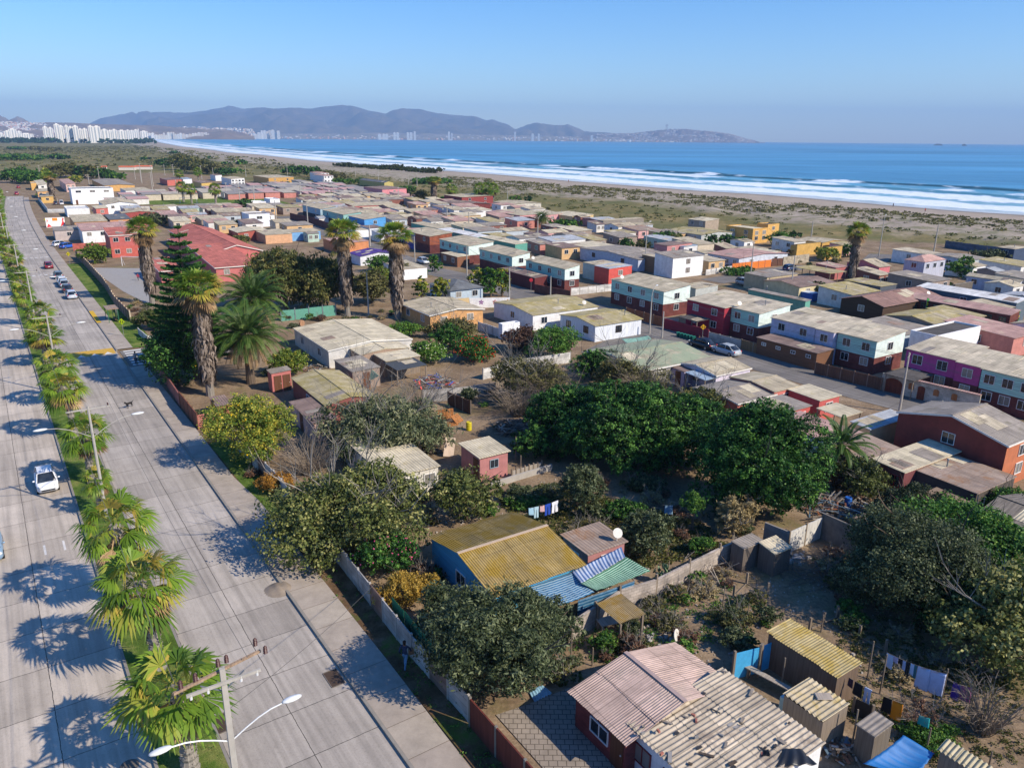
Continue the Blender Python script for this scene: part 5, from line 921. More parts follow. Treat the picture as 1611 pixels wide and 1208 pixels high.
H('blue grey hall with a white roof behind the brick hall', 'g', (1540, 850), (668, 672), (1611, 800), 3.4, .4, 'shed', '5c6c78', 'white', 'F1', ov=.1, wk='h')
H('brown gabled house with wooden front and ribbed roof', 'g', (240, 882), (556, 742), (92, 718), 2.8, 1.0, 'gable', '4f3c2c', roofm('9c7c70', None, bs=.9, wave=.4), 'S1', ov=.3, wk='h', dish=1, deep=7.6)
H('pink gabled house with two white windows', 'g', (200, 498), (420, 500), (112, 420), 3.2, 1.0, 'gable', 'd0656c', 'tan', 'S2', ov=.2)
H('low dark walled hut with a mossy grey roof', 'g', (212, 690), (340, 660), (35, 600), 2.6, .1, 'shed', '4f5660', 'lich', ov=.1)
H('blue grey two storey block with a pink hipped roof', 'g', (645, 448), (425, 424), (885, 425), 4.4, 1.0, 'hip', 'b4b6c4', 'pink', 'F1u S3u', ov=.15, wk='v')
H('long lilac white house with a tan roof, far right', 'g', (1560, 655), (1110, 572), (1611, 632), 2.5, .4, 'shed', 'b9bccc', 'tan', 'F3', ov=.15)
H('shed with a dark plank roof before the lilac white house', 'g', (1090, 642), (712, 640), (1180, 622), 2.2, .1, 'shed', '6b6256', 'grey', ov=.1)
H('white walled cottage behind the round green tree', 'g', (1240, 480), (1130, 500), (1180, 435), 2.5, .4, 'gable', 'e4e4e0', 'tan', ov=.2)
H('navy blue shed with a tan roof by the beach fence', 'g', (1520, 325), (1335, 310), (1600, 300), 3.2, .1, 'shed', '3a4c68', 'tan', 'F1', ov=.1, wk='h')
H('mustard yellow flat roofed house', 'f', (465, 195), (202, 162), (600, 182), 4.0, 0, 'flat', 'd9a02c', 'cream', 'F2 S2', ov=0, win=(1.3, 1.1))
H('taller mustard yellow block joined behind', 'f', (610, 152), (495, 140), (732, 145), 4.6, 0, 'flat', 'dca634', 'dark', 'S1', ov=0)
H('yellow gabled house, left of the three', 'f', (830, 347), (812, 292), (1045, 322), 2.6, .5, 'shed', 'd0a030', 'tan', ov=.2)
H('yellow gabled house, right of the three', 'f', (1100, 377), (1045, 330), (1310, 352), 2.6, .5, 'shed', 'c8982c', 'tan', ov=.2)
H('yellow gabled house, rear of the three', 'f', (1140, 322), (1010, 280), (1310, 305), 2.6, .4, 'gable', 'd0a030', 'tan', ov=.2)
H('tan roofed house behind the orange panel fence', 'f', (620, 432), (470, 395), (718, 408), 2.5, .3, 'shed', 'c9b08a', 'cream', 'S1', ov=.2)
H('low stone coloured annex with a tan roof', 'f', (470, 398), (275, 372), (530, 368), 2.4, .1, 'shed', 'c8bca4', 'tan', ov=.1)
H('maroon roofed house with cream walls', 'f', (915, 755), (1225, 700), (840, 605), 2.4, .5, 'gable', 'd2c08c', 'brown', 'F2', ov=.25, deep=8)
H('flat grey roofed beige house at the street bend', 'f', (600, 662), (835, 612), (430, 650), 2.9, .1, 'shed', 'b8a67c', 'grey', 'F2', ov=.15, deep=5.5)
H('open carport with a mossy tan roof', 'f', (1215, 625), (1285, 590), (872, 562), 2.2, .1, 'shed', '8a7a68', 'lich', ov=.1, openw=True, name='carport', cat='carport')
H('pink roofed cottage behind the carport', 'f', (1270, 568), (1335, 545), (1012, 532), 2.5, .3, 'shed', 'b8605c', 'pink', ov=.15)
H('tan two storey box house on the edge of the dunes', 'e', (1425, 237), (1270, 216), (1580, 218), 4.4, .4, 'shed', 'a8947c', 'cream', 'F2u', ov=.12)
H('long house with a yellowish green roof below the tan box house', 'e', (1385, 372), (1088, 320), (1462, 325), 2.6, .6, 'gable', 'b4b8b4', 'lich', 'F3', ov=.2)
H('pink house with a flat maroon roof', 'e', (1052, 477), (967, 452), (1290, 447), 2.9, .2, 'shed', 'c87c78', 'brown', 'S2', ov=.15)
H('white porch with a pale blue roof joined to the pink house', 'e', (1215, 488), (1160, 466), (1360, 474), 2.5, .1, 'shed', 'd8d8d4', 'blue', 'S1', ov=.08)
H('white two storey house with a grey roof and a balcony', 'e', (1110, 598), (1400, 567), (998, 537), 4.3, .5, 'shed', 'e4e4e0', 'grey', 'F1', ov=.15, frame=plain('6a4a50'))
H('timber balcony house wing with a tan roof', 'e', (1000, 603), (1085, 598), (920, 552), 3.4, .1, 'shed', '8c6a4a', 'tan', 'F1', ov=.12, wk='h')
H('blue white house with a broad grey roof', 'e', (770, 610), (975, 545), (602, 520), 2.7, .5, 'gable', 'b4bcd0', 'grey', 'S2', ov=.25, frame=plain('44506a'))
H('long white house under a faded red roof', 'f', (328, 476), (-120, 440), (432, 407), 2.5, .5, 'gable', 'c4cad4', 'pink', 'F4 S2', ov=.25)
H('red rendered extension with a pale roof', 'e', (485, 702), (350, 670), (640, 655), 3.4, .2, 'shed', 'd8402c', 'zinc', 'S1', ov=.08)
H('pale extension behind the aqua duplex with a grey side wall', 'e', (350, 665), (222, 640), (470, 625), 3.2, .1, 'shed', 'b4c0bc', 'tan', ov=.08)
H('grey extension behind the lamp duplex', 'e', (1330, 895), (1180, 860), (1470, 845), 3.3, .1, 'shed', 'b0b4ac', 'tan', ov=.08)
H('teal walled rear house with white end, behind the aqua row', 'f', (975, 895), (490, 770), (1140, 905), 3.4, .1, 'shed', '5aa890', 'grey', 'T1', ov=.12)
# --- middle rows
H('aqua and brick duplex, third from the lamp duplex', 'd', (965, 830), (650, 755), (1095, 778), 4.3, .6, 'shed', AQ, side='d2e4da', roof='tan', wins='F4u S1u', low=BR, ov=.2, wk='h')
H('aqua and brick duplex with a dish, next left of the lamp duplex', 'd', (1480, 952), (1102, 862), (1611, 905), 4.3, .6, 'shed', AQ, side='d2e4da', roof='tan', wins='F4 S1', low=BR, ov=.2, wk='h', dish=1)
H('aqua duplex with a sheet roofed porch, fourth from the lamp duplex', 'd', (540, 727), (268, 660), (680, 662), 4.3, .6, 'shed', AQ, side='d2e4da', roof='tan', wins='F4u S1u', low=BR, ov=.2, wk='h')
H('terrace house with purple wall and orange brick balconies', 'd', (160, 634), (-30, 585), (300, 580), 4.3, .6, 'shed', 'a8542c', 'tan', 'F2u', low='6a2c2c', ov=.2, wk='brick')
H('terrace house with a violet front', 'c', (1320, 725), (1245, 700), (1440, 670), 4.3, .6, 'shed', '4a4aa0', 'tan', 'F1u', ov=.15)
H('bright sky blue terrace house', 'c', (825, 592), (700, 555), (950, 545), 4.3, .6, 'shed', '3f9ad8', 'tan', 'S1 F1', ov=.2, wk='h')
H('teal terrace house left of the sky blue one', 'c', (620, 545), (445, 497), (705, 500), 4.3, .6, 'shed', '8cc0b4', 'tan', 'F2u', low=BR, ov=.2, wk='h')
H('white and blue terrace at the top end of the row', 'c', (395, 490), (232, 450), (505, 458), 4.3, .6, 'shed', '9cb8c4', 'tan', 'F2 S1', low='3a3a40', ov=.2, wk='h')
H('house with a bright purple roof and white walls', 'c', (785, 950), (700, 915), (880, 880), 2.2, .7, 'gable', 'd8dadc', 'purple', 'S1', ov=.3)
H('orange walled house with a reddish roof behind the left palm', 'c', (590, 830), (455, 775), (690, 750), 2.6, .3, 'shed', 'd8833c', 'pink', ov=.15)
H('low house with a long sky blue wall', 'c', (100, 720), (385, 700), (80, 690), 2.4, .2, 'shed', '5ea4dc', 'tan', ov=.12, snp=True)
H('low peach walled house with a tan roof', 'c', (-140, 745), (95, 722), (-100, 690), 2.4, .2, 'shed', 'd8a06c', 'tan', ov=.12)
H('low white walled house with a tan roof by the parked car', 'c', (1200, 1080), (1440, 1060), (1215, 990), 2.2, .15, 'shed', 'e6e6e6', 'tan', ov=.1)
H('white house with a maroon roof under the sky blue terrace', 'c', (880, 680), (1010, 670), (840, 650), 3.0, .1, 'shed', 'e4e6e8', 'brown', 'F1', ov=.1)
H('white walled annex below the sky blue terrace', 'c', (740, 700), (875, 690), (760, 672), 2.6, .05, 'shed', 'e2e4e4', 'cream', ov=.05)
H('dark roofed porch before the fourth duplex', 'd', (430, 835), (285, 792), (525, 815), 2.3, .1, 'shed', '8a5a3c', 'cream', 'F2', ov=.1, wk='v', name='porch', cat='porch')
H('maroon plank porch before the dish duplex', 'd', (1185, 1040), (1120, 965), (1320, 1020), 2.4, .2, 'shed', '6b2a2a', 'brown', ov=.08, wk='v', name='porch', cat='porch')
H('maroon lean-to with a folded roof', 'd', (1010, 990), (950, 935), (1120, 960), 2.3, .1, 'shed', '7a3030', 'brown', ov=.08, wk='v')
H('pink roofed porch before the crimson house', 'M3', (1195, 430), (1075, 400), (1265, 408), 2.2, .1, 'shed', 'a02c40', 'dark', ov=.05, openw=True, name='porch', cat='porch')
H('teal rear wall house with white gable, left', 'd', (262, 562), (20, 500), (345, 540), 3.6, .2, 'shed', '58a490', 'tan', ov=.1, wk='h')
H('teal rear wall house with white gable, middle', 'd', (620, 642), (275, 560), (700, 620), 3.6, .2, 'shed', '58a490', 'white', ov=.1, wk='h')
H('teal rear wall house with white gable, right', 'd', (995, 712), (630, 640), (1090, 690), 3.6, .2, 'shed', '58a490', 'cream', ov=.1, wk='h')
H('long corrugated roofed hall with a white panel wall', 'e', (255, 410), (-250, 400), (475, 345), 2.6, .4, 'shed', 'd6d6d2', 'zinc', ov=.15, snp=True)
H('house with a low tan roof behind the dish duplex', 'e', (320, 505), (40, 460), (480, 460), 2.5, .2, 'shed', 'd8d4cc', 'cream', ov=.15)
H('long roof of pink brown sheets in the middle blocks', 'd', (1290, 640), (905, 612), (1150, 590), 2.5, .3, 'shed', 'a89a90', 'brown', ov=.15, snp=True)
H('faded red roofed house by the stone garden wall', 'd', (850, 412), (510, 400), (790, 370), 2.5, .2, 'shed', 'c0aea0', 'pink', ov=.15)
H('pink porch house with two arches, left', 'd', (1040, 430), (905, 400), (1160, 380), 2.5, .3, 'shed', 'd89090', 'tan', 'S1', ov=.15)
H('pink porch house with two arches, right', 'd', (1260, 430), (1160, 410), (1270, 385), 2.5, .3, 'shed', 'd89494', 'tan', 'S1', ov=.1)
H('yellow arched porch house', 'd', (1550, 440), (1420, 400), (1611, 400), 2.5, .3, 'shed', 'd8b870', 'cream', 'S1', ov=.1)
H('grey block house on the dune side with a dark doorway', 'e', (430, 235), (330, 228), (495, 165), 3.0, .1, 'shed', '8a8074', 'tan', 'S1', ov=.1)
H('low dark red house with a brown roof below the palms', 'd', (480, 325), (405, 290), (640, 310), 2.6, .5, 'gable', '7a2c2c', 'brown', 'S1', ov=.3)
H('dark red two storey house with white windows', 'd', (475, 252), (415, 225), (625, 215), 4.2, .3, 'shed', '96322e', 'tan', 'S2', ov=.25)
H('wide low house with a tan roof left of the dune scrub', 'd', (970, 320), (880, 290), (1195, 315), 2.5, .4, 'gable', 'c8c0b0', 'tan', 'S2', ov=.3)
H('big tan roof with coral walls below the long wall', 'c', (1140, 445), (560, 430), (1300, 400), 2.7, .5, 'shed', 'c8605c', 'tan', 'F3', ov=.2, deep=9)
H('pink two storey house with white base near the dunes', 'c', (1000, 300), (968, 270), (1130, 275), 4.2, .2, 'shed', 'e08088', 'brown', 'S1', ov=.2)
H('green roofed barn with a yellow front near the dunes', 'c', (1020, 235), (985, 200), (1190, 235), 3.4, .8, 'gable', 'c0ac50', 'slate', '', ov=.1)
H('pink and white villa, rear block', 'c', (370, 140), (330, 130), (540, 145), 5.0, .6, 'hip', 'e8e4e4', 'pink', 'S3', ov=.3)
H('pink and white villa, front block', 'c', (430, 165), (415, 150), (535, 165), 4.6, .6, 'hip', 'e4e4e8', 'pink', 'S3', ov=.3)
H('mustard painted hall with dark patches', 'b', (1255, 250), (1150, 225), (1390, 225), 4.0, .3, 'shed', 'd09830', 'tan', 'S2', ov=.1)
H('long white building with a row of windows near the field', 'b', (890, 260), (880, 240), (1060, 258), 4.0, .4, 'shed', 'e6e6e4', 'tan', 'S4', ov=.15)
H('small white house with a brown roof on the far edge', 'b', (735, 225), (725, 215), (830, 225), 3.5, .3, 'shed', 'e4e4e4', 'brown', ov=.2)
H('red walled house with a brown roof, far left', 'b', (265, 270), (225, 250), (355, 250), 3.2, .3, 'shed', 'd0604c', 'brown', ov=.2)
H('yellow walled house with a brown roof by the field', 'b', (600, 300), (565, 280), (735, 300), 3.0, .3, 'shed', 'd8b040', 'brown', ov=.2)
H('white walled house with blue tin roof by the field', 'b', (420, 262), (400, 250), (510, 258), 3.0, .2, 'shed', 'e0e4e8', 'blue', ov=.2)
H('white cube house with one dark window', 'b', (1062, 612), (985, 590), (1255, 600), 3.9, 0, 'flat', 'e2e4ea', 'grey', 'S1u', ov=0, win=(1.8, .9))
H('long white club house along the field', 'b', (165, 535), (150, 518), (395, 532), 2.8, .2, 'shed', 'e6e6e6', 'tan', ov=.12)
H('first white container by the field fence', 'b', (1080, 490), (1075, 478), (1250, 490), 2.4, 0, 'flat', 'ececec', 'white', ov=0, name='container', cat='container')
H('second white container by the field fence', 'b', (1270, 462), (1210, 448), (1378, 462), 2.8, 0, 'flat', 'ececec', 'white', ov=0, name='container', cat='container')
H('red cottage with a cream roof behind a wooden fence', 'b', (955, 782), (862, 745), (1145, 768), 2.4, .5, 'gable', 'b4503c', 'cream', 'S2', ov=.3)
# --- school and left blocks
H('school hall under a huge faded red ribbed roof', 'b', (700, 985), (190, 765), (890, 880), 3.3, 1.5, 'gable', 'c8605a', 'red', 'F4', ov=.3, fascia=FASC)
H('school front wing under a red ribbed roof with white eaves', 'b', (740, 1125), (1150, 1095), (888, 882), 3.0, 1.4, 'gable', 'c4625c', 'red', 'F2', ov=.3, fascia=FASC)
H('low red ribbed school roof behind the araucaria', 'b', (200, 1160), (400, 1140), (215, 1025), 2.8, .6, 'shed', 'c8685e', 'red', 'F2', ov=.3, fascia=FASC)
H('two storey red school annex with a white fascia band', 'a', (1065, 690), (1400, 668), (1025, 612), 5.2, .8, 'shed', 'c4544a', 'red', 'F3', ov=.2, low='c8503c', lk='plain', fascia=FASC)
H('white walled house with a faded pink red roof', 'a', (798, 640), (1310, 608), (815, 567), 3.6, .5, 'shed', 'e4e0dc', 'pink', 'F4', ov=.25)
H('house with a plain tan roof and an ochre wall', 'a', (725, 557), (1050, 548), (716, 486), 3.0, .5, 'shed', 'c98c4c', 'tan', 'F2', ov=.2)
H('ochre house with a grey roof beside the tan one', 'a', (1072, 532), (1270, 522), (1032, 482), 3.4, .4, 'shed', 'd08a4c', 'slate', 'F1', ov=.2)
H('grey sheet roofed shop with a painted front', 'a', (530, 642), (800, 620), (505, 602), 2.7, .2, 'shed', 'b8a8a0', 'grey', 'F1', ov=.15)
H('large white modern building with dark panels on its roof', 'a', (690, 238), (1100, 228), (648, 222), 6.2, 0, 'flat', 'eeeef0', 'slate', 'F3u dF.1', ov=0, win=(2.0, .9))
H('white gabled hall with two dark windows', 'a', (1015, 385), (932, 350), (1130, 332), 3.6, .9, 'gable', 'e8e8e6', 'tan', 'S2', ov=.3)
H('small coral box house with an orange roof edge', 'a', (935, 425), (905, 398), (1058, 420), 4.0, .2, 'shed', 'd06050', 'cream', 'S1', ov=.2)
H('dark mossy roofed shed with a red gable', 'a', (1190, 470), (1080, 460), (1340, 440), 2.6, .5, 'gable', 'a83c34', 'tan', ov=.2)
H('small brown roofed red house left of the trees', 'a', (1290, 550), (1285, 520), (1430, 535), 2.8, .3, 'shed', 'b85c48', 'brown', ov=.25)
H('yellow house on the corner of the avenue end', 'a', (300, 180), (295, 165), (352, 178), 3.4, 0, 'flat', 'e0a838', 'tan', ov=0)
H('cream roofed house by the avenue end', 'a', (370, 195), (358, 150), (450, 180), 2.8, .5, 'shed', 'e0dcd0', 'cream', 'S1', ov=.3)
H('orange fronted shop near the avenue end', 'a', (365, 260), (340, 235), (495, 255), 3.0, .2, 'shed', 'd8a050', 'tan', 'S2', ov=.2)
H('yellow shop with a shaded front near the avenue end', 'a', (400, 310), (380, 285), (520, 305), 2.6, .2, 'shed', 'd8a840', 'tan', 'S1', ov=.2)
H('pink stepped house behind the skirted palm', 'a', (640, 185), (600, 140), (740, 180), 4.0, .4, 'shed', 'd8a898', 'pink', 'S2', ov=.25)
H('yellow walled house with a grey roof beyond the white building', 'a', (1020, 200), (985, 140), (1110, 165), 3.0, .5, 'gable', 'd8a040', 'grey', ov=.3)
H('white walled compound building left of the gabled hall', 'a', (650, 435), (640, 405), (870, 425), 2.6, .0, 'flat', 'e4e4e0', 'white', ov=0)
H('long tan roofed dwelling with white mural wall by the field', 'a', (1225, 250), (1215, 225), (1480, 245), 2.6, .2, 'shed', 'e6e2da', 'tan', ov=.15)
# --- infill of the crowded blocks
def clash(c, u, n, L, D, m=.6):
    P = [c + u * a + n * b for a in (-m, L / 2, L + m) for b in (-m, D / 2, D + m)]
    for (a, uu, nn, LL, DD) in FOOT:
        for p in P:
            q = p - a; x, y = q.dot(uu), q.dot(nn)
            if -.3 < x < LL + .3 and -.3 < y < DD + .3: return True
        ctr = a + uu * LL / 2 + nn * DD / 2; q = ctr - c
        if -m < q.dot(u) < L + m and -m < q.dot(n) < D + m: return True
    return False
CN = {'d8d4cc': 'off white', 'c8b89c': 'beige', 'c87868': 'coral', 'b0bcc4': 'pale blue', 'd4a868': 'ochre', '9c8878': 'brown', 'a8c4b0': 'pale green', 'e4e2de': 'white', '8c5040': 'brick red', 'd89c98': 'pink'}
RNM = {'tan': 'tan', 'cream': 'cream', 'grey': 'grey', 'lich': 'mossy', 'brown': 'brown', 'pink': 'faded pink', 'zinc': 'zinc', 'rust': 'patchy', 'tan2': 'light tan'}
ug = Vector((math.sin(AZG), math.cos(AZG))); ng = Vector((math.sin(AZG - PI / 2), math.cos(AZG - PI / 2)))
STREETS = [o for o in bpy.data.objects if o.name.startswith(('street', 'side_street'))]
SP = []
for o in STREETS:
    P = [Vector(v.co[:2]) for v in o.data.vertices]; SP += [((P[i] + P[i + 1]) / 2, (P[i + 2] + P[i + 3]) / 2) for i in range(0, len(P) - 2, 2)]
def near_street(p, w_=6.2):
    for a, b in SP:
        d = b - a; L = d.length; t_ = max(0, min(1, (p - a).dot(d) / L ** 2)); 
        if (p - a - d * t_).length < w_: return True
    return False
INF = [tuple(G(x, y).to_2d()) for x, y in ((120, 318), (470, 292), (560, 300), (700, 322), (930, 352), (1060, 380), (1120, 392), (1330, 400), (1611, 425), (1700, 520), (1611, 640), (1500, 600), (1300, 500), (1000, 420), (760, 400), (640, 420), (520, 385), (330, 372), (200, 352))]
GARD = [[tuple(G(x, y).to_2d()) for x, y in q] for q in (((195, 340), (195, 306), (520, 306), (520, 345)),)]
bare_ = [tuple(G(x, y).to_2d()) for x, y in ((215, 316), (480, 312), (470, 330), (215, 335))]
NMAX = 292 - sum(1 for o in bpy.data.objects if o.get('category') == 'house'); rest = MB(); RC = ['d8d4cc', 'c8b89c', 'c87868', 'b0bcc4', 'b5a88f', '938a80', 'c49488']; ninf = 0; rr = random.Random(99); cand = []
for i in range(-60, 60):
    for j in range(-40, 70):
        c = Vector((0, 300)) + ug * (i * 8.6) + ng * (j * 10.2); cand.append(c)
TREES = [o.location.to_2d() for o in bpy.data.objects if o.get('category') in ('tree', 'bush', 'palm tree') and o.location.y > 140]
cand.sort(key=lambda c: c.length)
for c in cand:
    ctr = c + ug * 3 + ng * 4
    if c.length > 640 or not inpoly(np.array([c.x]), np.array([c.y]), INF)[0] or inpoly(np.array([ctr.x]), np.array([ctr.y]), bare_)[0] or near_street(ctr): continue
    for tr_ in range(3):
        L = rr.uniform(5, 8.2) * (1 - .2 * tr_); D = rr.uniform(6, 9.6) * (1 - .2 * tr_); c2 = c + ug * rr.uniform(-.5, .8) + ng * rr.uniform(-.6, .6)
        if clash(c2, ug, ng, L, D, .15): continue
        cc = c2 + ug * L / 2 + ng * D / 2
        if any((q - cc).length < 5.2 for q in TREES): continue
        he = rr.uniform(2.2, 2.9); wl = rr.choice(list(CN) + ['d8d4cc', 'c8b89c', 'e4e2de', '9c8878']); rf = rr.choice(('tan', 'tan', 'tan', 'cream', 'grey', 'grey', 'lich', 'brown', 'zinc', 'rust', 'tan2', 'pink')); typ = rr.choice(('gable', 'shed', 'shed')); rs = rr.uniform(.25, .7)
        if ninf >= NMAX:
            FOOT.append((c2.copy(), ug, ng, L, D)); q4 = [Vector((c2.x, c2.y, 0)) + Vector((ug.x, ug.y, 0)) * a + Vector((ng.x, ng.y, 0)) * b for a, b in ((0, 0), (L, 0), (L, D), (0, D))]; up_ = Vector((0, 0, he)); dz = Vector((0, 0, rs)); k9 = rr.randrange(4); rest.hexa(q4 + [q4[0] + up_, q4[1] + up_, q4[2] + up_, q4[3] + up_], k9); o9 = [(-.3, -.3), (L + .3, -.3), (L + .3, D + .3), (-.3, D + .3)]; Q = [Vector((c2.x, c2.y, he + .02)) + Vector((ug.x, ug.y, 0)) * a + Vector((ng.x, ng.y, 0)) * b for a, b in o9]; rest.hexa(Q + [Q[0] + Vector((0, 0, .08)), Q[1] + Vector((0, 0, .08)), Q[2] + dz, Q[3] + dz], 4 + rr.randrange(3)); ninf += 1; break
        # call the house builder through pixels of its own corners
        o3 = Vector((c2.x, c2.y, 0)); 
        def PX(p):
            v = p - Vector((0, 0, CAMH)); d_ = v.dot(fw); return 805.5 + v.dot(rt) / d_ * FPX, 604 - v.dot(up) / d_ * FPX
        U3 = Vector((ug.x, ug.y, 0)); N3 = Vector((ng.x, ng.y, 0)); A3 = o3 + Vector((0, 0, he)); 
        H('%s walled low house with a %s roof in the crowded blocks' % (CN[wl], RNM[rf]), 'P', PX(A3), PX(A3 + U3 * L), PX(A3 + N3 * (D / 2 if typ == 'gable' else D) + Vector((0, 0, rs))), he, rs, typ, wl, rf, rr.choice(('F2 S1', 'F1 S1', 'F2', 'S2')) if c.length < 330 else '', ov=.2, group='low houses of the crowded blocks')
        ninf += 1; break
if rest.v: struct(rest.obj('far_low_houses', [paint(x) for x in RC]), 'stuff')
print('infill', ninf, 'foot', len(FOOT))
# ================================================================ walls and fences
WOODP = siding('8a7a66', 'v', .1, .25); CONCP = paint('a8a298', .15, .9); TMETAL = plain('8d9296', .5, .6)
def fence(label, pts, h, mat_, post=None, pitch=2.2, th=.08, ph=.1, name='fence', cat='fence', group=None, whole=False, top=None, mat2=None, cap=None):
    "pts on the ground (or at height via Z) - projected to the ground"
    P = [Vector((p[0], p[1], 0)) for p in pts]; t = thing(name, label, cat, P[0], 0, group); o0 = P[0]; whole_mb = MB(); k_ = 0
    for a, b in zip(P[:-1], P[1:]):
        d = b - a; L = d.length; n = max(1, round(L / pitch)); d.normalize()
        if whole: whole_mb.bar(a - o0 + Vector((0, 0, h / 2)), b - o0 + Vector((0, 0, h / 2)), th, h)
        for i in range(n):
            p0 = a + d * L * i / n; p1 = a + d * L * (i + 1) / n
            if not whole:
                m_ = MB(); dz = rnd.uniform(-.02, .03) * h; m_.bar(p0 - o0 + d * .06 + Vector((0, 0, (h + dz) / 2)), p1 - o0 - d * .06 + Vector((0, 0, (h + dz) / 2)), th, h + dz); m_.obj('panel', mat_ if not (mat2 and k_ % 4 == 1) else mat2, t)
            if post is not None: m_ = MB(); m_.box(p0 - o0 + Vector((0, 0, (h + ph) / 2)), (.13, .13, h + ph), math.atan2(d.y, d.x)); m_.obj('post', post, t)
            k_ += 1
    if whole: whole_mb.obj('panel', mat_, t)
    if post is not None: m_ = MB(); m_.box(P[-1] - o0 + Vector((0, 0, (h + ph) / 2)), (.13, .13, h + ph)); m_.obj('post', post, t)
    return t
PANEL = siding('b4b0aa', 'slab', c2='7f7a72'); PANELB = siding('8f7060', 'slab', c2='6b5646'); PANELW = siding('d6d4ce', 'slab', c2='a8a49c')
WD = lambda c: siding(c, 'v', .13, .25)
fence('long grey precast panel wall beside the pavement verge', [ST(27.0, 16.1), ST(33, 16.0), ST(47, 16.5), ST(59, 16.6), ST(73, 16.2)], 1.6, PANEL, CONCP, 2.05, .07, .12, 'precast_wall', 'wall', mat2=PANELB)
fence('rust red sheet fence at the bottom of the verge', [ST(26.7, 16.0), ST(10, 15.9)], 1.75, WD('6e3022'), plain('7a756c'), 2.4)
lt = thing('pierced_block_wall', 'salmon pierced block wall at the garden corner', 'wall', Z('M1', 1262, 1110)); m_ = MB(); e_ = Z('M1', 1400, 1080) - Z('M1', 1262, 1110); L_ = e_.length; d_ = e_ / L_
for r_ in range(7):
    z_ = r_ * .24; m_.bar(d_ * 0 + Vector((0, 0, z_ + .03)), d_ * L_ + Vector((0, 0, z_ + .03)), .12, .07)
for c_ in range(int(L_ / .3) + 1): m_.bar(d_ * c_ * .3 + Vector((0, 0, 0)), d_ * c_ * .3 + Vector((0, 0, 1.5)), .1, .07)
m_.obj('block_lattice', paint('d0705c'), lt)
fence('brown metal gate panels beside the pierced block wall', [Z('M1', 1258, 1110), Z('M1', 1148, 972)], 1.75, WD('8a4a2e'), plain('5a3a2c'), 1.8)
fence('long salmon red wall of the corner garden', [Z('M1', 1148, 972), Z('M1', 930, 640)], 1.55, siding('a85a50', 'brick', c2='8a6a60'), None, 40, .14, name='garden_wall', cat='wall', whole=True)
fence('pale blue gate at the side street corner', [Z('M1', 935, 640), Z('M1', 1040, 632)], 1.3, WD('9cb4c0'), TMETAL, 1.5)
fence('low white garden wall at the side street corner', [Z('M1', 880, 510), Z('M1', 940, 562), Z('M1', 1115, 538)], 1.0, PANELW, CONCP, 2.4, name='garden_wall', cat='wall')
fence('cream and brown school boundary wall with many pillars', [Z('a', 745, 900), Z('a', 860, 1010), Z('a', 1020, 1190), Z('M1', 735, 330), Z('M1', 830, 430)], 1.7, siding('9a6c58', 'block'), paint('dcc8a0'), 2.4, .1, .2, 'boundary_wall', 'wall')
fence('cinder block wall between the gardens and the bare plot', [Z('B3', 380, 420), Z('B3', 700, 200), Z('L3', 930, 1165), Z('L3', 1330, 960), Z('L3', 1425, 920)], 1.35, siding('b4a698', 'block', c2='8e8276'), WOODP, 3.0, .15, .35, 'block_wall', 'wall')
fence('grey rendered wall beside the plank sheds', [Z('L4', 0, 800), Z('L4', 150, 862)], 1.7, paint('8f8880', .3, .95, dirt=.6), None, 9, .14, name='block_wall', cat='wall', whole=True)
fence('whitewashed plank wall at the corner of the bare plot', [Z('L4', 150, 862), Z('L4', 352, 768)], 1.7, WD('cfccc4'), WOODP, 1.7, name='plank_wall', cat='wall')
fence('stained concrete wall with a dark hatch below the rubbish yard', [Z('L4', 352, 764), Z('L4', 570, 865)], 2.0, paint('7c746c', .35, .95, dirt=.7), None, 9, .14, name='block_wall', cat='wall', whole=True)
fence('white wall running behind the dry thicket', [Z('o', 690, 215), Z('o', 1000, 130), Z('o', 1480, 60)], 1.4, PANELW, CONCP, 2.4, name='garden_wall', cat='wall')
fence('grey shadow streaked wall behind the pallets', [Z('o', 150, 420), Z('o', 420, 400), Z('o', 800, 350)], 1.4, PANEL, CONCP, 2.4, name='garden_wall', cat='wall')
fence('brown leaning plank fence beside the pallets', [Z('o', 375, 440), Z('o', 580, 530)], 1.5, WD('5a3c2a'), WOODP, 1.2)
fence('upright plank offcut fence above the garden path', [Z('o', 950, 1115), Z('o', 1220, 1035)], .8, WD('a89c8c'), WOODP, .45, .05, .15)
fence('low grey garden wall under the plank fence', [Z('o', 760, 1200), Z('o', 1010, 1120), Z('o', 1310, 1030)], .55, CONCP, None, 9, .16, name='garden_wall', cat='wall', whole=True)
fence('brown scalloped timber fence before the aqua end house', [Z('l', 180, 165), Z('l', 630, 278)], 1.5, WD('6e4a34'), paint('8a6a54'), 1.6)
fence('white panel wall beside the lamp duplex', [Z('M3', 395, 262), Z('M3', 660, 232)], 1.4, PANELW, CONCP, 2.0, name='garden_wall', cat='wall')
fence('crimson garden wall before the crimson house', [Z('M3', 985, 470), Z('M3', 1265, 545)], 1.6, siding('8c1c34', 'h'), None, 9, .14, name='garden_wall', cat='wall', whole=True)
fence('pale grey panel wall behind the parked cars', [Z('M3', 1268, 548), Z('M3', 1470, 600)], 1.3, PANEL, CONCP, 2.0, name='garden_wall', cat='wall')
fence('ochre timber fence behind the silver car', [Z('M3', 1472, 602), Z('M3', 1625, 645)], 1.4, WD('8a6a44'), WOODP, 2.0)
fence('rust brown timber fence before the lamp duplex', [Z('M3', 745, 395), Z('M3', 975, 460)], 1.5, WD('8a5230'), WOODP, 2.0)
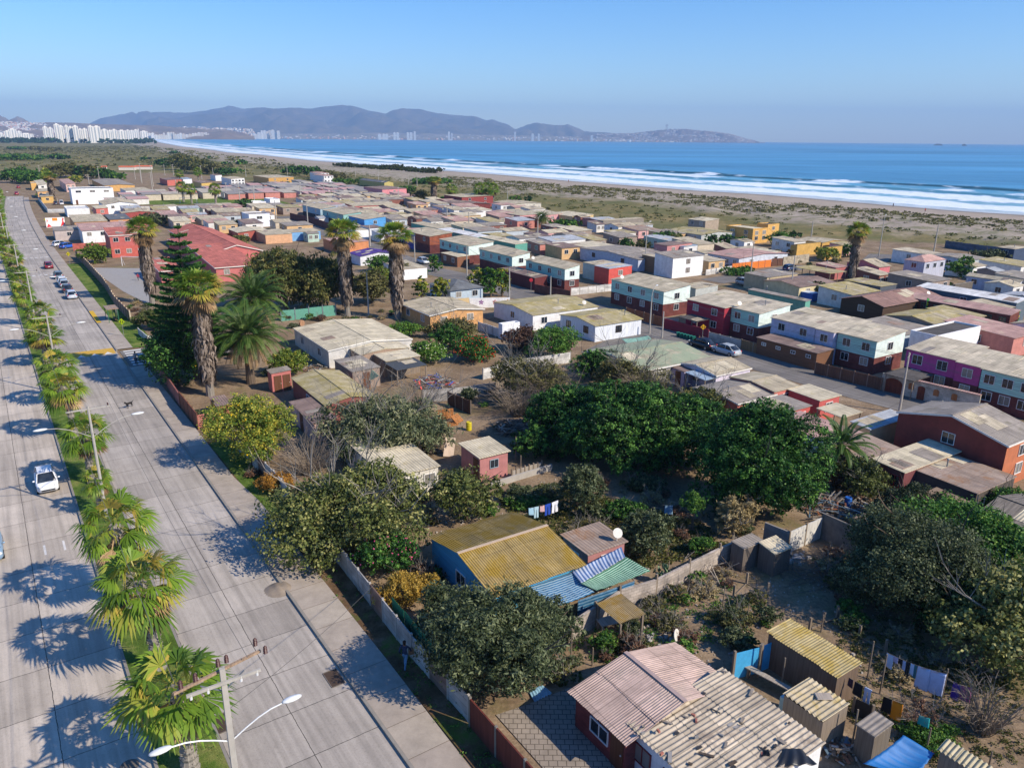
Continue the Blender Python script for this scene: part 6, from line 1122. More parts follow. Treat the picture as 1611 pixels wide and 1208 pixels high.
fence('brick garden wall before the dish duplex', [Z('M3', 165, 245), Z('M3', 392, 290)], 1.7, siding('7c4638', 'brick'), None, 9, .14, name='garden_wall', cat='wall', whole=True)
fence('white low panel wall along the bend', [Z('f', 0, 640), Z('f', 250, 600)], 1.2, PANELW, CONCP, 2.0, name='garden_wall', cat='wall')
fence('bright orange panel fence over a red base', [Z('f', 255, 597), Z('f', 635, 555)], 1.6, plain('d8782c', .7), paint('a85040'), 2.2)
fence('dark timber gate next to the orange fence', [Z('f', 640, 553), Z('f', 748, 545)], 1.8, WD('6a4432'), None, 2.2)
fence('cream stone garden wall with red arched door and windows', [Z('f', 750, 545), Z('f', 1000, 512)], 2.0, siding('b4a68c', 'block'), None, 9, .2, name='garden_wall', cat='wall', whole=True)
fence('long blue grey panel wall towards the beach', [Z('g', 838, 310), Z('g', 1400, 385), Z('g', 1700, 420)], 2.0, siding('56657a', 'slab'), plain('4a5668'), 2.4, name='panel_wall', cat='wall')
fence('dark grey wall behind the lilac white house', [Z('g', 1130, 545), Z('g', 1500, 585), Z('g', 1700, 610)], 1.6, siding('5a6068', 'slab'), None, 9, .12, name='panel_wall', cat='wall', whole=True)
fence('green shade net fence behind the wide pale roof', [Z('M2', 172, 425), Z('M2', 520, 388)], 1.7, plain('5f9a86', .8), TMETAL, 2.4, .03, .3)
fence('white mural wall with painted flowers before the poplars', [Z('M2', 1365, 340), Z('M2', 1620, 335)], 1.7, paint('ecebe6'), None, 9, .14, name='mural_wall', cat='wall', whole=True)
fence('yellowish wall joined to the mural wall', [Z('M2', 1250, 330), Z('M2', 1362, 322)], 1.3, paint('d8b878'), None, 9, .14, name='garden_wall', cat='wall', whole=True)
fence('white fence by the box container', [Z('M2', 1420, 480), Z('M2', 1611, 545), Z('M3', 80, 570)], 1.3, WD('d4d4d2'), CONCP, 2.0)
fence('maroon wall along the foot of the aqua row', [Z('c', 105, 590), Z('c', 330, 640), Z('c', 560, 720)], 2.2, siding('6a3434', 'brick'), paint('7c4a40'), 4, .12, name='garden_wall', cat='wall')
fence('long pale wall in the far blocks', [Z('c', 320, 352), Z('c', 620, 345), Z('c', 900, 335)], 1.9, PANELW, None, 60, .14, name='boundary_wall', cat='wall', whole=True)
fence('white boundary wall left of the dark red houses', [Z('d', -60, 375), Z('d', 320, 352)], 1.9, PANELW, None, 60, .14, name='boundary_wall', cat='wall', whole=True)
fence('beige block wall with small windows and orange doors', [Z('d', 690, 505), Z('d', 1060, 490)], 2.4, siding('a89c8a', 'block'), None, 9, .15, name='boundary_wall', cat='wall', whole=True)
fence('grey panel wall below the pink porch houses', [Z('d', 1062, 488), Z('d', 1420, 460)], 1.9, PANEL, CONCP, 2.6, name='boundary_wall', cat='wall')
fence('low white wall around the empty plot', [Z('d', 770, 540), Z('d', 1060, 522)], 1.2, PANELW, None, 9, .15, name='boundary_wall', cat='wall', whole=True)
fence('blue black long wall on the dune side', [Z('e', 180, 270), Z('e', 560, 320), Z('e', 900, 350)], 1.5, siding('4a5a6e', 'slab'), None, 60, .12, name='panel_wall', cat='wall', whole=True)
fence('dark sided wall along the pavement beyond the shops', [Z('a', 375, 345), Z('a', 468, 465)], 1.7, PANELW, None, 40, .14, name='boundary_wall', cat='wall', whole=True)
fence('white front wall of the parking yard', [Z('a', 468, 465), Z('a', 640, 462)], 1.4, PANELW, None, 60, .14, name='boundary_wall', cat='wall', whole=True)
fence('white side wall of the parking yard', [Z('a', 380, 345), Z('a', 560, 355)], 1.4, PANELW, None, 60, .14, name='boundary_wall', cat='wall', whole=True)
fence('low white wall along the near side of the football field', [Z('b', 0, 560), Z('b', 880, 545)], 1.3, PANELW, None, 60, .14, name='boundary_wall', cat='wall', whole=True)
fence('white railing along the far side of the football field', [Z('b', 350, 445), Z('b', 1000, 430)], 1.4, plain('c8c8c4'), plain('d8d8d4'), 6, .03)
fence('orange plank fence round the red cottage', [Z('b', 810, 840), Z('b', 1250, 830)], 1.5, WD('a86a30'), None, 60, .06, whole=True)
fence('painted hoarding with red white and orange shapes by the avenue', [Z('a', 455, 610), Z('a', 640, 600)], 3.0, plain('eceae6', .7), None, 60, .1, name='hoarding', cat='hoarding', whole=True)
fence('salmon brick wall before the white walled house', [Z('a', 715, 835), Z('a', 1040, 820)], 1.8, siding('cc6250', 'brick'), None, 60, .12, name='boundary_wall', cat='wall', whole=True)
fence('bright blue cloth screen on posts, left half', [Z('n', 8, 530), Z('n', 205, 478)], 1.7, plain('3f9fd0', .8), WOODP, 1.6, .02, .15, 'cloth_screen', 'screen')
fence('bright blue cloth screen on posts, right half', [Z('n', 215, 470), Z('n', 305, 432)], 1.7, plain('3f9fd0', .8), WOODP, 1.6, .02, .15, 'cloth_screen', 'screen')
fence('green and black netting on the panel wall top', [ST(36.5, 16.5), ST(29.5, 16.35)], 1.95, plain('1f6a4c', .9), None, 2, .02, name='net_screen', cat='screen')
for i, (x0, y0, x1, y1) in enumerate(((790, 60, 1340, 470), (270, 300, 520, 190), (700, 900, 1600, 1700))): pass
fence('rail fence of rough sticks in the shaded yard', [Z('n', 600, 150), Z('n', 810, 60), Z('n', 980, 210), Z('n', 1180, 320)], .12, WOODP, WOODP, 1.4, .06, .75)
fence('black lattice fence behind the washing line', [Z('n', 930, 790), Z('n', 1070, 860)], 1.0, plain('2c2c2e'), WOODP, 1.2, .03)
fence('sticks and wire fence across the bare plot', [Z('L4', -180, 1130), Z('B4', -100, 40), Z('B4', 30, 105)], .06, WOODP, WOODP, 1.6, .05, .8)
# arched stone front of the magenta house
aw = thing('arched_wall', 'cream stone front wall with arched brown doors before the magenta house', 'wall', Z('l', 628, 275)); e_ = Z('l', 1290, 440) - Z('l', 628, 275); e_.z = 0; L_ = e_.length; aw.rotation_euler = (0, 0, math.atan2(e_.y, e_.x)); m_ = MB(); m_.box((L_ / 2, .08, 1.05), (L_, .16, 2.1)); m_.obj('wall', siding('c9bda6', 'block', c2='b0a48e'), aw); m_ = MB(); m_.box((L_ * .6, .05, 2.16), (L_ * .8, .5, .08)); m_.obj('coping', ROOFS['pink'], aw)
def arch(par, x, z, w_, h_, mt, nm, y=-.03):
    m_ = MB(); P = [(x - w_ / 2, z), (x + w_ / 2, z)] + [(x + w_ / 2 * math.cos(a), z + h_ - w_ / 2 * .6 + w_ / 2 * .6 * math.sin(a)) for a in np.linspace(0, PI, 9)]; m_.face([(p[0], y, p[1]) for p in P]); m_.face([(p[0], y + .03, p[1]) for p in P][::-1])
    for i in range(len(P)): a, b = P[i], P[(i + 1) % len(P)]; m_.face([(a[0], y, a[1]), (a[0], y + .03, a[1]), (b[0], y + .03, b[1]), (b[0], y, b[1])])
    return m_.obj(nm, mt, par)
BRD = WD('7a3820'); arch(aw, L_ * .13, .02, L_ * .2, 1.75, BRD, 'garage_door')
for f_, w_, z_, h_, nm in ((.32, .6, .95, .75, 'window'), (.43, .8, .02, 1.6, 'door'), (.58, .6, .9, .75, 'window'), (.76, .6, .9, .75, 'window')): arch(aw, L_ * f_, z_, w_, h_, WD('b06a2c') if nm == 'window' else BRD, nm)
# flower shapes painted on the mural wall, shapes on the hoarding
def decal(par_label, p, q, polys, nm='painted_shape'):
    o = [x for x in bpy.data.objects if x.get('label') == par_label][0]
    P0 = Vector((p[0], p[1], 0)) - o.location; d = Vector((q[0] - p[0], q[1] - p[1], 0)); L = d.length; d /= L; n = Vector((d.y, -d.x, 0)); off_ = n * (.095 if nm == 'painted_flower' else .07)
    for pts, c in polys: m_ = MB(); m_.face([P0 + d * x + Vector((0, 0, z)) + off_ for x, z in pts]); m_.obj(nm, plain(c, .8), o, autouv=False)
def petal(cx, cz, r, a): return [(cx, cz), (cx + r * math.cos(a - .4), cz + r * math.sin(a - .4)), (cx + 1.5 * r * math.cos(a), cz + 1.5 * r * math.sin(a)), (cx + r * math.cos(a + .4), cz + r * math.sin(a + .4))]
fl = []
for cx, c in ((2.0, '8a4a8c'), (4.4, 'c25a50'), (6.6, 'd8902c')):
    for a in (.3, 1.5, 2.7, 4.0, 5.3): fl.append((petal(cx, .95, .32, a), c))
decal('white mural wall with painted flowers before the poplars', Z('M2', 1365, 340), Z('M2', 1620, 335), fl, 'painted_flower')
Lh = (Z('a', 640, 600) - Z('a', 455, 610)).length
decal('painted hoarding with red white and orange shapes by the avenue', Z('a', 455, 610), Z('a', 640, 600), [([(Lh * .35, 2), (Lh * .62, 2), (Lh * .62, 2.9), (Lh * .35, 2.9)], 'e08a2c'), ([(.1, .1), (Lh * .3, .2), (Lh * .12, 1.2)], 'd83a44'), ([(Lh * .72, .1), (Lh * .98, .9), (Lh * .9, 2.2), (Lh * .8, .9)], 'd83a44'), ([(Lh * .84, 1.8), (Lh * .98, 2.4), (Lh * .9, 2.9)], 'd83a44'), ([(.2, 1.5), (.9, 2.2), (.3, 2.7)], 'e0a09a')])
# ---------------------------------------------------------------- poles and lamps
PC = paint('aaa498', .15, .85); LAMPM = plain('d8dad8', .35); INS = plain('4a2a24', .4); WIRE = plain('6a665e', .6)
def avenue_lamp():
    t = thing('street_lamp', 'x', 'street lamp'); m_ = MB(); m_.tube([(0, 0, 0), (0, 0, 9)], [.13, .08], 8); m_.obj('pole', PC, t); m_ = MB(); m_.box((0, 0, 8.75), (2.9, .09, .09)); m_.obj('crossarm', PC, t)
    for sg in (-1, 1):
        m_ = MB(); P = [(sg * .1, 0, 6.6)] + [(sg * (.1 + 2.7 * f), 0, 6.6 + 1.15 * math.sin(f * PI / 2)) for f in (.25, .5, .75, 1)]; m_.tube(P, .028, 6); m_.obj('lamp_arm', PC, t); m_ = MB(); m_.ball((sg * 3.2, 0, 7.78), (.48, .17, .09), 12); m_.obj('lamp_head', LAMPM, t, smooth=True)
        m_ = MB(); m_.lathe([(.03, 0), (.07, .05), (.04, .1), (.07, .15), (.03, .2)], (sg * 1.3, 0, 8.82), 8); m_.obj('insulator', INS, t)
    KIDS[t.name] = list(t.children); return t
al = avenue_lamp(); AL = ['second lamp post on the median, behind the small palm', 'third lamp post on the median, among the dark palms', 'fourth lamp post on the median, before the crossing dashes']
for i, s_ in enumerate((60.96, 96.6, 131.4, 166, 201, 236, 271, 306, 341)): copy_thing(al, AV(s_, 4.2, .12), -R_(34.5) * -1 if False else R_(34.5), 1, AL[i] if i < 3 else 'distant lamp post in the row on the median', 'double armed lamp posts on the median', KIDS[al.name])
drop_proto(al)
# the near power pole with insulators
t = thing('power_pole', 'near white power pole with dark insulators and two lamp heads', 'power pole', ST(25.7, 4.65, .12), R_(34.5)); m_ = MB(); m_.box((0, 0, 4.5), (.26, .2, 9), taper=.75); m_.obj('pole', PC, t)
m_ = MB(); m_.box((0, -.14, 8.45), (2.7, .09, .12)); m_.obj('crossarm', PC, t); m_ = MB(); m_.box((-.1, .16, 8.8), (3.4, .1, .1), R_(12)); m_.obj('crossarm', WD('a08468'), t)
m_ = MB(); m_.bar((-.8, .1, 8.5), (.0, .1, 7.9), .04); m_.bar((.8, .1, 8.5), (.0, .1, 7.9), .04); m_.obj('brace', TMETAL, t)
for x, y, z in ((-1.5, -.25, 8.95), (-.95, .0, 8.85), (-.1, .1, 9.05), (.25, .3, 8.95), (1.4, .5, 9.1), (1.7, .3, 8.75)):
    m_ = MB(); m_.lathe([(.02, 0), (.09, .03), (.05, .08), (.09, .11), (.05, .16), (.09, .19), (.05, .24), (.08, .28), (.02, .36)], (x, y, z), 10); m_.obj('insulator', INS, t)
for x in (-1.2, -.6, .6, 1.2): m_ = MB(); m_.tube([(x, -.14, 8.5), (x, -.14, 8.25)], .05, 6); m_.obj('spool', LAMPM, t)
for sg in (-1, 1):
    m_ = MB(); P = [(sg * .1, 0, 5.7)] + [(sg * (.1 + 2.0 * f), 0, 5.7 + .75 * math.sin(f * PI / 2)) for f in (.25, .5, .75, 1)]; m_.tube(P, .03, 6); m_.obj('lamp_arm', LAMPM, t); m_ = MB(); m_.ball((sg * 2.45, 0, 6.48), (.42, .17, .09), 12); m_.obj('lamp_head', LAMPM, t, smooth=True)
def sag(m_, a, b, s_=.5, r=.012, n=10):
    m_.tube([a + (b - a) * (i / n) - Vector((0, 0, 4 * s_ * (i / n) * (1 - i / n))) for i in range(n + 1)], r, 3, cap=False)
pls = [25.7, 60.96, 96.6, 131.4, 166, 201]
for k_, (x, z_) in enumerate(((-1.3, 9.1), (1.3, 9.1))):
    m_ = MB()
    for a, b in zip(pls[:-1], pls[1:]): sag(m_, AV(a, 4.3 + x, z_ + .1), AV(b, 4.3 + x, z_ + .1))
    tag(m_.obj('power_cable', WIRE, autouv=False), 'thin cable slung along the median between the lamp posts', 'cable', 'cables over the median')
m_ = MB(); sag(m_, ST(25.7, 4.6, 7.2), ST(37.5, 16.6, 3.0), .3); tag(m_.obj('service_cable', WIRE, autouv=False), 'pale service cable dropping over the panel wall', 'cable')
poles = [('P', 580, 498, 7.2, 0, 'white concrete pole standing behind the wide pale roof'), ('l', 757, 432, 6.8, 1, 'tall pole with insulators before the stone arched wall'), ('M3', 893, 502, 5.6, 2, 'curved street lamp before the lamp duplex'), ('M3', 265, 282, 4.2, 0, 'pole before the brick wall of the dish duplex'), ('M3', 5, 310, 6.4, 0, 'pole right of the poplars'), ('d', 525, 1035, 6.6, 0, 'pole left of the poplars'), ('c', 1318, 1005, 6.0, 0, 'pole beside the silver hatchback'), ('c', 882, 852, 5.6, 0, 'pole behind the purple roof'), ('c', 277, 662, 7, 2, 'curved street lamp at the top of the maroon wall'), ('e', 830, 702, 9.0, 2, 'tall curved street lamp beside the white balcony house'), ('f', 437, 652, 7.6, 1, 'pole at the end of the orange fence'), ('f', 827, 822, 7.4, 0, 'pale pole before the maroon roof'), ('g', 730, 358, 7.6, 1, 'dark pole behind the grey blue block'), ('g', 192, 402, 9.0, 2, 'curved lamp by the pale beach house'), ('f', 1030, 262, 4.6, 0, 'thin pole in the dune scrub'), ('d', 1212, 702, 6.2, 2, 'curved lamp by the lone date palm'), ('d', 543, 572, 5.6, 0, 'pole left of the orange doors'), ('d', 332, 522, 6.0, 0, 'pole in the middle blocks by the blue roof'), ('d', 920, 268, 5.2, 1, 'pole on the dune edge right of the three palms'), ('M3', 972, 530, 4.0, 0, 'short dark post on the street corner'), ('f', 590, 830, 1.8, 0, 'thin white vent post behind the tan roof'), ('l', 1045, 400, .9, 0, 'small vent by the arched wall')]
for x, y, h_ in ((15, 290, 8), (125, 382, 10), (370, 462, 9), (975, 472, 9), (1120, 502, 8), (605, 262, 9), (1330, 662, 7), (330, 228, 8), (245, 225, 8), (1035, 240, 8), (850, 440, 7), (718, 250, 7), (1440, 230, 8)): poles.append(('b', x, y, h_, 1 if rnd.random() < .4 else 0, ''))
for x, y, h_ in ((205, 402, 7), (435, 362, 8), (965, 242, 9), (535, 442, 8), (1160, 430, 7), (740, 190, 8), (1340, 280, 8), (610, 700, 0), (1255, 260, 7)):
    if h_: poles.append(('c', x, y, h_, 1 if rnd.random() < .3 else 0, ''))
for x, y, h_ in ((395, 120, 8), (970, 150, 9), (610, 100, 8), (1495, 210, 12), (1385, 180, 12), (1320, 140, 8), (870, 190, 6)): poles.append(('a', x, y, h_, 1, ''))
for reg, x, y, h_, kd, lab in poles:
    g_ = Z(reg, x, y); t = thing('utility_pole' if kd != 2 else 'street_lamp', lab or 'far utility pole above the low roofs', 'pole' if kd != 2 else 'street lamp', g_, AZG, None if lab else 'utility poles of the far blocks'); far_ = g_.y > 200; r_ = .14 if not far_ else .2
    m_ = MB(); m_.tube([(0, 0, 0), (.0, 0, h_)], [r_, r_ * .6], 8); m_.obj('pole', PC, t)
    if kd == 1:
        m_ = MB(); m_.box((0, 0, h_ - .35), (1.8, .1, .1)); m_.obj('crossarm', PC, t)
        for q in (-.8, .0, .8): m_ = MB(); m_.lathe([(.03, 0), (.07, .06), (.03, .2)], (q, 0, h_ - .3), 6); m_.obj('insulator', INS, t)
    if kd == 2:
        m_ = MB(); m_.tube([(0, 0, h_ - .05), (.25, 0, h_ + .8), (.9, 0, h_ + 1.4), (1.4, 0, h_ + 1.5)], .05, 6); m_.obj('lamp_arm', PC, t); m_ = MB(); m_.ball((1.7, 0, h_ + 1.52), (.4, .15, .09), 10); m_.obj('lamp_head', LAMPM, t)
def run(lab, pts, z_=7.0, sg=.5, n=2):
    m_ = MB()
    for j in range(n):
        Q = [Z(*p) + Vector((.3 * j, .2 * j, z_ - .25 * j)) for p in pts]
        for a, b in zip(Q[:-1], Q[1:]): sag(m_, a, b, sg, .018)
    tag(m_.obj('power_cable', WIRE, autouv=False), lab, 'cable')
run('cables from the lamp duplex past the terraces to the tall pole', [('c', 882, 852), ('c', 1318, 1005), ('d', 525, 1035), ('M3', 5, 310), ('M3', 893, 502), ('l', 757, 432), ('l', 1700, 700)], 6.4)
# ---------------------------------------------------------------- signs and street things
SY = plain('e8d21c', .5); SB = plain('1c1c1c', .6); SM = plain('9a9c9c', .4, .5)
def sign(label, g_, h_, sz, rz, kind='diamond', col_=SY, fig=True, group=None):
    t = thing('road_sign', label, 'sign', g_, rz, group); m_ = MB(); m_.tube([(0, .05, 0), (0, .05, h_)], .035, 6); m_.obj('post', SM, t); m_ = MB()
    if kind == 'diamond': P = [(0, -sz), (sz, 0), (0, sz), (-sz, 0)]
    elif kind == 'round': P = [(sz * math.cos(a), sz * math.sin(a)) for a in np.linspace(0, 2 * PI, 17)[:-1]]
    else: P = [(-sz, -sz * .6), (sz, -sz * .6), (sz, sz * .6), (-sz, sz * .6)]
    n = len(P); m_.v = [(x, 0, h_ + z) for x, z in P] + [(x, .02, h_ + z) for x, z in P]; m_.f = [tuple(range(n)), tuple(range(2 * n - 1, n - 1, -1))] + [(i, i + n, (i + 1) % n + n, (i + 1) % n) for i in range(n)]; m_.mi = [0] * len(m_.f); m_.obj('plate', col_, t, autouv=False)
    if fig and kind == 'diamond':
        m_ = MB()
        for cx, k_ in ((-.16, 1), (.17, .85)):
            s_ = sz * k_; y = -.012; cx *= sz / .45
            m_.box((cx, y, h_ + .34 * s_), (.13 * s_, .01, .14 * s_)); m_.box((cx, y, h_ + .1 * s_), (.2 * s_, .01, .32 * s_)); m_.bar((cx, y, h_ - .05 * s_), (cx - .14 * s_, y, h_ - .42 * s_), .07 * s_, .01); m_.bar((cx, y, h_ - .05 * s_), (cx + .13 * s_, y, h_ - .42 * s_), .07 * s_, .01); m_.bar((cx, y, h_ + .2 * s_), (cx + .22 * s_, y, h_ + .02 * s_), .05 * s_, .01)
        m_.obj('pedestrian_symbol', SB, t, autouv=False)
    return t
sign('yellow green crossing sign with two walking figures by the bus shelter', Z('M1', 785, 525), 2.3, .48, R_(-8), col_=plain('c8e010', .5))
sign('yellow diamond sign beside the school hedge', Z('a', 682, 970), 2.4, .5, 0)
sign('yellow diamond sign before the painted hoarding', Z('a', 455, 605), 2.4, .5, 0)
sign('yellow diamond sign where the far wall begins', Z('a', 362, 345), 2.6, .55, 0)
sign('yellow sign on the median before the far crossing', Z('a', 97, 800), 2.2, .5, 0)
sign('yellow diamond sign before the grey panel wall', Z('M3', 1227, 545), 2.0, .42, 0, col_=plain('e0a818', .5))
sign('red and white round sign before the dish duplex', Z('d', 1148, 1190), 2.6, .35, 0, 'round', plain('c8303c', .5))
sign('small green bus stop plate beside the shelter', Z('M1', 718, 410), 1.9, .42, R_(-10), 'rect', plain('2c9a6c', .5))
t = thing('bus_shelter', 'open bus shelter with a brown sheet roof and green glass', 'bus shelter', Z('M1', 715, 425), R_(57 - 90) * 0 + R_(125.5)); m_ = MB(); m_.box((0, 0, 2.25), (3.4, 1.7, .09)); m_.obj('roof', ROOFS['rust'], t)
for x in (-1.5, 1.5):
    for y in (-.7, .7): m_ = MB(); m_.box((x, y, 1.1), (.08, .08, 2.2)); m_.obj('post', plain('2c6a48'), t)
m_ = MB(); m_.box((0, -.72, 1.1), (2.9, .03, 1.7)); m_.obj('back_pane', plain('3c7a62', .15), t); m_ = MB(); m_.box((0, -.4, .45), (2.4, .35, .06)); m_.obj('bench', WD('8a6a4a'), t)
def mark(name, polys, z_, c, kind='structure'):
    m_ = MB()
    for P in polys: m_.face([(p[0], p[1], z_) for p in P])
    me_ = m_.obj(name, plain(c, .8), autouv=False); bm_flip(me_); struct(me_)
def bm_flip(o):
    me_ = o.data
    if me_.polygons and sum(p.normal.z for p in me_.polygons) < 0: me_.flip_normals()
mark('crossing_stripes', [[AV(104.4 + i * 1.25, 13.0), AV(104.4 + i * 1.25, 18.5), AV(104.95 + i * 1.25, 18.5), AV(104.95 + i * 1.25, 13.0)] for i in range(7)], .05, 'd8d6d0')
mark('speed_hump_paint', [[AV(112.0, 5.6), AV(112.0, 12.1), AV(115.2, 12.1), AV(115.2, 5.6)]], .03, 'c9a03c'); mark('speed_hump_arrows', [[AV(112.0, 5.9 + i * 1.6), AV(112.0, 6.9 + i * 1.6), AV(113.2, 6.4 + i * 1.6)] for i in range(4)], .036, 'd8d6d0')
mark('lane_dashes', [[AV(s_, t_), AV(s_, t_ + .14), AV(s_ + 1.6, t_ + .14), AV(s_ + 1.6, t_)] for s_, t_ in ((57.2, -.2), (57.2, 1.0))], .03, 'd4d0c8')
mark('crossing_dashes', [[AV(s_, 5.8 + i * 1.1), AV(s_, 6.35 + i * 1.1), AV(s_ + .8, 6.35 + i * 1.1), AV(s_ + .8, 5.8 + i * 1.1)] for s_ in (186, 214) for i in range(6)], .03, 'd8d6d0')
mark('yellow_kerb_paint', [[AV(132 + 0, 12.26), AV(132, 12.9), AV(142, 12.9), AV(142, 12.26)]], .185, 'd0a828')
def grate(label, s_, t_, a, b):
    t = thing('drain_grate', label, 'drain grate', AV(s_, t_, .022), R_(34.5)); m_ = MB()
    for x in (-a / 2, a / 2): m_.box((x, 0, .015), (.05, b, .03))
    for y in (-b / 2, b / 2): m_.box((0, y, .0155), (a, .05, .028))
    m_.obj('frame', plain('6b6258', .8), t); m_ = MB(); m_.box((0, 0, .004), (a - .05, b - .05, .006))
    for i in range(11): m_.box((0, -b / 2 + b * (i + .5) / 11, .012), (a - .06, .045, .014))
    m_.obj('bars', plain('4a3c32', .8), t)
q = Z('B2', 505, 640); grate('rusty drain grate beside the right kerb', q.dot(RD), q.dot(RN), .75, 1.35); q = Z('B1', 1405, 925); grate('rusty drain grate behind the near power pole', q.dot(RD), q.dot(RN), .75, 1.35)
m_ = MB(); q = Z('B1', 820, 1195); m_.lathe([(.42, .022), (.42, .03), (.36, .03), (.35, .026), (.1, .026)], (q.x, q.y, 0), 24); tag(m_.obj('manhole_cover', plain('6a635a', .8), autouv=False), 'round manhole cover on the left carriageway', 'manhole cover')
q = Z('L2', 165, 1115); V, F, ti = leaf_cloud([(0, 0, 0, .8, 1.0, .18)], 10, .1, 3); m_ = MB(); m_.grid(lambda u, v: (q.x + (u - .5) * 2.1, q.y + (v - .5) * 2.0, .02 + .28 * max(0, 1 - ((u - .5) ** 2 + (v - .5) ** 2) * 4.6) * (1 + .2 * math.sin(u * 19 + v * 13)) - .01), 14, 14); tag(m_.obj('sand_heap', paint('8f7f6c', .25, .95), smooth=True), 'small heap of brown sand against the kerb', 'sand heap')
# ---------------------------------------------------------------- vehicles
def car(label, loc, rz, c, kind='hatch', group=None, L=3.9, W=1.68, Hh=1.48):
    t = thing('parked_car' if kind != 'moving' else 'car', label, 'car', loc, rz, group); body = plain(c, .28, 0, .6); h2 = W / 2
    # stations along x: (x, belt z, half width, sill z)
    st = [(-.5, .58, .66, .36), (-.485, .8, .84, .24), (-.44, .9, .95, .2), (-.3, .93, 1, .19), (0, .93, 1, .18), (.25, .92, 1, .19), (.4, .78, .96, .2), (.475, .66, .85, .24), (.5, .52, .62, .34)]
    if kind == 'sedan': st = [(-.5, .62, .7, .36), (-.485, .84, .86, .24), (-.42, .9, .96, .2), (-.28, .92, 1, .19), (0, .92, 1, .18), (.2, .9, 1, .19), (.38, .8, .97, .2), (.475, .68, .85, .24), (.5, .55, .62, .34)]
    def loft(st_, secf, nm, mt, par, sm=True):
        m_ = MB(); S = [secf(s_) for s_ in st_]; n = len(S[0]); i0 = 0
        for s_ in S: m_.v += s_
        for a in range(len(S) - 1):
            for j in range(n): m_.f.append((a * n + j, a * n + (j + 1) % n, (a + 1) * n + (j + 1) % n, (a + 1) * n + j)); m_.mi.append(0)
        m_.f += [tuple(range(n - 1, -1, -1)), tuple((len(S) - 1) * n + j for j in range(n))]; m_.mi += [0, 0]; return m_.obj(nm, mt, par, smooth=sm, autouv=False)
    def sb(s_):
        x, zb, w_, z0 = s_; x *= L; w_ *= h2; zm = (z0 + zb) / 2; return [(x, -w_ * .88, z0), (x, -w_, z0 + .12), (x, -w_, zm), (x, -w_ * .95, zb - .04), (x, -w_ * .82, zb), (x, w_ * .82, zb), (x, w_ * .95, zb - .04), (x, w_, zm), (x, w_, z0 + .12), (x, w_ * .88, z0)]
    loft(st, sb, 'body', body, t)
    cab = [(-.47, .9), (-.4, Hh - .1), (-.28, Hh), (.02, Hh), (.12, Hh - .06), (.31, .88)] if kind != 'sedan' else [(-.4, .9), (-.25, Hh - .1), (-.16, Hh - .03), (.05, Hh - .03), (.13, Hh - .1), (.3, .88)]
    g0 = loft(cab, lambda s_: [(s_[0] * L, -h2 * .86, .86), (s_[0] * L, -h2 * (.86 - .2 * (s_[1] - .86) / .6), s_[1] - .03), (s_[0] * L, -h2 * .6, s_[1]), (s_[0] * L, h2 * .6, s_[1]), (s_[0] * L, h2 * (.86 - .2 * (s_[1] - .86) / .6), s_[1] - .03), (s_[0] * L, h2 * .86, .86)], 'windows', glass('20262c', .08), t)
    m_ = MB(); xs = [cab[1][0], cab[2][0], cab[3][0], cab[4][0]]; zs = [cab[1][1], cab[2][1], cab[3][1], cab[4][1]]
    for i in range(3):
        a = (xs[i] * L, zs[i] + .012); b = (xs[i + 1] * L, zs[i + 1] + .012); w_ = h2 * .68; m_.hexa([(a[0], -w_, a[1] - .03), (b[0], -w_, b[1] - .03), (b[0], w_, b[1] - .03), (a[0], w_, a[1] - .03), (a[0], -w_ * .95, a[1]), (b[0], -w_ * .95, b[1]), (b[0], w_ * .95, b[1]), (a[0], w_ * .95, a[1])])
    m_.obj('roof', body, t, autouv=False)
    for sy in (-1, 1):
        for xa, za, xb, zb in ((cab[0][0], .88, cab[1][0], cab[1][1]), (cab[-1][0], .88, cab[-2][0], cab[-2][1]), (-.1, .88, -.1, Hh - .04)): m_ = MB(); m_.bar((xa * L, sy * h2 * .87, za), (xb * L, sy * h2 * .7, zb), .06, .05); m_.obj('pillar', body, t, autouv=False)
        for x in (-.31, .31):
            m_ = MB(); m_.tube([(x * L, sy * (h2 - .2), .31), (x * L, sy * (h2 + .005), .31)], .31, 16); w_ = m_.obj('wheel', plain('1a1a1b', .8), t, autouv=False); m_ = MB(); m_.tube([(x * L, sy * (h2 - .05), .31), (x * L, sy * (h2 + .02), .31)], .19, 12); m_.obj('rim', plain('9a9da0', .4, .6), w_, autouv=False)
        m_ = MB(); m_.ball((L * .455, sy * h2 * .72, .66), (.16, .17, .1), 8); m_.obj('headlight', plain('e8e6da', .2), t, autouv=False); m_ = MB(); m_.ball((-L * .478, sy * h2 * .78, .78), (.08, .13, .12), 8); m_.obj('taillight', plain('b01c1c', .3), t, autouv=False)
        m_ = MB(); m_.ball((L * .2, sy * (h2 + .09), .95), (.08, .1, .07), 8); m_.obj('wing_mirror', body, t, autouv=False)
    m_ = MB(); m_.box((L * .497, 0, .4), (.04, W * .6, .12)); m_.obj('grille', plain('1c1c1e', .5), t, autouv=False); m_ = MB(); m_.box((-L * .502, 0, .55), (.02, .4, .12)); m_.obj('number_plate', plain('dcdcd6', .5), t, autouv=False)
    return t
AF = math.atan2(RD.y, RD.x)   # heading away along the avenue
q = (Z('L1', 255, 522)); sc_ = q.dot(RD) + 1.6, .9; car('small white hatchback driving down the left carriageway', AV(sc_[0], sc_[1], .025), AF + PI, 'e4e5e6', 'hatch', L=3.6, W=1.62)
car('silver blue car cut off by the left picture edge', Z('L1', -62, 890) + Vector((0, 0, .03)), AF + PI, '7f98ac', 'hatch')
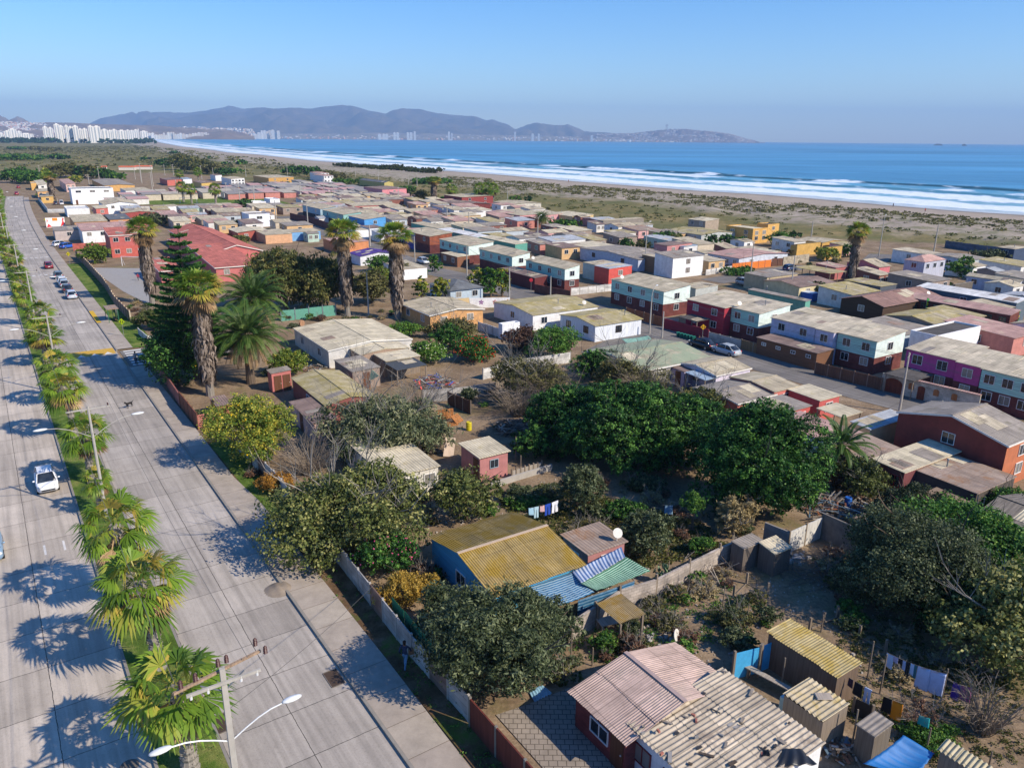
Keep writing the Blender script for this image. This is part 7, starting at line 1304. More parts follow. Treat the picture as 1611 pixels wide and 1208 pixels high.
for reg, x, y, c, lab in (('M1', 458, 290, 'b4bcc8', 'silver blue hatchback, nearest of the parked row'), ('M1', 440, 250, '3c3a3c', 'dark car, second nearest of the parked row'), ('M1', 425, 215, 'aab4bc', 'light silver car, third of the parked row'), ('M1', 410, 198, 'dcdcdc', 'white car, fourth of the parked row'), ('M1', 392, 160, '66727a', 'grey car, last of the parked row'), ('M1', 332, 95, '7c1c2c', 'dark red car ahead of the parked row'), ('a', 256, 288, 'a8203c', 'red pickup near the far end of the avenue'), ('a', 238, 226, 'a02c30', 'red car at the far end of the avenue')):
    g_ = Z(reg, x, y); s_ = g_.dot(RD) + 2; car(lab, AV(s_, 11.2 if reg == 'M1' and x > 350 else (10.6 if reg == 'M1' else 9.5), .025), AF, c, 'hatch', 'cars on the right carriageway')
car('white off road car parked by the shop front', Z('a', 590, 790), AZG, 'cfd2d4', 'hatch'); car('bright blue car parked by the salmon wall', Z('a', 660, 808), AZG + .2, '2c5ab4', 'hatch')
car('white van like car in the parking yard', Z('a', 600, 385), AF, 'dcdcdc', 'hatch', Hh=1.9); car('dark car in the parking yard', Z('a', 545, 385), AF, '2c3444', 'hatch')
SA = AZG * 0 + math.atan2(math.cos(R_(147)), math.sin(R_(147)))
car('silver sedan parked in the back street', Z('q', 1080, 345) + Vector((0, 0, .04)), SA + PI, 'a8b0b4', 'sedan', L=4.4); car('black sedan with the red shirted man beside it', Z('q', 915, 300) + Vector((0, 0, .04)), SA + PI, '1c1c20', 'sedan', L=4.3)
car('silver hatchback at the mouth of the side street', Z('c', 1400, 1022) + Vector((0, 0, .04)), SA, 'b4bcc0', 'hatch'); car('dark blue car on the street bend', Z('f', 825, 595) + Vector((0, 0, .04)), AZG * 0 + PI / 2 - AZG, '2c3c5c', 'hatch')
car('white car in the yard of the faded red roof', Z('f', 140, 535), PI / 2 - AZG, 'd4d8dc', 'hatch'); car('grey car beside the beige house', Z('f', 725, 765), SA, '707880', 'hatch'); car('light grey car in the concrete yard', Z('f', 380, 735), SA, 'a8a8a4', 'hatch')
t = thing('skip_container', 'blue metal skip beside the small dark tree', 'skip', Z('f', 850, 850), math.atan2(math.cos(R_(147)), math.sin(R_(147)))); m_ = MB(); m_.box((2.4, 0, .75), (4.8, 1.9, 1.5), taper=1.05); m_.obj('body', plain('2c5ca8', .6), t); m_ = MB(); m_.box((2.4, 0, 1.52), (4.9, 2.0, .06)); m_.obj('lid', plain('c4ccd4', .6), t)
# ================================================================ people and animals
SKIN = plain('a8745a', .6)
def skin_mesh(J, E, root=0, lv=1):
    me = bpy.data.meshes.new('tmp'); me.from_pydata([j[:3] for j in J], E, []); o = bpy.data.objects.new('tmp', me); col.objects.link(o); o.modifiers.new('s', 'SKIN'); 
    for i, j in enumerate(J): sv = me.skin_vertices[0].data[i]; sv.radius = (j[3], j[4] if len(j) > 4 else j[3]); sv.use_root = (i == root)
    m2 = o.modifiers.new('u', 'SUBSURF'); m2.levels = lv; m2.render_levels = lv; dg = bpy.context.evaluated_depsgraph_get(); r = bpy.data.meshes.new_from_object(o.evaluated_get(dg)); bpy.data.objects.remove(o); bpy.data.meshes.remove(me); return r
def person(label, loc, rz, top, bot, pose='walk', hair='2a1c14', hold=None):
    t = thing('person', label, 'person', loc, rz); w_ = pose == 'walk'; st = .2 if w_ else .04; sw = .2 if w_ else .03
    J = [(0, 0, .95, .15, .12), (0, .01, 1.15, .14, .1), (0, .01, 1.36, .17, .11), (0, 0, 1.48, .06, .06), (0, -.015, 1.56, .07, .08), (0, -.02, 1.67, .075, .09), (0, -.01, 1.74, .05, .06),
         (.1, 0, .88, .1), (.1, -st, .5, .07), (.1, -st * .9 + .05, .1, .045), (.1, -st * .9 - .1, .04, .04), (-.1, 0, .88, .1), (-.1, st * .8, .5, .07), (-.1, st * 1.3 + .06, .12, .045), (-.1, st * 1.2 - .08, .05, .04),
         (.2, 0, 1.42, .06), (.25, sw, 1.15, .048), (.24, sw * .6 - .08, .9, .036), (.23, sw * .4 - .13, .8, .028), (-.2, 0, 1.42, .06), (-.25, -sw, 1.15, .048), (-.24, -sw - .1, .92, .036), (-.22, -sw - .16, .83, .028)]
    E = [(0, 1), (1, 2), (2, 3), (3, 4), (4, 5), (5, 6), (0, 7), (7, 8), (8, 9), (9, 10), (0, 11), (11, 12), (12, 13), (13, 14), (2, 15), (15, 16), (16, 17), (17, 18), (2, 19), (19, 20), (20, 21), (21, 22)]
    n0 = len(J)
    for hx, hy, hz, s_ in ((.23, sw * .4 - .13, .8, 1), (-.22, -sw - .16, .83, -1)):   # five fingers on each hand
        src = 18 if s_ == 1 else 22
        for k_, (dx, dl) in enumerate(((-.024, .06), (-.008, .075), (.008, .07), (.022, .055))): J.append((hx + dx * .6, hy - dx - .01, hz - .05, .0085)); J.append((hx + dx * .5 - s_ * .012, hy - dx - .02, hz - .05 - dl * .6, .0075)); E += [(src, len(J) - 2), (len(J) - 2, len(J) - 1)]
        J.append((hx - s_ * .03, hy - .035, hz - .03, .009)); E.append((src, len(J) - 1))
    me = skin_mesh(J, E); me.name = 'body'
    for c in (SKIN, plain(top, .85), plain(bot, .85), plain('1c1a1a', .7)): me.materials.append(c)
    for p in me.polygons:
        c = p.center; p.use_smooth = True; arm = abs(c.x) > .17 and c.z > .6
        p.material_index = 0 if c.z > 1.47 or (arm and c.z < .9) else (1 if c.z > .93 or arm else (3 if c.z < .09 else 2))
    link(me, 'body', t); m_ = MB(); m_.ball((0, .02, 1.69), (.095, .11, .12), 12); m_.ball((0, .05, 1.6), (.08, .07, .1), 10); m_.obj('hair', plain(hair, .8), t, smooth=True, autouv=False)
    f_ = MB(); f_.ball((0, -.115, 1.645), (.014, .022, .02), 8); f_.obj('nose', SKIN, t, autouv=False)
    for s_ in (-1, 1): f_ = MB(); f_.ball((s_ * .03, -.1, 1.675), (.012, .01, .008), 6); f_.obj('eye', SB, t, autouv=False); f_ = MB(); f_.ball((s_ * .085, 0, 1.65), (.012, .022, .032), 6); f_.obj('ear', SKIN, t, autouv=False)
    f_ = MB(); f_.box((0, -.108, 1.61), (.045, .01, .01)); f_.obj('mouth', plain('7a3c34'), t, autouv=False); return t
person('person in a dark blue jacket and light jeans walking beside the panel wall', Z('B2', 958, 572), R_(165), '25334e', '5f86a8', 'walk')
m_ = MB(); q = Z('B2', 990, 540); m_.box((q.x + .05, q.y, .75), (.3, .16, .34), R_(30)); m_.tube([(q.x - .05, q.y, .9), (q.x + .05, q.y, 1.05), (q.x + .15, q.y, .9)], .012, 5); tag(m_.obj('shopping_bag', plain('8a6a50', .9)), 'brown bag carried by the person at the panel wall', 'bag')
person('person in a grey top and dark trousers stepping over the crossing', Z('M1', 865, 700), R_(200), '8a8a8c', '22283c', 'walk', '1c1412')
person('man in a red shirt standing beside the black sedan', Z('q', 890, 297), R_(20), 'c42434', '1c2030', 'stand')
person('child in a red top playing on the school court', Z('M1', 877, 168), 0, 'b03040', '2c2c34', 'walk').scale = (.85, .85, .85)
person('small figure in red on the beach near the waterline', Z('T4', 1000, 722), 0, 'c43030', '282c34', 'stand'); person('small dark figure on the beach', Z('T4', 803, 690), 0, '2c2c34', '282c34', 'walk'); person('lone figure walking on the sand behind the dunes', Z('T3', 380, 552), 0, 'b05040', '40342c', 'walk')
def dog(label, loc, rz, c, s_=1):
    t = thing('dog', label, 'dog', loc, rz); J = [(0, .28, .5, .1, .13), (0, 0, .5, .1, .12), (0, -.3, .5, .09, .1), (0, .42, .62, .07), (0, .52, .7, .075), (0, .66, .67, .04), (.08, .27, .3, .04), (.08, .25, .05, .025), (.08, .3, .02, .025), (-.08, .27, .3, .04), (-.08, .25, .05, .025), (-.08, .3, .02, .025), (.08, -.26, .36, .055), (.08, -.38, .22, .03), (.08, -.34, .04, .025), (-.08, -.26, .36, .055), (-.08, -.38, .22, .03), (-.08, -.34, .04, .025), (0, -.45, .55, .03), (0, -.62, .7, .018), (.05, .5, .8, .02), (-.05, .5, .8, .02)]
    E = [(0, 1), (1, 2), (0, 3), (3, 4), (4, 5), (0, 6), (6, 7), (7, 8), (0, 9), (9, 10), (10, 11), (2, 12), (12, 13), (13, 14), (2, 15), (15, 16), (16, 17), (2, 18), (18, 19), (4, 20), (4, 21)]
    me = skin_mesh(J, E, 1); me.materials.append(plain(c, .8)); link(me, 'body', t); t.scale = (s_,) * 3
dog('black dog walking on the road below the crossing', Z('M1', 822, 972) + Vector((0, 0, .02)), R_(160), '1e1a18')
# ================================================================ cloth, washing and yard things
def cloth(label, P, mat_, name, cat, sagz=.3, nu=22, nv=14, group=None, wr=.02, parent=None, folds=6):
    "P: four corner points"
    P = [Vector(p) for p in P]; o0 = P[0]; rr_ = random.Random(label)
    ph = rr_.uniform(0, 6)
    def fn(u, v):
        p = (P[0] * (1 - u) + P[1] * u) * (1 - v) + (P[3] * (1 - u) + P[2] * u) * v; p = p - o0; p.z -= sagz * 4 * u * (1 - u) * (.35 + .65 * 4 * v * (1 - v)) - wr * math.sin(u * folds * 6.28 + v * 3 + ph) * (.4 + v); return p
    m_ = MB(); m_.grid(fn, nu, nv); n = len(m_.v); m_.v += [(x, y, z - .012) for x, y, z in m_.v]; m_.f += [tuple(i + n for i in f_[::-1]) for f_ in m_.f]; m_.mi = [0] * len(m_.f)
    def idx(a, b): return a * (nv + 1) + b
    B = [idx(a, 0) for a in range(nu + 1)] + [idx(nu, b) for b in range(1, nv + 1)] + [idx(a, nv) for a in range(nu - 1, -1, -1)] + [idx(0, b) for b in range(nv - 1, 0, -1)]
    for i in range(len(B)): a, b = B[i], B[(i + 1) % len(B)]; m_.f.append((a, b, b + n, a + n)); m_.mi.append(0)
    o = m_.obj(name, mat_, None, smooth=True, loc=o0); me = o.data; uvl = me.uv_layers[0]; N_ = (nu + 1) * (nv + 1)
    for lp in me.loops: i = lp.vertex_index % N_; uvl.data[lp.index].uv = ((i // (nv + 1)) / nu, (i % (nv + 1)) / nv)
    return tag(o, label, cat, group)
def stripes(c1, c2, n, ax='Y', dirt=.3):
    k = NT('striped_cloth'); co = k.coord('UV'); sp = k.n('SeparateXYZ'); k.l(co[0], co[1], sp, 0); m1 = k.n('Math', operation='MULTIPLY'); k.l(sp, ax, m1, 0); m1.inputs[1].default_value = n; m2 = k.n('Math', operation='FRACT'); k.l(m1, 0, m2, 0); m3 = k.n('Math', operation='GREATER_THAN'); k.l(m2, 0, m3, 0); m3.inputs[1].default_value = .5
    x = k.mix((m3, 0), c1, c2); no = k.noise(1.5, k.coord(), 5); r = k.ramp(no, 0, [(.3, 1 - dirt), (.7, 1.05)]); return k.fin(k.mix(1, (x, 0), (r, 0), 'MULTIPLY'), .85, .2)
cloth('green and white striped cloth awning beside the dish hut', [Z('L3', 455, 1075, 2.0), Z('L3', 742, 908, 2.1), Z('L3', 900, 995, 1.9), Z('L3', 560, 1120, 1.9)], stripes('a8c4ac', '0c6448', 11, 'Y'), 'striped_awning', 'awning', .18)
cloth('blue and white striped cloth hanging below the dish hut roof', [Z('L3', 400, 1000, 2.0), Z('L3', 715, 845, 2.1), Z('L3', 738, 910, 2.15), Z('L3', 460, 1075, 2.05)], stripes('c4ccd8', '5874a0', 15, 'X'), 'striped_awning', 'awning', .1)
cloth('faded blue striped cloth awning along the yellow roof', [Z('L3', 75, 1105, 1.9), Z('L3', 400, 1005, 1.95), Z('L3', 545, 1130, 1.8), Z('L3', 330, 1215, 1.75)], stripes('9cb4bc', '2c6890', 13, 'Y'), 'striped_awning', 'awning', .12)
q0, q1 = Z('L3', 440, 1185, 1.6), Z('L3', 800, 1060, 1.6); cloth('blue striped curtain standing behind the cinder block wall', [q0, q1, q1 - Vector((0, 0, 1.1)), q0 - Vector((0, 0, 1.1))], stripes('8fb8d0', '2f78a8', 5, 'Y'), 'striped_curtain', 'curtain', .02, wr=.01)
cloth('deep blue tarpaulin stretched between poles', [Z('n', 1010, 1172, 1.9), Z('n', 1320, 955, 2.3), Z('n', 1562, 1085, 1.9), Z('n', 1400, 1270, 1.7)], plain('1f6aa8', .6), 'tarpaulin', 'tarpaulin', .35, wr=.05)
cloth('light green net sagging below the raised white house', [Z('M3', 715, 535, 2.0), Z('M3', 885, 515, 2.1), Z('M3', 920, 550, 1.9), Z('M3', 770, 580, 1.8)], plain('7fa694', .9), 'net_awning', 'awning', .25)
cloth('dull green cloth draped by the grey brown workshop', [Z('M2', 690, 780, 1.2), Z('M2', 745, 728, 2.2), Z('M2', 790, 770, 1.6), Z('M2', 730, 800, .9)], plain('6f8a7c', .9), 'tarpaulin', 'tarpaulin', .1)
cloth('black plastic sheet crumpled on the big broken roof', [Z('n', 390, 1060, 2.62), Z('n', 545, 1060, 2.66), Z('n', 660, 1180, 2.6), Z('n', 350, 1200, 2.5)], plain('26282c', .4), 'plastic_sheet', 'plastic sheet', -.12, wr=.035, folds=3)
cloth('second crumpled black plastic scrap on the big broken roof', [Z('n', 240, 1075, 2.5), Z('n', 290, 1060, 2.6), Z('n', 300, 1110, 2.55), Z('n', 235, 1120, 2.5)], plain('2a2c30', .4), 'plastic_sheet', 'plastic sheet', -.05, wr=.05)
cloth('pale blue sheet of plastic on the ground by the olive tree', [Z('B3', 125, 720, .06), Z('B3', 215, 680, .1), Z('B3', 275, 735, .08), Z('B3', 165, 790, .06)], plain('8fb8cc', .5), 'plastic_sheet', 'plastic sheet', -.08, wr=.04)
def post(label, g_, h_, r=.05, name='pole', m_=WOODP, lean=(0, 0), group=None): b = MB(); b.tube([(0, 0, 0), (lean[0], lean[1], h_)], [r, r * .8], 7); return tag(b.obj(name, m_, loc=g_), label, 'post', group)
def washing(label_line, a, b, z0, z1, items, sg=.12, group=None):
    A, B = Vector((a.x, a.y, z0)), Vector((b.x, b.y, z1)); m_ = MB(); sag(m_, A, B, sg, .008, 14); tag(m_.obj('washing_line', WIRE, autouv=False), label_line, 'washing line')
    for f0, f1, drop, c, nm, lab in items:
        f = lambda q: A + (B - A) * q - Vector((0, 0, 4 * sg * q * (1 - q))); p, r = f(f0), f(f1)
        if nm == 'trousers':
            dd = (r - p); w_ = dd.length; m_ = MB(); u = dd.normalized()
            for k_ in (0, 1): m_.bar(p + u * w_ * (.26 + .48 * k_) - Vector((0, 0, .15)), p + u * w_ * (.2 + .6 * k_) - Vector((0, 0, drop)), .03, w_ * .4, upv=u.cross(Vector((0, 0, 1))).cross(Vector((0, 0, 1))))
            m_.bar(p - Vector((0, 0, .1)), r - Vector((0, 0, .1)), .035, .22); tag(m_.obj('trousers', plain(c, .9), autouv=False), lab, 'laundry', group)
        else: cloth(lab, [p, r, r - Vector((rnd.uniform(-.03, .03), .04, drop)), p - Vector((rnd.uniform(-.03, .03), -.04, drop))], plain(c, .9), nm, 'laundry', .02, 10, 8, group, .02)
GL = 'washing hung in the bottom right yard'
washing('washing line with the big white sheets', Z('n', 1150, 560), Z('n', 1612, 700), 2.0, 1.75, [(.0, .12, .85, 'b8c8dc', 'towel', 'pale blue towel at the left end of the upper washing line'), (.12, .2, .35, 'b0a8c0', 'cloth', 'small lilac cloth on the upper washing line'), (.2, .27, .3, '1c1c22', 'cloth', 'small black cloth on the upper washing line'), (.28, .33, .6, 'a8b8d8', 'shirt', 'light blue shirt on the upper washing line'), (.34, .4, .9, '1a1a20', 'trousers', 'black trousers on the upper washing line'), (.41, .47, .7, 'b4cce8', 'towel', 'white blue towel on the upper washing line'), (.47, .52, .8, '3c7078', 'towel', 'teal cloth beside the white sheets'), (.53, .74, 1.35, 'c4d0ec', 'bed_sheet', 'left of the two large white sheets'), (.74, .99, 1.4, 'c8d2f0', 'bed_sheet', 'right of the two large white sheets')], group=GL)
washing('washing line with purple and pink cloth at the right', Z('B4', 1110, 790), Z('B4', 1270, 840), 1.7, 1.6, [(.2, .5, 1.0, '5c3a9c', 'cloth', 'purple cloth at the end of the yard'), (.52, .92, .9, 'a85090', 'cloth', 'pinkish purple cloth at the end of the yard')], group=GL)
washing('washing line with the orange towel', Z('n', 855, 740), Z('n', 1310, 930), 1.9, 1.6, [(.02, .1, .5, '3c2c3c', 'cloth', 'dark plum cloth on the lower washing line'), (.13, .27, .75, '202226', 'cloth', 'black cloth on the lower washing line'), (.3, .42, 1.2, 'b4c0d8', 'trousers', 'pale grey trousers on the lower washing line'), (.62, .76, .85, '161618', 'towel', 'black towel beside the orange one'), (.77, .94, 1.05, 'e08a18', 'towel', 'bright orange towel on the lower washing line')], group=GL)
washing('short line with the turquoise towel', Z('n', 1395, 985), Z('n', 1495, 1010), 1.5, 1.45, [(.08, .92, .55, '2c9ca0', 'towel', 'turquoise towel hanging alone')], group=GL)
washing('washing line behind the yellow lichened roof', Z('L3', 120, 745), Z('L3', 318, 690), 1.9, 1.9, [(.02, .18, .6, '9cc0d0', 'shirt', 'pale blue shirt on the garden washing line'), (.2, .34, .9, 'a8c4cc', 'trousers', 'light blue trousers on the garden washing line'), (.38, .52, .5, 'd0a8a8', 'shirt', 'pinkish shirt on the garden washing line'), (.54, .72, .9, '2448a8', 'trousers', 'bright blue trousers on the garden washing line'), (.76, .96, .9, 'e4e4e8', 'trousers', 'white trousers on the garden washing line')])
washing('short line with one pale blue shirt under the evergreens', Z('L3', 970, 690), Z('L3', 1045, 690), 1.5, 1.5, [(.15, .85, .75, '7c9cb4', 'shirt', 'pale blue shirt hanging under the evergreens')])
for reg, x, y, h_, lab in (('n', 1045, 520, 2.4, 'thick wooden post behind the washing line'), ('n', 1140, 640, 2.5, 'pale post with a cross bar holding the washing line'), ('n', 1612, 690, 2.0, 'dark post at the right end of the sheets'), ('n', 920, 1070, 2.4, 'grey post in front of the coop'), ('n', 1130, 1110, 1.9, 'thin post at the left of the blue tarpaulin'), ('n', 1495, 1080, 1.4, 'post holding a torn clear sheet'), ('n', 385, 590, 1.9, 'white post before the long plank shed'), ('n', 205, 510, 2.1, 'wooden post at the middle of the blue screen'), ('n', 690, 165, 1.2, 'short stake on the shaded rail fence'), ('o', 1030, 1090, 2.0, 'bright new timber post by the plank fence'), ('o', 985, 930, 2.2, 'grey post leaning at the collapsed shack'), ('B3', 395, 515, 2.0, 'pale stake in the bare plot, nearest the olive trees'), ('B3', 72, 640, 1.5, 'thin stake with a white top by the olive tree'), ('B3', 530, 560, 1.2, 'short stake above the pink roof'), ('L2', 1045, 860, 1.2, 'bent pipe post beside the pink flowers'), ('B4', 1390, 1180, 1.0, 'small grey post in the bottom corner')): post(lab, Z(reg, x, y), h_)
for i, (x, y) in enumerate(((1435, 270), (1508, 300), (1357, 185))): post('slim stake of the wire fence across the plot', Z('B3', x, y), 1.5, .035, group='stakes of the plot fence')
t = thing('lean_to', 'timber lean-to with yellow streaked sheets over a table', 'lean-to', (0, 0, 0)); bpy.data.objects.remove(t)
H('timber lean-to with yellow streaked corrugated sheets', 'B3', (708, 302), (858, 236), (590, 162), 1.6, .15, 'shed', 'c9c2b4', roofm('b49c70', 'a07c20', .45, wave=.1, bs=0), ov=.05, openw=True, name='lean_to', cat='lean-to', corr=(.02, .12))
H('first grey plank shed at the end of the cinder block wall', 'L3', (1492, 862), (1600, 802), (1412, 816), 1.75, .05, 'shed', '6b6056', 'grey', ov=.05, wk='v', name='shed', cat='shed')
H('second plank shed with a tilted pale roof', 'L4', (75, 872), (160, 822), (0, 792), 1.7, .25, 'shed', '6b6056', 'cream', ov=.05, wk='v', name='shed', cat='shed')
H('pink stained low roof beside the rubbish yard', 'L4', (610, 690), (730, 660), (560, 650), 1.5, .05, 'shed', '7a5c4c', 'brown', ov=.05, wk='v', name='shed', cat='shed')
def dish(label, g_, h_, r=.4, rz=0):
    t = thing('satellite_dish', label, 'satellite dish', g_, rz); m_ = MB(); m_.tube([(0, 0, 0), (0, 0, h_)], .03, 6); m_.obj('mast', TMETAL, t); m_ = MB(); pr = [(.02 + r * math.sin(a), .4 * r * (1 - math.cos(a))) for a in np.linspace(0, 1.5, 7)]; b = MB(); b.lathe(pr, n=16); X = Matrix.Translation((0, 0, h_)) @ Matrix.Rotation(R_(70), 4, 'X'); m_.v = [tuple(X @ Vector(v)) for v in b.v]; m_.f = b.f; m_.mi = b.mi; m_.obj('reflector', DISHM, t); m_ = MB(); m_.bar((0, 0, h_ - r * .8), (0, -r * 1.0, h_ - .05), .02); m_.obj('feed_arm', TMETAL, t)
dish('white satellite dish standing in the bare plot', Z('B3', 1050, 415), .5, .38, R_(60))
def planks(name, label, c, r, h_, n, seed, mats, stuff=True, lmin=.6, lmax=2.0, wd=.12):
    rr_ = random.Random(seed); m_ = MB()
    for i in range(n):
        a = rr_.uniform(0, 6.28); q = r * math.sqrt(rr_.random()); p = Vector((c.x + q * math.cos(a), c.y + q * math.sin(a), max(.06, rr_.random() * h_ * (1 - q / r * .6)))); d = Vector((rr_.gauss(0, 1), rr_.gauss(0, 1), rr_.gauss(0, .25))).normalized() * rr_.uniform(lmin, lmax) / 2; p.z = max(p.z, abs(d.z) + .04); m_.bar(p - d, p + d, wd * rr_.uniform(.5, 1.4), .03, mi=rr_.randrange(len(mats)))
    o = m_.obj(name, mats); struct(o, 'stuff'); return o
MW = [WD('8f8272'), WD('6e5f50'), WD('a89c8a'), WD('57493c')]; ML = MW + [plain('b8b4ac'), plain('8a5a40'), plain('5a7080')]
planks('scrap_timber', '', Z('o', 1000, 690), 1.7, 2.0, 130, 1, MW); planks('scrap_timber', '', Z('L2', 1060, 230), 1.9, 1.4, 90, 2, MW, wd=.2); planks('scrap_heap', '', Z('m', 260, 380), 3.2, .9, 260, 3, ML); planks('scrap_heap', '', Z('m', 960, 300), 2.6, 1.5, 150, 4, ML); planks('scrap_heap', '', Z('m', 1120, 470), 2.0, .7, 120, 5, ML, lmin=.2, lmax=.9); planks('scrap_heap', '', Z('o', 250, 260), 2.6, 1.2, 160, 6, ML + [plain('c84038'), plain('3c60b0')], lmin=.2, lmax=1.2)
planks('scrap_timber', '', Z('n', 830, 1090), .9, .7, 60, 7, ML, lmin=.2, lmax=.7); planks('scrap_heap', '', Z('M2', 400, 730), 1.8, .6, 60, 8, ML, lmin=.2, lmax=1); planks('fallen_branches', '', Z('L4', 330, 990), 2.6, .15, 70, 9, [WD('6e6256')], wd=.03, lmax=2.4); planks('scrap_timber', '', Z('L3', 1270, 1010), 1.6, .3, 60, 10, MW, wd=.05); planks('garden_litter', '', Z('L3', 1000, 800), 6, .05, 160, 11, MW, wd=.05, lmin=.1, lmax=1.2); planks('garden_litter', '', Z('L2', 1290, 1080), 2.6, .5, 90, 12, [WD('6e6256'), WD('8f8272')], wd=.03)
for P, n, seed in ((((-1, 3), 4), 90, 1),): pass
def rubble(c, r, n, seed, s0, s1, m_=None, z0=0):
    rr_ = random.Random(seed); b = MB()
    for i in range(n):
        a = rr_.uniform(0, 6.28); q = r * math.sqrt(rr_.random()); s_ = rr_.uniform(s0, s1); b.box((c.x + q * math.cos(a), c.y + q * math.sin(a), z0 + s_ * .25), (s_, s_ * rr_.uniform(.6, 1), s_ * .5), rr_.uniform(0, 3), taper=.75)
    struct(b.obj('rubble', m_ or paint('a8a094', .3, .95)), 'stuff')
rubble(Z('B3', 1000, 250), 6, 300, 1, .03, .16); rubble(Z('L4', 150, 1000), 7, 260, 2, .03, .14); rubble(Z('B3', 900, 370), 1.3, 40, 3, .1, .3); rubble(Z('L2', 1300, 700), 3.5, 220, 4, .03, .15); rubble(Z('L4', 200, 890), 1.0, 14, 5, .25, .5); rubble(Z('B4', 380, 520), 2.0, 60, 6, .05, .25); rubble(Z('L3', 250, 560), 4.5, 200, 7, .03, .12)
# stones, bricks and planks weighing down the broken roof
def on_roof(label, name, x, y, d, c, rz=0, reg='n', zz=0): m_ = MB(); p = Z(reg, x, y, 2.5 + zz); f = .0; m_.box((0, 0, 0), d, rz, taper=.9); return tag(m_.obj(name, c, loc=p), label, name.replace('_', ' '))
on_roof('long yellowish plank lying down the broken roof edge', 'plank', 1080, 1110, (.17, 1.5, .05), plain('9a8a5a'), R_(40), 'B3', -.25); on_roof('grey broken sheet lying on the roof near the top', 'roof_sheet', 1460, 950, (1.1, .35, .05), paint('9a948c'), R_(-30), 'B3'); on_roof('thin black pipe lying across the broken roof', 'pipe', 320, 800, (1.6, .05, .05), plain('2c2a2a'), R_(-52), 'n', .06)
on_roof('flat plywood offcut on the coop roof', 'plywood_sheet', 710, 655, (.8, .5, .03), WD('b0a08c'), 0, 'n', -.35)
for i, (x, y, rg) in enumerate(((1190, 1010, 'B3'), (1170, 870, 'B3'), (1350, 1000, 'B3'), (950, 970, 'B3'), (1340, 830, 'B3'), (970, 1115, 'B3'), (560, 1020, 'n'), (240, 1100, 'n'), (850, 985, 'B3'), (1190, 905, 'B3'))): bk_ = on_roof('%s brick resting on the broken roof' % ('reddish' if i % 2 else 'grey'), 'brick', x, y, (.2, .1, .1), paint('b0644c' if i % 2 else '8c8880'), rnd.uniform(0, 3), rg); bk_['group'] = 'bricks weighing down the broken roof'
rr_ = random.Random(12); b = MB(); bpy.context.view_layer.update(); BF = [f_ for f_ in FOOT if (f_[0] - big.location.to_2d()).length < .01][0]
for i in range(26):
    fx, fy = rr_.random(), rr_.random(); P_ = BF[0] + BF[1] * BF[3] * fx + BF[2] * BF[4] * fy; b.box((P_.x, P_.y, 2.15 + .45 * fy + .16 + rr_.uniform(0, .03)), (rr_.uniform(.06, .7), rr_.uniform(.05, .2), .03), R_(rr_.choice((57, -33)) + rr_.uniform(-25, 25)), mi=rr_.randrange(4))
struct(b.obj('roof_debris', [WD('8f8272'), paint('9a948c'), plain('3a3836'), WD('57493c')]), 'stuff')
def barrel(label, g_, c='1f5fb0', lie=False):
    m_ = MB(); m_.lathe([(.25, 0), (.28, .06), (.28, .3), (.3, .32), (.28, .34), (.28, .6), (.3, .62), (.28, .64), (.28, .85), (.25, .9), (.22, .9), (.21, .85)], n=16); tag(m_.obj('barrel', plain(c, .5), loc=g_), label, 'barrel')
barrel('blue barrel lying among the rubbish', Z('L4', 520, 580)); barrel('blue barrel behind the dark rounded bush', Z('L4', 890, 510), '3f86b8'); barrel('small yellow drum in the garden clearing', Z('o', 562, 672), 'c8b820'); barrel('green bin on a stick above the panel wall', Z('B2', 790, 150), '2c5a50')
def pallet(label, g_, rz, tilt=0, c='b8742c'):
    m_ = MB()
    for i in range(7): m_.box((-.54 + i * .18, 0, .13), (.11, 1.0, .022))
    for y in (-.45, 0, .45): m_.box((0, y, .07), (1.2, .1, .09))
    for i in range(3): m_.box((-.5 + i * .5, 0, .012), (.1, 1.0, .022))
    o = tag(m_.obj('pallet', WD(c), loc=g_, rz=rz), label, 'pallet'); o.rotation_euler = (tilt, 0, rz); return o
pallet('orange pallet standing upright beside the willow', Z('o', 370, 560) + Vector((0, 0, .5)), R_(20), R_(80)); pallet('orange pallet lying flat, left', Z('o', 400, 620), R_(30)); pallet('orange pallet leaning on the flat one', Z('o', 450, 600) + Vector((0, 0, .35)), R_(60), R_(40)); pallet('second upright orange pallet', Z('o', 320, 575) + Vector((0, 0, .5)), R_(-10), R_(75))
m_ = MB(); m_.box((0, 0, 0), (1.0, .16, 1.75)); o = tag(m_.obj('mattress', paint('cdb49c', .2, .95), loc=Z('o', 385, 900) + Vector((0, 0, .85)), rz=R_(20)), 'stained mattress leaning against the scrap roof', 'mattress'); o.rotation_euler = (R_(-12), R_(12), R_(20))
m_ = MB(); m_.tube([(0, -.12, .5), (0, -.08, .5)], .5, 18); m_.tube([(0, .12, .5), (0, .08, .5)], .5, 18); m_.tube([(0, -.1, .5), (0, .1, .5)], .22, 12); tag(m_.obj('cable_reel', WD('a87c58'), loc=Z('h', 590, 580), rz=R_(60)), 'wooden cable reel standing beside the pale roof', 'cable reel')
t = thing('ladder', 'wooden ladder leaning beside the thatched shelter', 'ladder', Z('m', 1230, 530), R_(-30)); 
for x in (-.22, .22): m_ = MB(); m_.bar((x, 0, 0), (x, .6, 2.9), .06); m_.obj('rail', WD('8f8272'), t)
for i in range(9): f_ = (i + .7) / 9.5; m_ = MB(); m_.bar((-.2, .6 * f_, 2.9 * f_), (.2, .6 * f_, 2.9 * f_), .05); m_.obj('rung', WD('8f8272'), t)
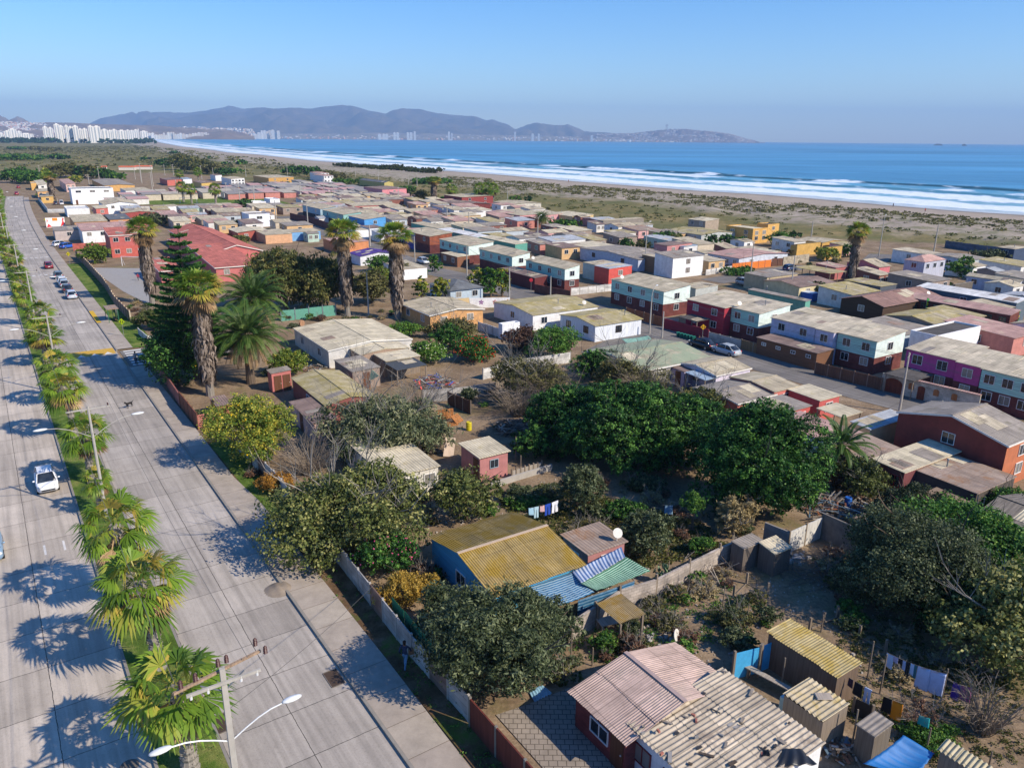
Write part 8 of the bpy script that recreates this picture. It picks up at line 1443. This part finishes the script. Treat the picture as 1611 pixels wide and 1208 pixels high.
def flag(label, g_, h_):
    t = thing('flag', label, 'flag', g_, 0); m_ = MB(); m_.tube([(0, 0, 0), (0, 0, h_)], .03, 6); m_.obj('pole', TMETAL, t)
    for k_, c in enumerate(('3f9a3c', 'e0c428', '3f9a3c')):
        m_ = MB(); m_.grid(lambda u, v: (.03 + .45 * u * (1 - .5 * v), .06 * math.sin(v * 7 + u * 2), h_ - .1 - 1.9 * (v + k_) / 3 - .15 * u), 4, 6); n = len(m_.v); m_.v += [(x, y + .01, z) for x, y, z in m_.v]; m_.f += [tuple(i + n for i in f_[::-1]) for f_ in m_.f]; m_.mi = [0] * len(m_.f); m_.obj('cloth_band', plain(c, .8), t, autouv=False)
flag('green and yellow flag on a mast before the brick hall', Z('g', 632, 1000), 3.6); flag('green and yellow flag by the white end wall of the hall', Z('g', 1510, 1110), 3.2)
def goal(label, g_, w_, h_, rz):
    t = thing('goal', label, 'goal', g_, rz)
    for x in (-w_ / 2, w_ / 2): m_ = MB(); m_.tube([(x, 0, 0), (x, 0, h_)], .06, 6); m_.obj('post', plain('e8e8e8'), t); m_ = MB(); m_.bar((x, 0, h_), (x, .9, 0), .05); m_.obj('stay', plain('e8e8e8'), t)
    m_ = MB(); m_.tube([(-w_ / 2, 0, h_), (w_ / 2, 0, h_)], .06, 6); m_.obj('crossbar', plain('e8e8e8'), t)
goal('white goal on the school court', Z('a', 1290, 985), 5.0, 2.1, R_(-10)); goal('white goal on the far football field', Z('b', 475, 500), 7.3, 2.4, 0)
# table and clutter under the lean-to, bench before the plank shed
t = thing('table', 'rough work table under the lean-to', 'table', Z('B3', 640, 340), R_(20)); m_ = MB(); m_.box((0, 0, .75), (1.5, .8, .06)); m_.obj('table_top', WD('a89c8c'), t)
for x in (-.65, .65):
    for y in (-.33, .33): m_ = MB(); m_.box((x, y, .36), (.08, .08, .72)); m_.obj('leg', WD('a89c8c'), t)
t = thing('bench', 'long plank bench beside the blue screen', 'bench', Z('n', 300, 600), math.atan2(*(lambda v: (v.y, v.x))(Z('n', 430, 680) - Z('n', 170, 540)))); m_ = MB(); m_.box((0, 0, .62), (3.2, .35, .06)); m_.obj('seat', WD('a89c8c'), t)
for x in (-1.3, 1.3): m_ = MB(); m_.box((x, 0, .3), (.1, .3, .6)); m_.obj('leg', WD('7a6a58'), t)
m_ = MB(); m_.box((0, 0, .55), (.7, .6, 1.1)); o = m_.obj('old_fridge', plain('9cb8bc', .5), loc=Z('n', 430, 800), rz=R_(30)); tag(o, 'pale blue metal cabinet at the edge of the broken roof', 'cabinet'); m_ = MB(); m_.box((.2, -.32, .6), (.03, .03, .5)); m_.obj('handle', TMETAL, o)
# prickly pear
t = thing('prickly_pear', 'prickly pear cactus by the cinder block wall', 'cactus', Z('L3', 980, 1090)); rr_ = random.Random(4); m_ = MB()
for i in range(46):
    a = rr_.uniform(0, 6.28); q = rr_.uniform(.05, .75); z_ = rr_.uniform(.15, 1.45) * (1.1 - q * .5); X = Matrix.Translation((q * math.cos(a), q * math.sin(a), z_)) @ Matrix.Rotation(rr_.uniform(0, 6), 4, 'Z') @ Matrix.Rotation(rr_.uniform(-.7, .7), 4, 'X'); b = MB(); b.ball((0, 0, 0), (.11, .025, .2), 10); i0 = len(m_.v); m_.v += [tuple(X @ Vector(v)) for v in b.v]; m_.f += [tuple(j + i0 for j in f_) for f_ in b.f]; m_.mi += b.mi
m_.obj('pads', paint('6f8a5a', .25, .6), t, smooth=True); m_ = MB(); m_.tube([(0, 0, 0), (0, 0, .9)], .09, 7); m_.obj('stem', BARKG, t)
# row of green bins in the back street
for i in range(6):
    p = Z('q', 745 + i * 22, 222 + i * 6); m_ = MB(); m_.box((0, 0, .32), (.4, .4, .64), taper=1.15); o = m_.obj('rubbish_bin', plain('1f6a5a', .5), loc=p); tag(o, 'small green bin in the line before the crimson wall', 'bin', 'green bins before the crimson wall'); m_ = MB(); m_.box((0, 0, .67), (.5, .5, .06)); m_.obj('lid', plain('2c7a68', .5), o)
# ================================================================ the far city
WHT = plain('e4e0d6', .8); TWIN = plain('a9afb2', .5)
def tower(label, x0, x1, ytop, ybase, dist, c='e6e2d8', group=None, nf=None, dep=.6, name='apartment_tower'):
    a, b = GD(x0, ybase, dist), GD(x1, ybase, dist); top = GD((x0 + x1) / 2, ytop, dist).z; w_ = (b - a).length; h_ = top - .5; t = thing(name, label, 'tower', (a.x, a.y, .5), math.atan2(b.y - a.y, b.x - a.x), group); D = w_ * dep
    m_ = MB(); m_.box((w_ / 2, D / 2, h_ / 2), (w_, D, h_)); m_.obj('wall', plain(c, .8), t); nf = nf or max(3, int(h_ / 3.2)); nc = max(2, int(w_ / 9))
    for i in range(nc): m_ = MB(); x = w_ * (i + .5) / nc; m_.box((x, -.3, h_ * .5), (w_ / nc * .42, .5, h_ * .9)); m_.obj('window_band', TWIN, t, autouv=False)
    m_ = MB(); m_.box((w_ * .5, D * .5, h_ + 1.6), (w_ * .4, D * .5, 3.2)); m_.obj('roof_house', plain(c, .8), t, autouv=False); return t
I_ = lambda X: X * .12415; J_ = lambda X: 200 + X * .12415; Y_ = lambda Y: 150 + Y * .12415
TW_ = [(0, 50, 485, 545, 'low white block at the far left end of the city', 4200), (65, 140, 455, 545, 'stepped white block, left part', 4200), (120, 225, 432, 540, 'stepped white block with the highest roof', 4250), (225, 285, 460, 545, 'stepped white block, right part', 4200), (245, 430, 490, 548, 'long low white block behind the trees', 4150), (560, 620, 402, 540, 'narrow pale tower left of the tall cluster', 3600), (625, 685, 415, 540, 'second narrow pale tower left of the tall cluster', 3600), (710, 780, 370, 570, 'tallest tower of the city, left of the cluster', 3400), (765, 830, 392, 575, 'grey sided tower behind the tallest', 3420), (845, 890, 388, 578, 'bright slab with a sharp left edge', 3300), (890, 945, 402, 578, 'cream slab between two bright towers', 3320), (945, 1015, 392, 580, 'second bright tower of the cluster', 3300), (1015, 1060, 430, 578, 'shorter white block right of the bright towers', 3350), (1060, 1125, 428, 575, 'balconied white block in the middle', 3360), (1140, 1200, 392, 582, 'tall tower with a dark left side', 3250), (1200, 1295, 398, 585, 'widest bright tower of the city', 3250), (1300, 1385, 438, 590, 'white block right of the widest tower', 3300), (1385, 1440, 450, 590, 'grey white block, lower', 3350), (1430, 1500, 440, 590, 'square white block near the bay, left', 3400), (1505, 1611, 450, 585, 'square white block near the bay, right', 3450)]
for X0, X1, Y0, Y1, lab, dst in TW_: tower(lab, I_(X0), I_(X1), Y_(Y0), Y_(Y1), dst)
for X0, X1, Y0, Y1, lab, dst in [(150, 165, 430, 570, 'thin white lighthouse tower at the end of the beach', 3600), (0, 45, 445, 560, 'pale block at the head of the beach, left', 4300), (45, 100, 450, 560, 'pale block at the head of the beach, middle', 4300), (100, 150, 440, 560, 'pale block at the head of the beach, right', 4400), (175, 270, 458, 560, 'wide pale block behind the lighthouse', 4500)]: tower(lab, J_(X0), J_(X1), Y_(Y0), Y_(Y1), dst)
rr = random.Random(5); x = J_(270)
while x < 438:
    w_ = rr.uniform(2.6, 6); f = (x - 233) / 200; yb = 217.5 - .4 * f; hgt = rr.uniform(3.2, 7.5) * (1 + .5 * (x > 400)); d_ = 6500 + 3200 * f if x < 330 else 9400; tower('pale apartment block in the row along the far shore', x, x + w_ * .93, yb - hgt - 1.2, yb, d_ + rr.uniform(-100, 100), rr.choice(('e8e4dc', 'ded6c6', 'e4e0da', 'd8c8b4')), 'apartment blocks along the far shore', name='apartment_block'); x += w_
for x0, x1, yt, lab in [(595, 600, 211.5, 'first pale slab of the far shore towers'), (602, 606, 211.5, 'second pale slab of the far shore towers'), (606.5, 611, 211.5, 'third pale slab of the far shore towers'), (619, 623, 209, 'fourth pale slab of the far shore towers'), (624, 628, 209, 'fifth pale slab of the far shore towers'), (640, 644, 209, 'sixth pale slab of the far shore towers'), (645, 649, 209, 'seventh pale slab of the far shore towers'), (651, 654.5, 207.5, 'tallest pale slab of the far shore towers'), (705, 708, 208, 'thin tower on the far shore, left'), (710, 712, 210, 'thin tower on the far shore, right'), (809, 811.5, 208, 'thin dark tower below the double hill'), (836, 840, 211, 'small white tower below the double hill'), (846, 849, 211, 'pale pair of towers below the double hill'), (929, 933, 213.5, 'white domed building on the far shore')]: tower(lab, x0, x1, yt, 219, 10400, group=None)
# the monument cross on the headland
t = thing('monument_cross', 'tall concrete cross tower on the headland hill', 'monument', GD(1048.5, 206.5, 12200)); bz = GD(1048.5, 206.5, 12200).z; t.location.z = bz - 6
for x in (-8, 8): m_ = MB(); m_.box((x, 0, 50), (7, 8, 100)); m_.obj('pillar', plain('9a9690', .9), t)
m_ = MB(); m_.box((0, 0, 88), (46, 9, 9)); m_.obj('cross_arm', plain('9a9690', .9), t)
# house crowds too far to count
def far_houses(name, n, prof_pts, dist, depth, ybase, seed, s0=10, s1=22, cols=('e4e0d8', 'cfc4b4', 'c8a08c', 'b8c0c8')):
    r = np.random.default_rng(seed); mb = MB(); xs = [p[0] for p in prof_pts]; ys = [p[1] for p in prof_pts]
    for i in range(n):
        px = r.uniform(xs[0], xs[-1]); f = r.random() ** .8; crest = GD(px, float(np.interp(px, xs, ys)), dist); D = dist - depth * (1 - f); z = -1 + (crest.z + 1) * f ** .9; z = max(z, .5); s_ = r.uniform(s0, s1); C = crest * (D / dist); mb.box((C.x, C.y, z + s_ * .25), (s_, s_ * .8, s_ * .7), r.uniform(0, 3), mi=int(r.integers(len(cols))))
    struct(mb.obj(name, [plain(c, .85) for c in cols], autouv=False), 'stuff')
hp = prof('T3', [(560, 247), (640, 247), (700, 245), (800, 242), (900, 230), (960, 224), (1040, 217), (1120, 217), (1250, 230), (1340, 237), (1420, 252), (1500, 277), (1560, 290)])
far_houses('headland_houses', 3200, hp, 12300, 900, 0, 1, 9, 20, ('e0d8cc', 'b8a898', 'a88878', '9a9ca0'))
far_houses('far_shore_houses', 1500, [(262, 216.5), (400, 213), (600, 212), (800, 214.5), (1000, 218), (1060, 221.5)], 12500, 1500, 0, 2, 12, 30)
far_houses('hillside_houses', 1300, prof('i', [(-400, 342), (0, 345), (300, 352), (600, 362), (900, 390)]), 9000, 1700, 0, 3, 8, 22); far_houses('hillside_houses', 500, prof('j', [(500, 430), (700, 408), (900, 405), (1200, 418), (1500, 430), (1611, 440)]), 9000, 700, 0, 4, 8, 20)
r = np.random.default_rng(8); mb = MB()
for i in range(500):
    px = r.uniform(-60, 240); d_ = r.uniform(3700, 6300); p = GD(px, 300, d_); s_ = r.uniform(7, 18); mb.box((p.x, p.y, s_ * .3), (s_, s_ * .8, s_ * .7), r.uniform(0, 3), mi=int(r.integers(3)))
struct(mb.obj('outskirt_houses', [plain(c, .85) for c in ('e4e0d8', 'd4ccbc', 'c8b0a0')], autouv=False), 'stuff')
V, F, ti = [], [], []
r = np.random.default_rng(9); L_ = []
for i in range(260):
    px = r.uniform(-80, 250); d_ = r.uniform(3100, 3700) if i % 2 else r.uniform(3500, 6000); p = GD(px, 300, d_); q = r.uniform(12, 30); L_.append((p.x, p.y, 4, q, q * .7, r.uniform(7, 13)))
V, F, ti = leaf_cloud(L_, 26000, 5.0, 5, hollow=.6); struct(link(mesh_np('far_trees', V, F, [LM['dark']], ti * .5), 'far_trees'), 'stuff')
# low red roofed sheds out on the open land
for x0, x1, y, lab in ((160, 166, 268, 'orange roofed shed on the open land, far left'), (187, 212, 268, 'long orange roofed shed on the open land, middle'), (213, 238, 267, 'long orange roofed shed on the open land, right')):
    a, b = G(x0, y), G(x1, y); t = thing('shed', lab, 'shed', a, math.atan2(b.y - a.y, b.x - a.x)); w_ = (b - a).length; m_ = MB(); m_.box((w_ / 2, 3, 1.2), (w_, 6, 2.4)); m_.obj('wall', plain('d8d0c4'), t); m_ = MB(); m_.box((w_ / 2, 3, 2.9), (w_ + .6, 6.6, 1.0), taper=.9); m_.obj('roof', plain('c86a48'), t)
for x0, x1, y, dst, lab in ((1470, 1483, 224.6, 9000, 'dark rock islet on the sea horizon'), (1516, 1519, 225.3, 8500, 'tiny rock right of the islet')):
    a, b = GD(x0, y, dst), GD(x1, y, dst); V, F, ti = leaf_cloud([(0, 0, 0, (b - a).length / 2, 20, 9)], 400, 12, 3, hollow=.8); o = tag(link(mesh_np('rock_islet', V, F, [paint('5a5a5c')], None), 'rock_islet', loc=((a.x + b.x) / 2, (a.y + b.y) / 2, 0)), lab, 'rock')
# painted pillars round the school wall etc. are children of their walls; nothing else follows
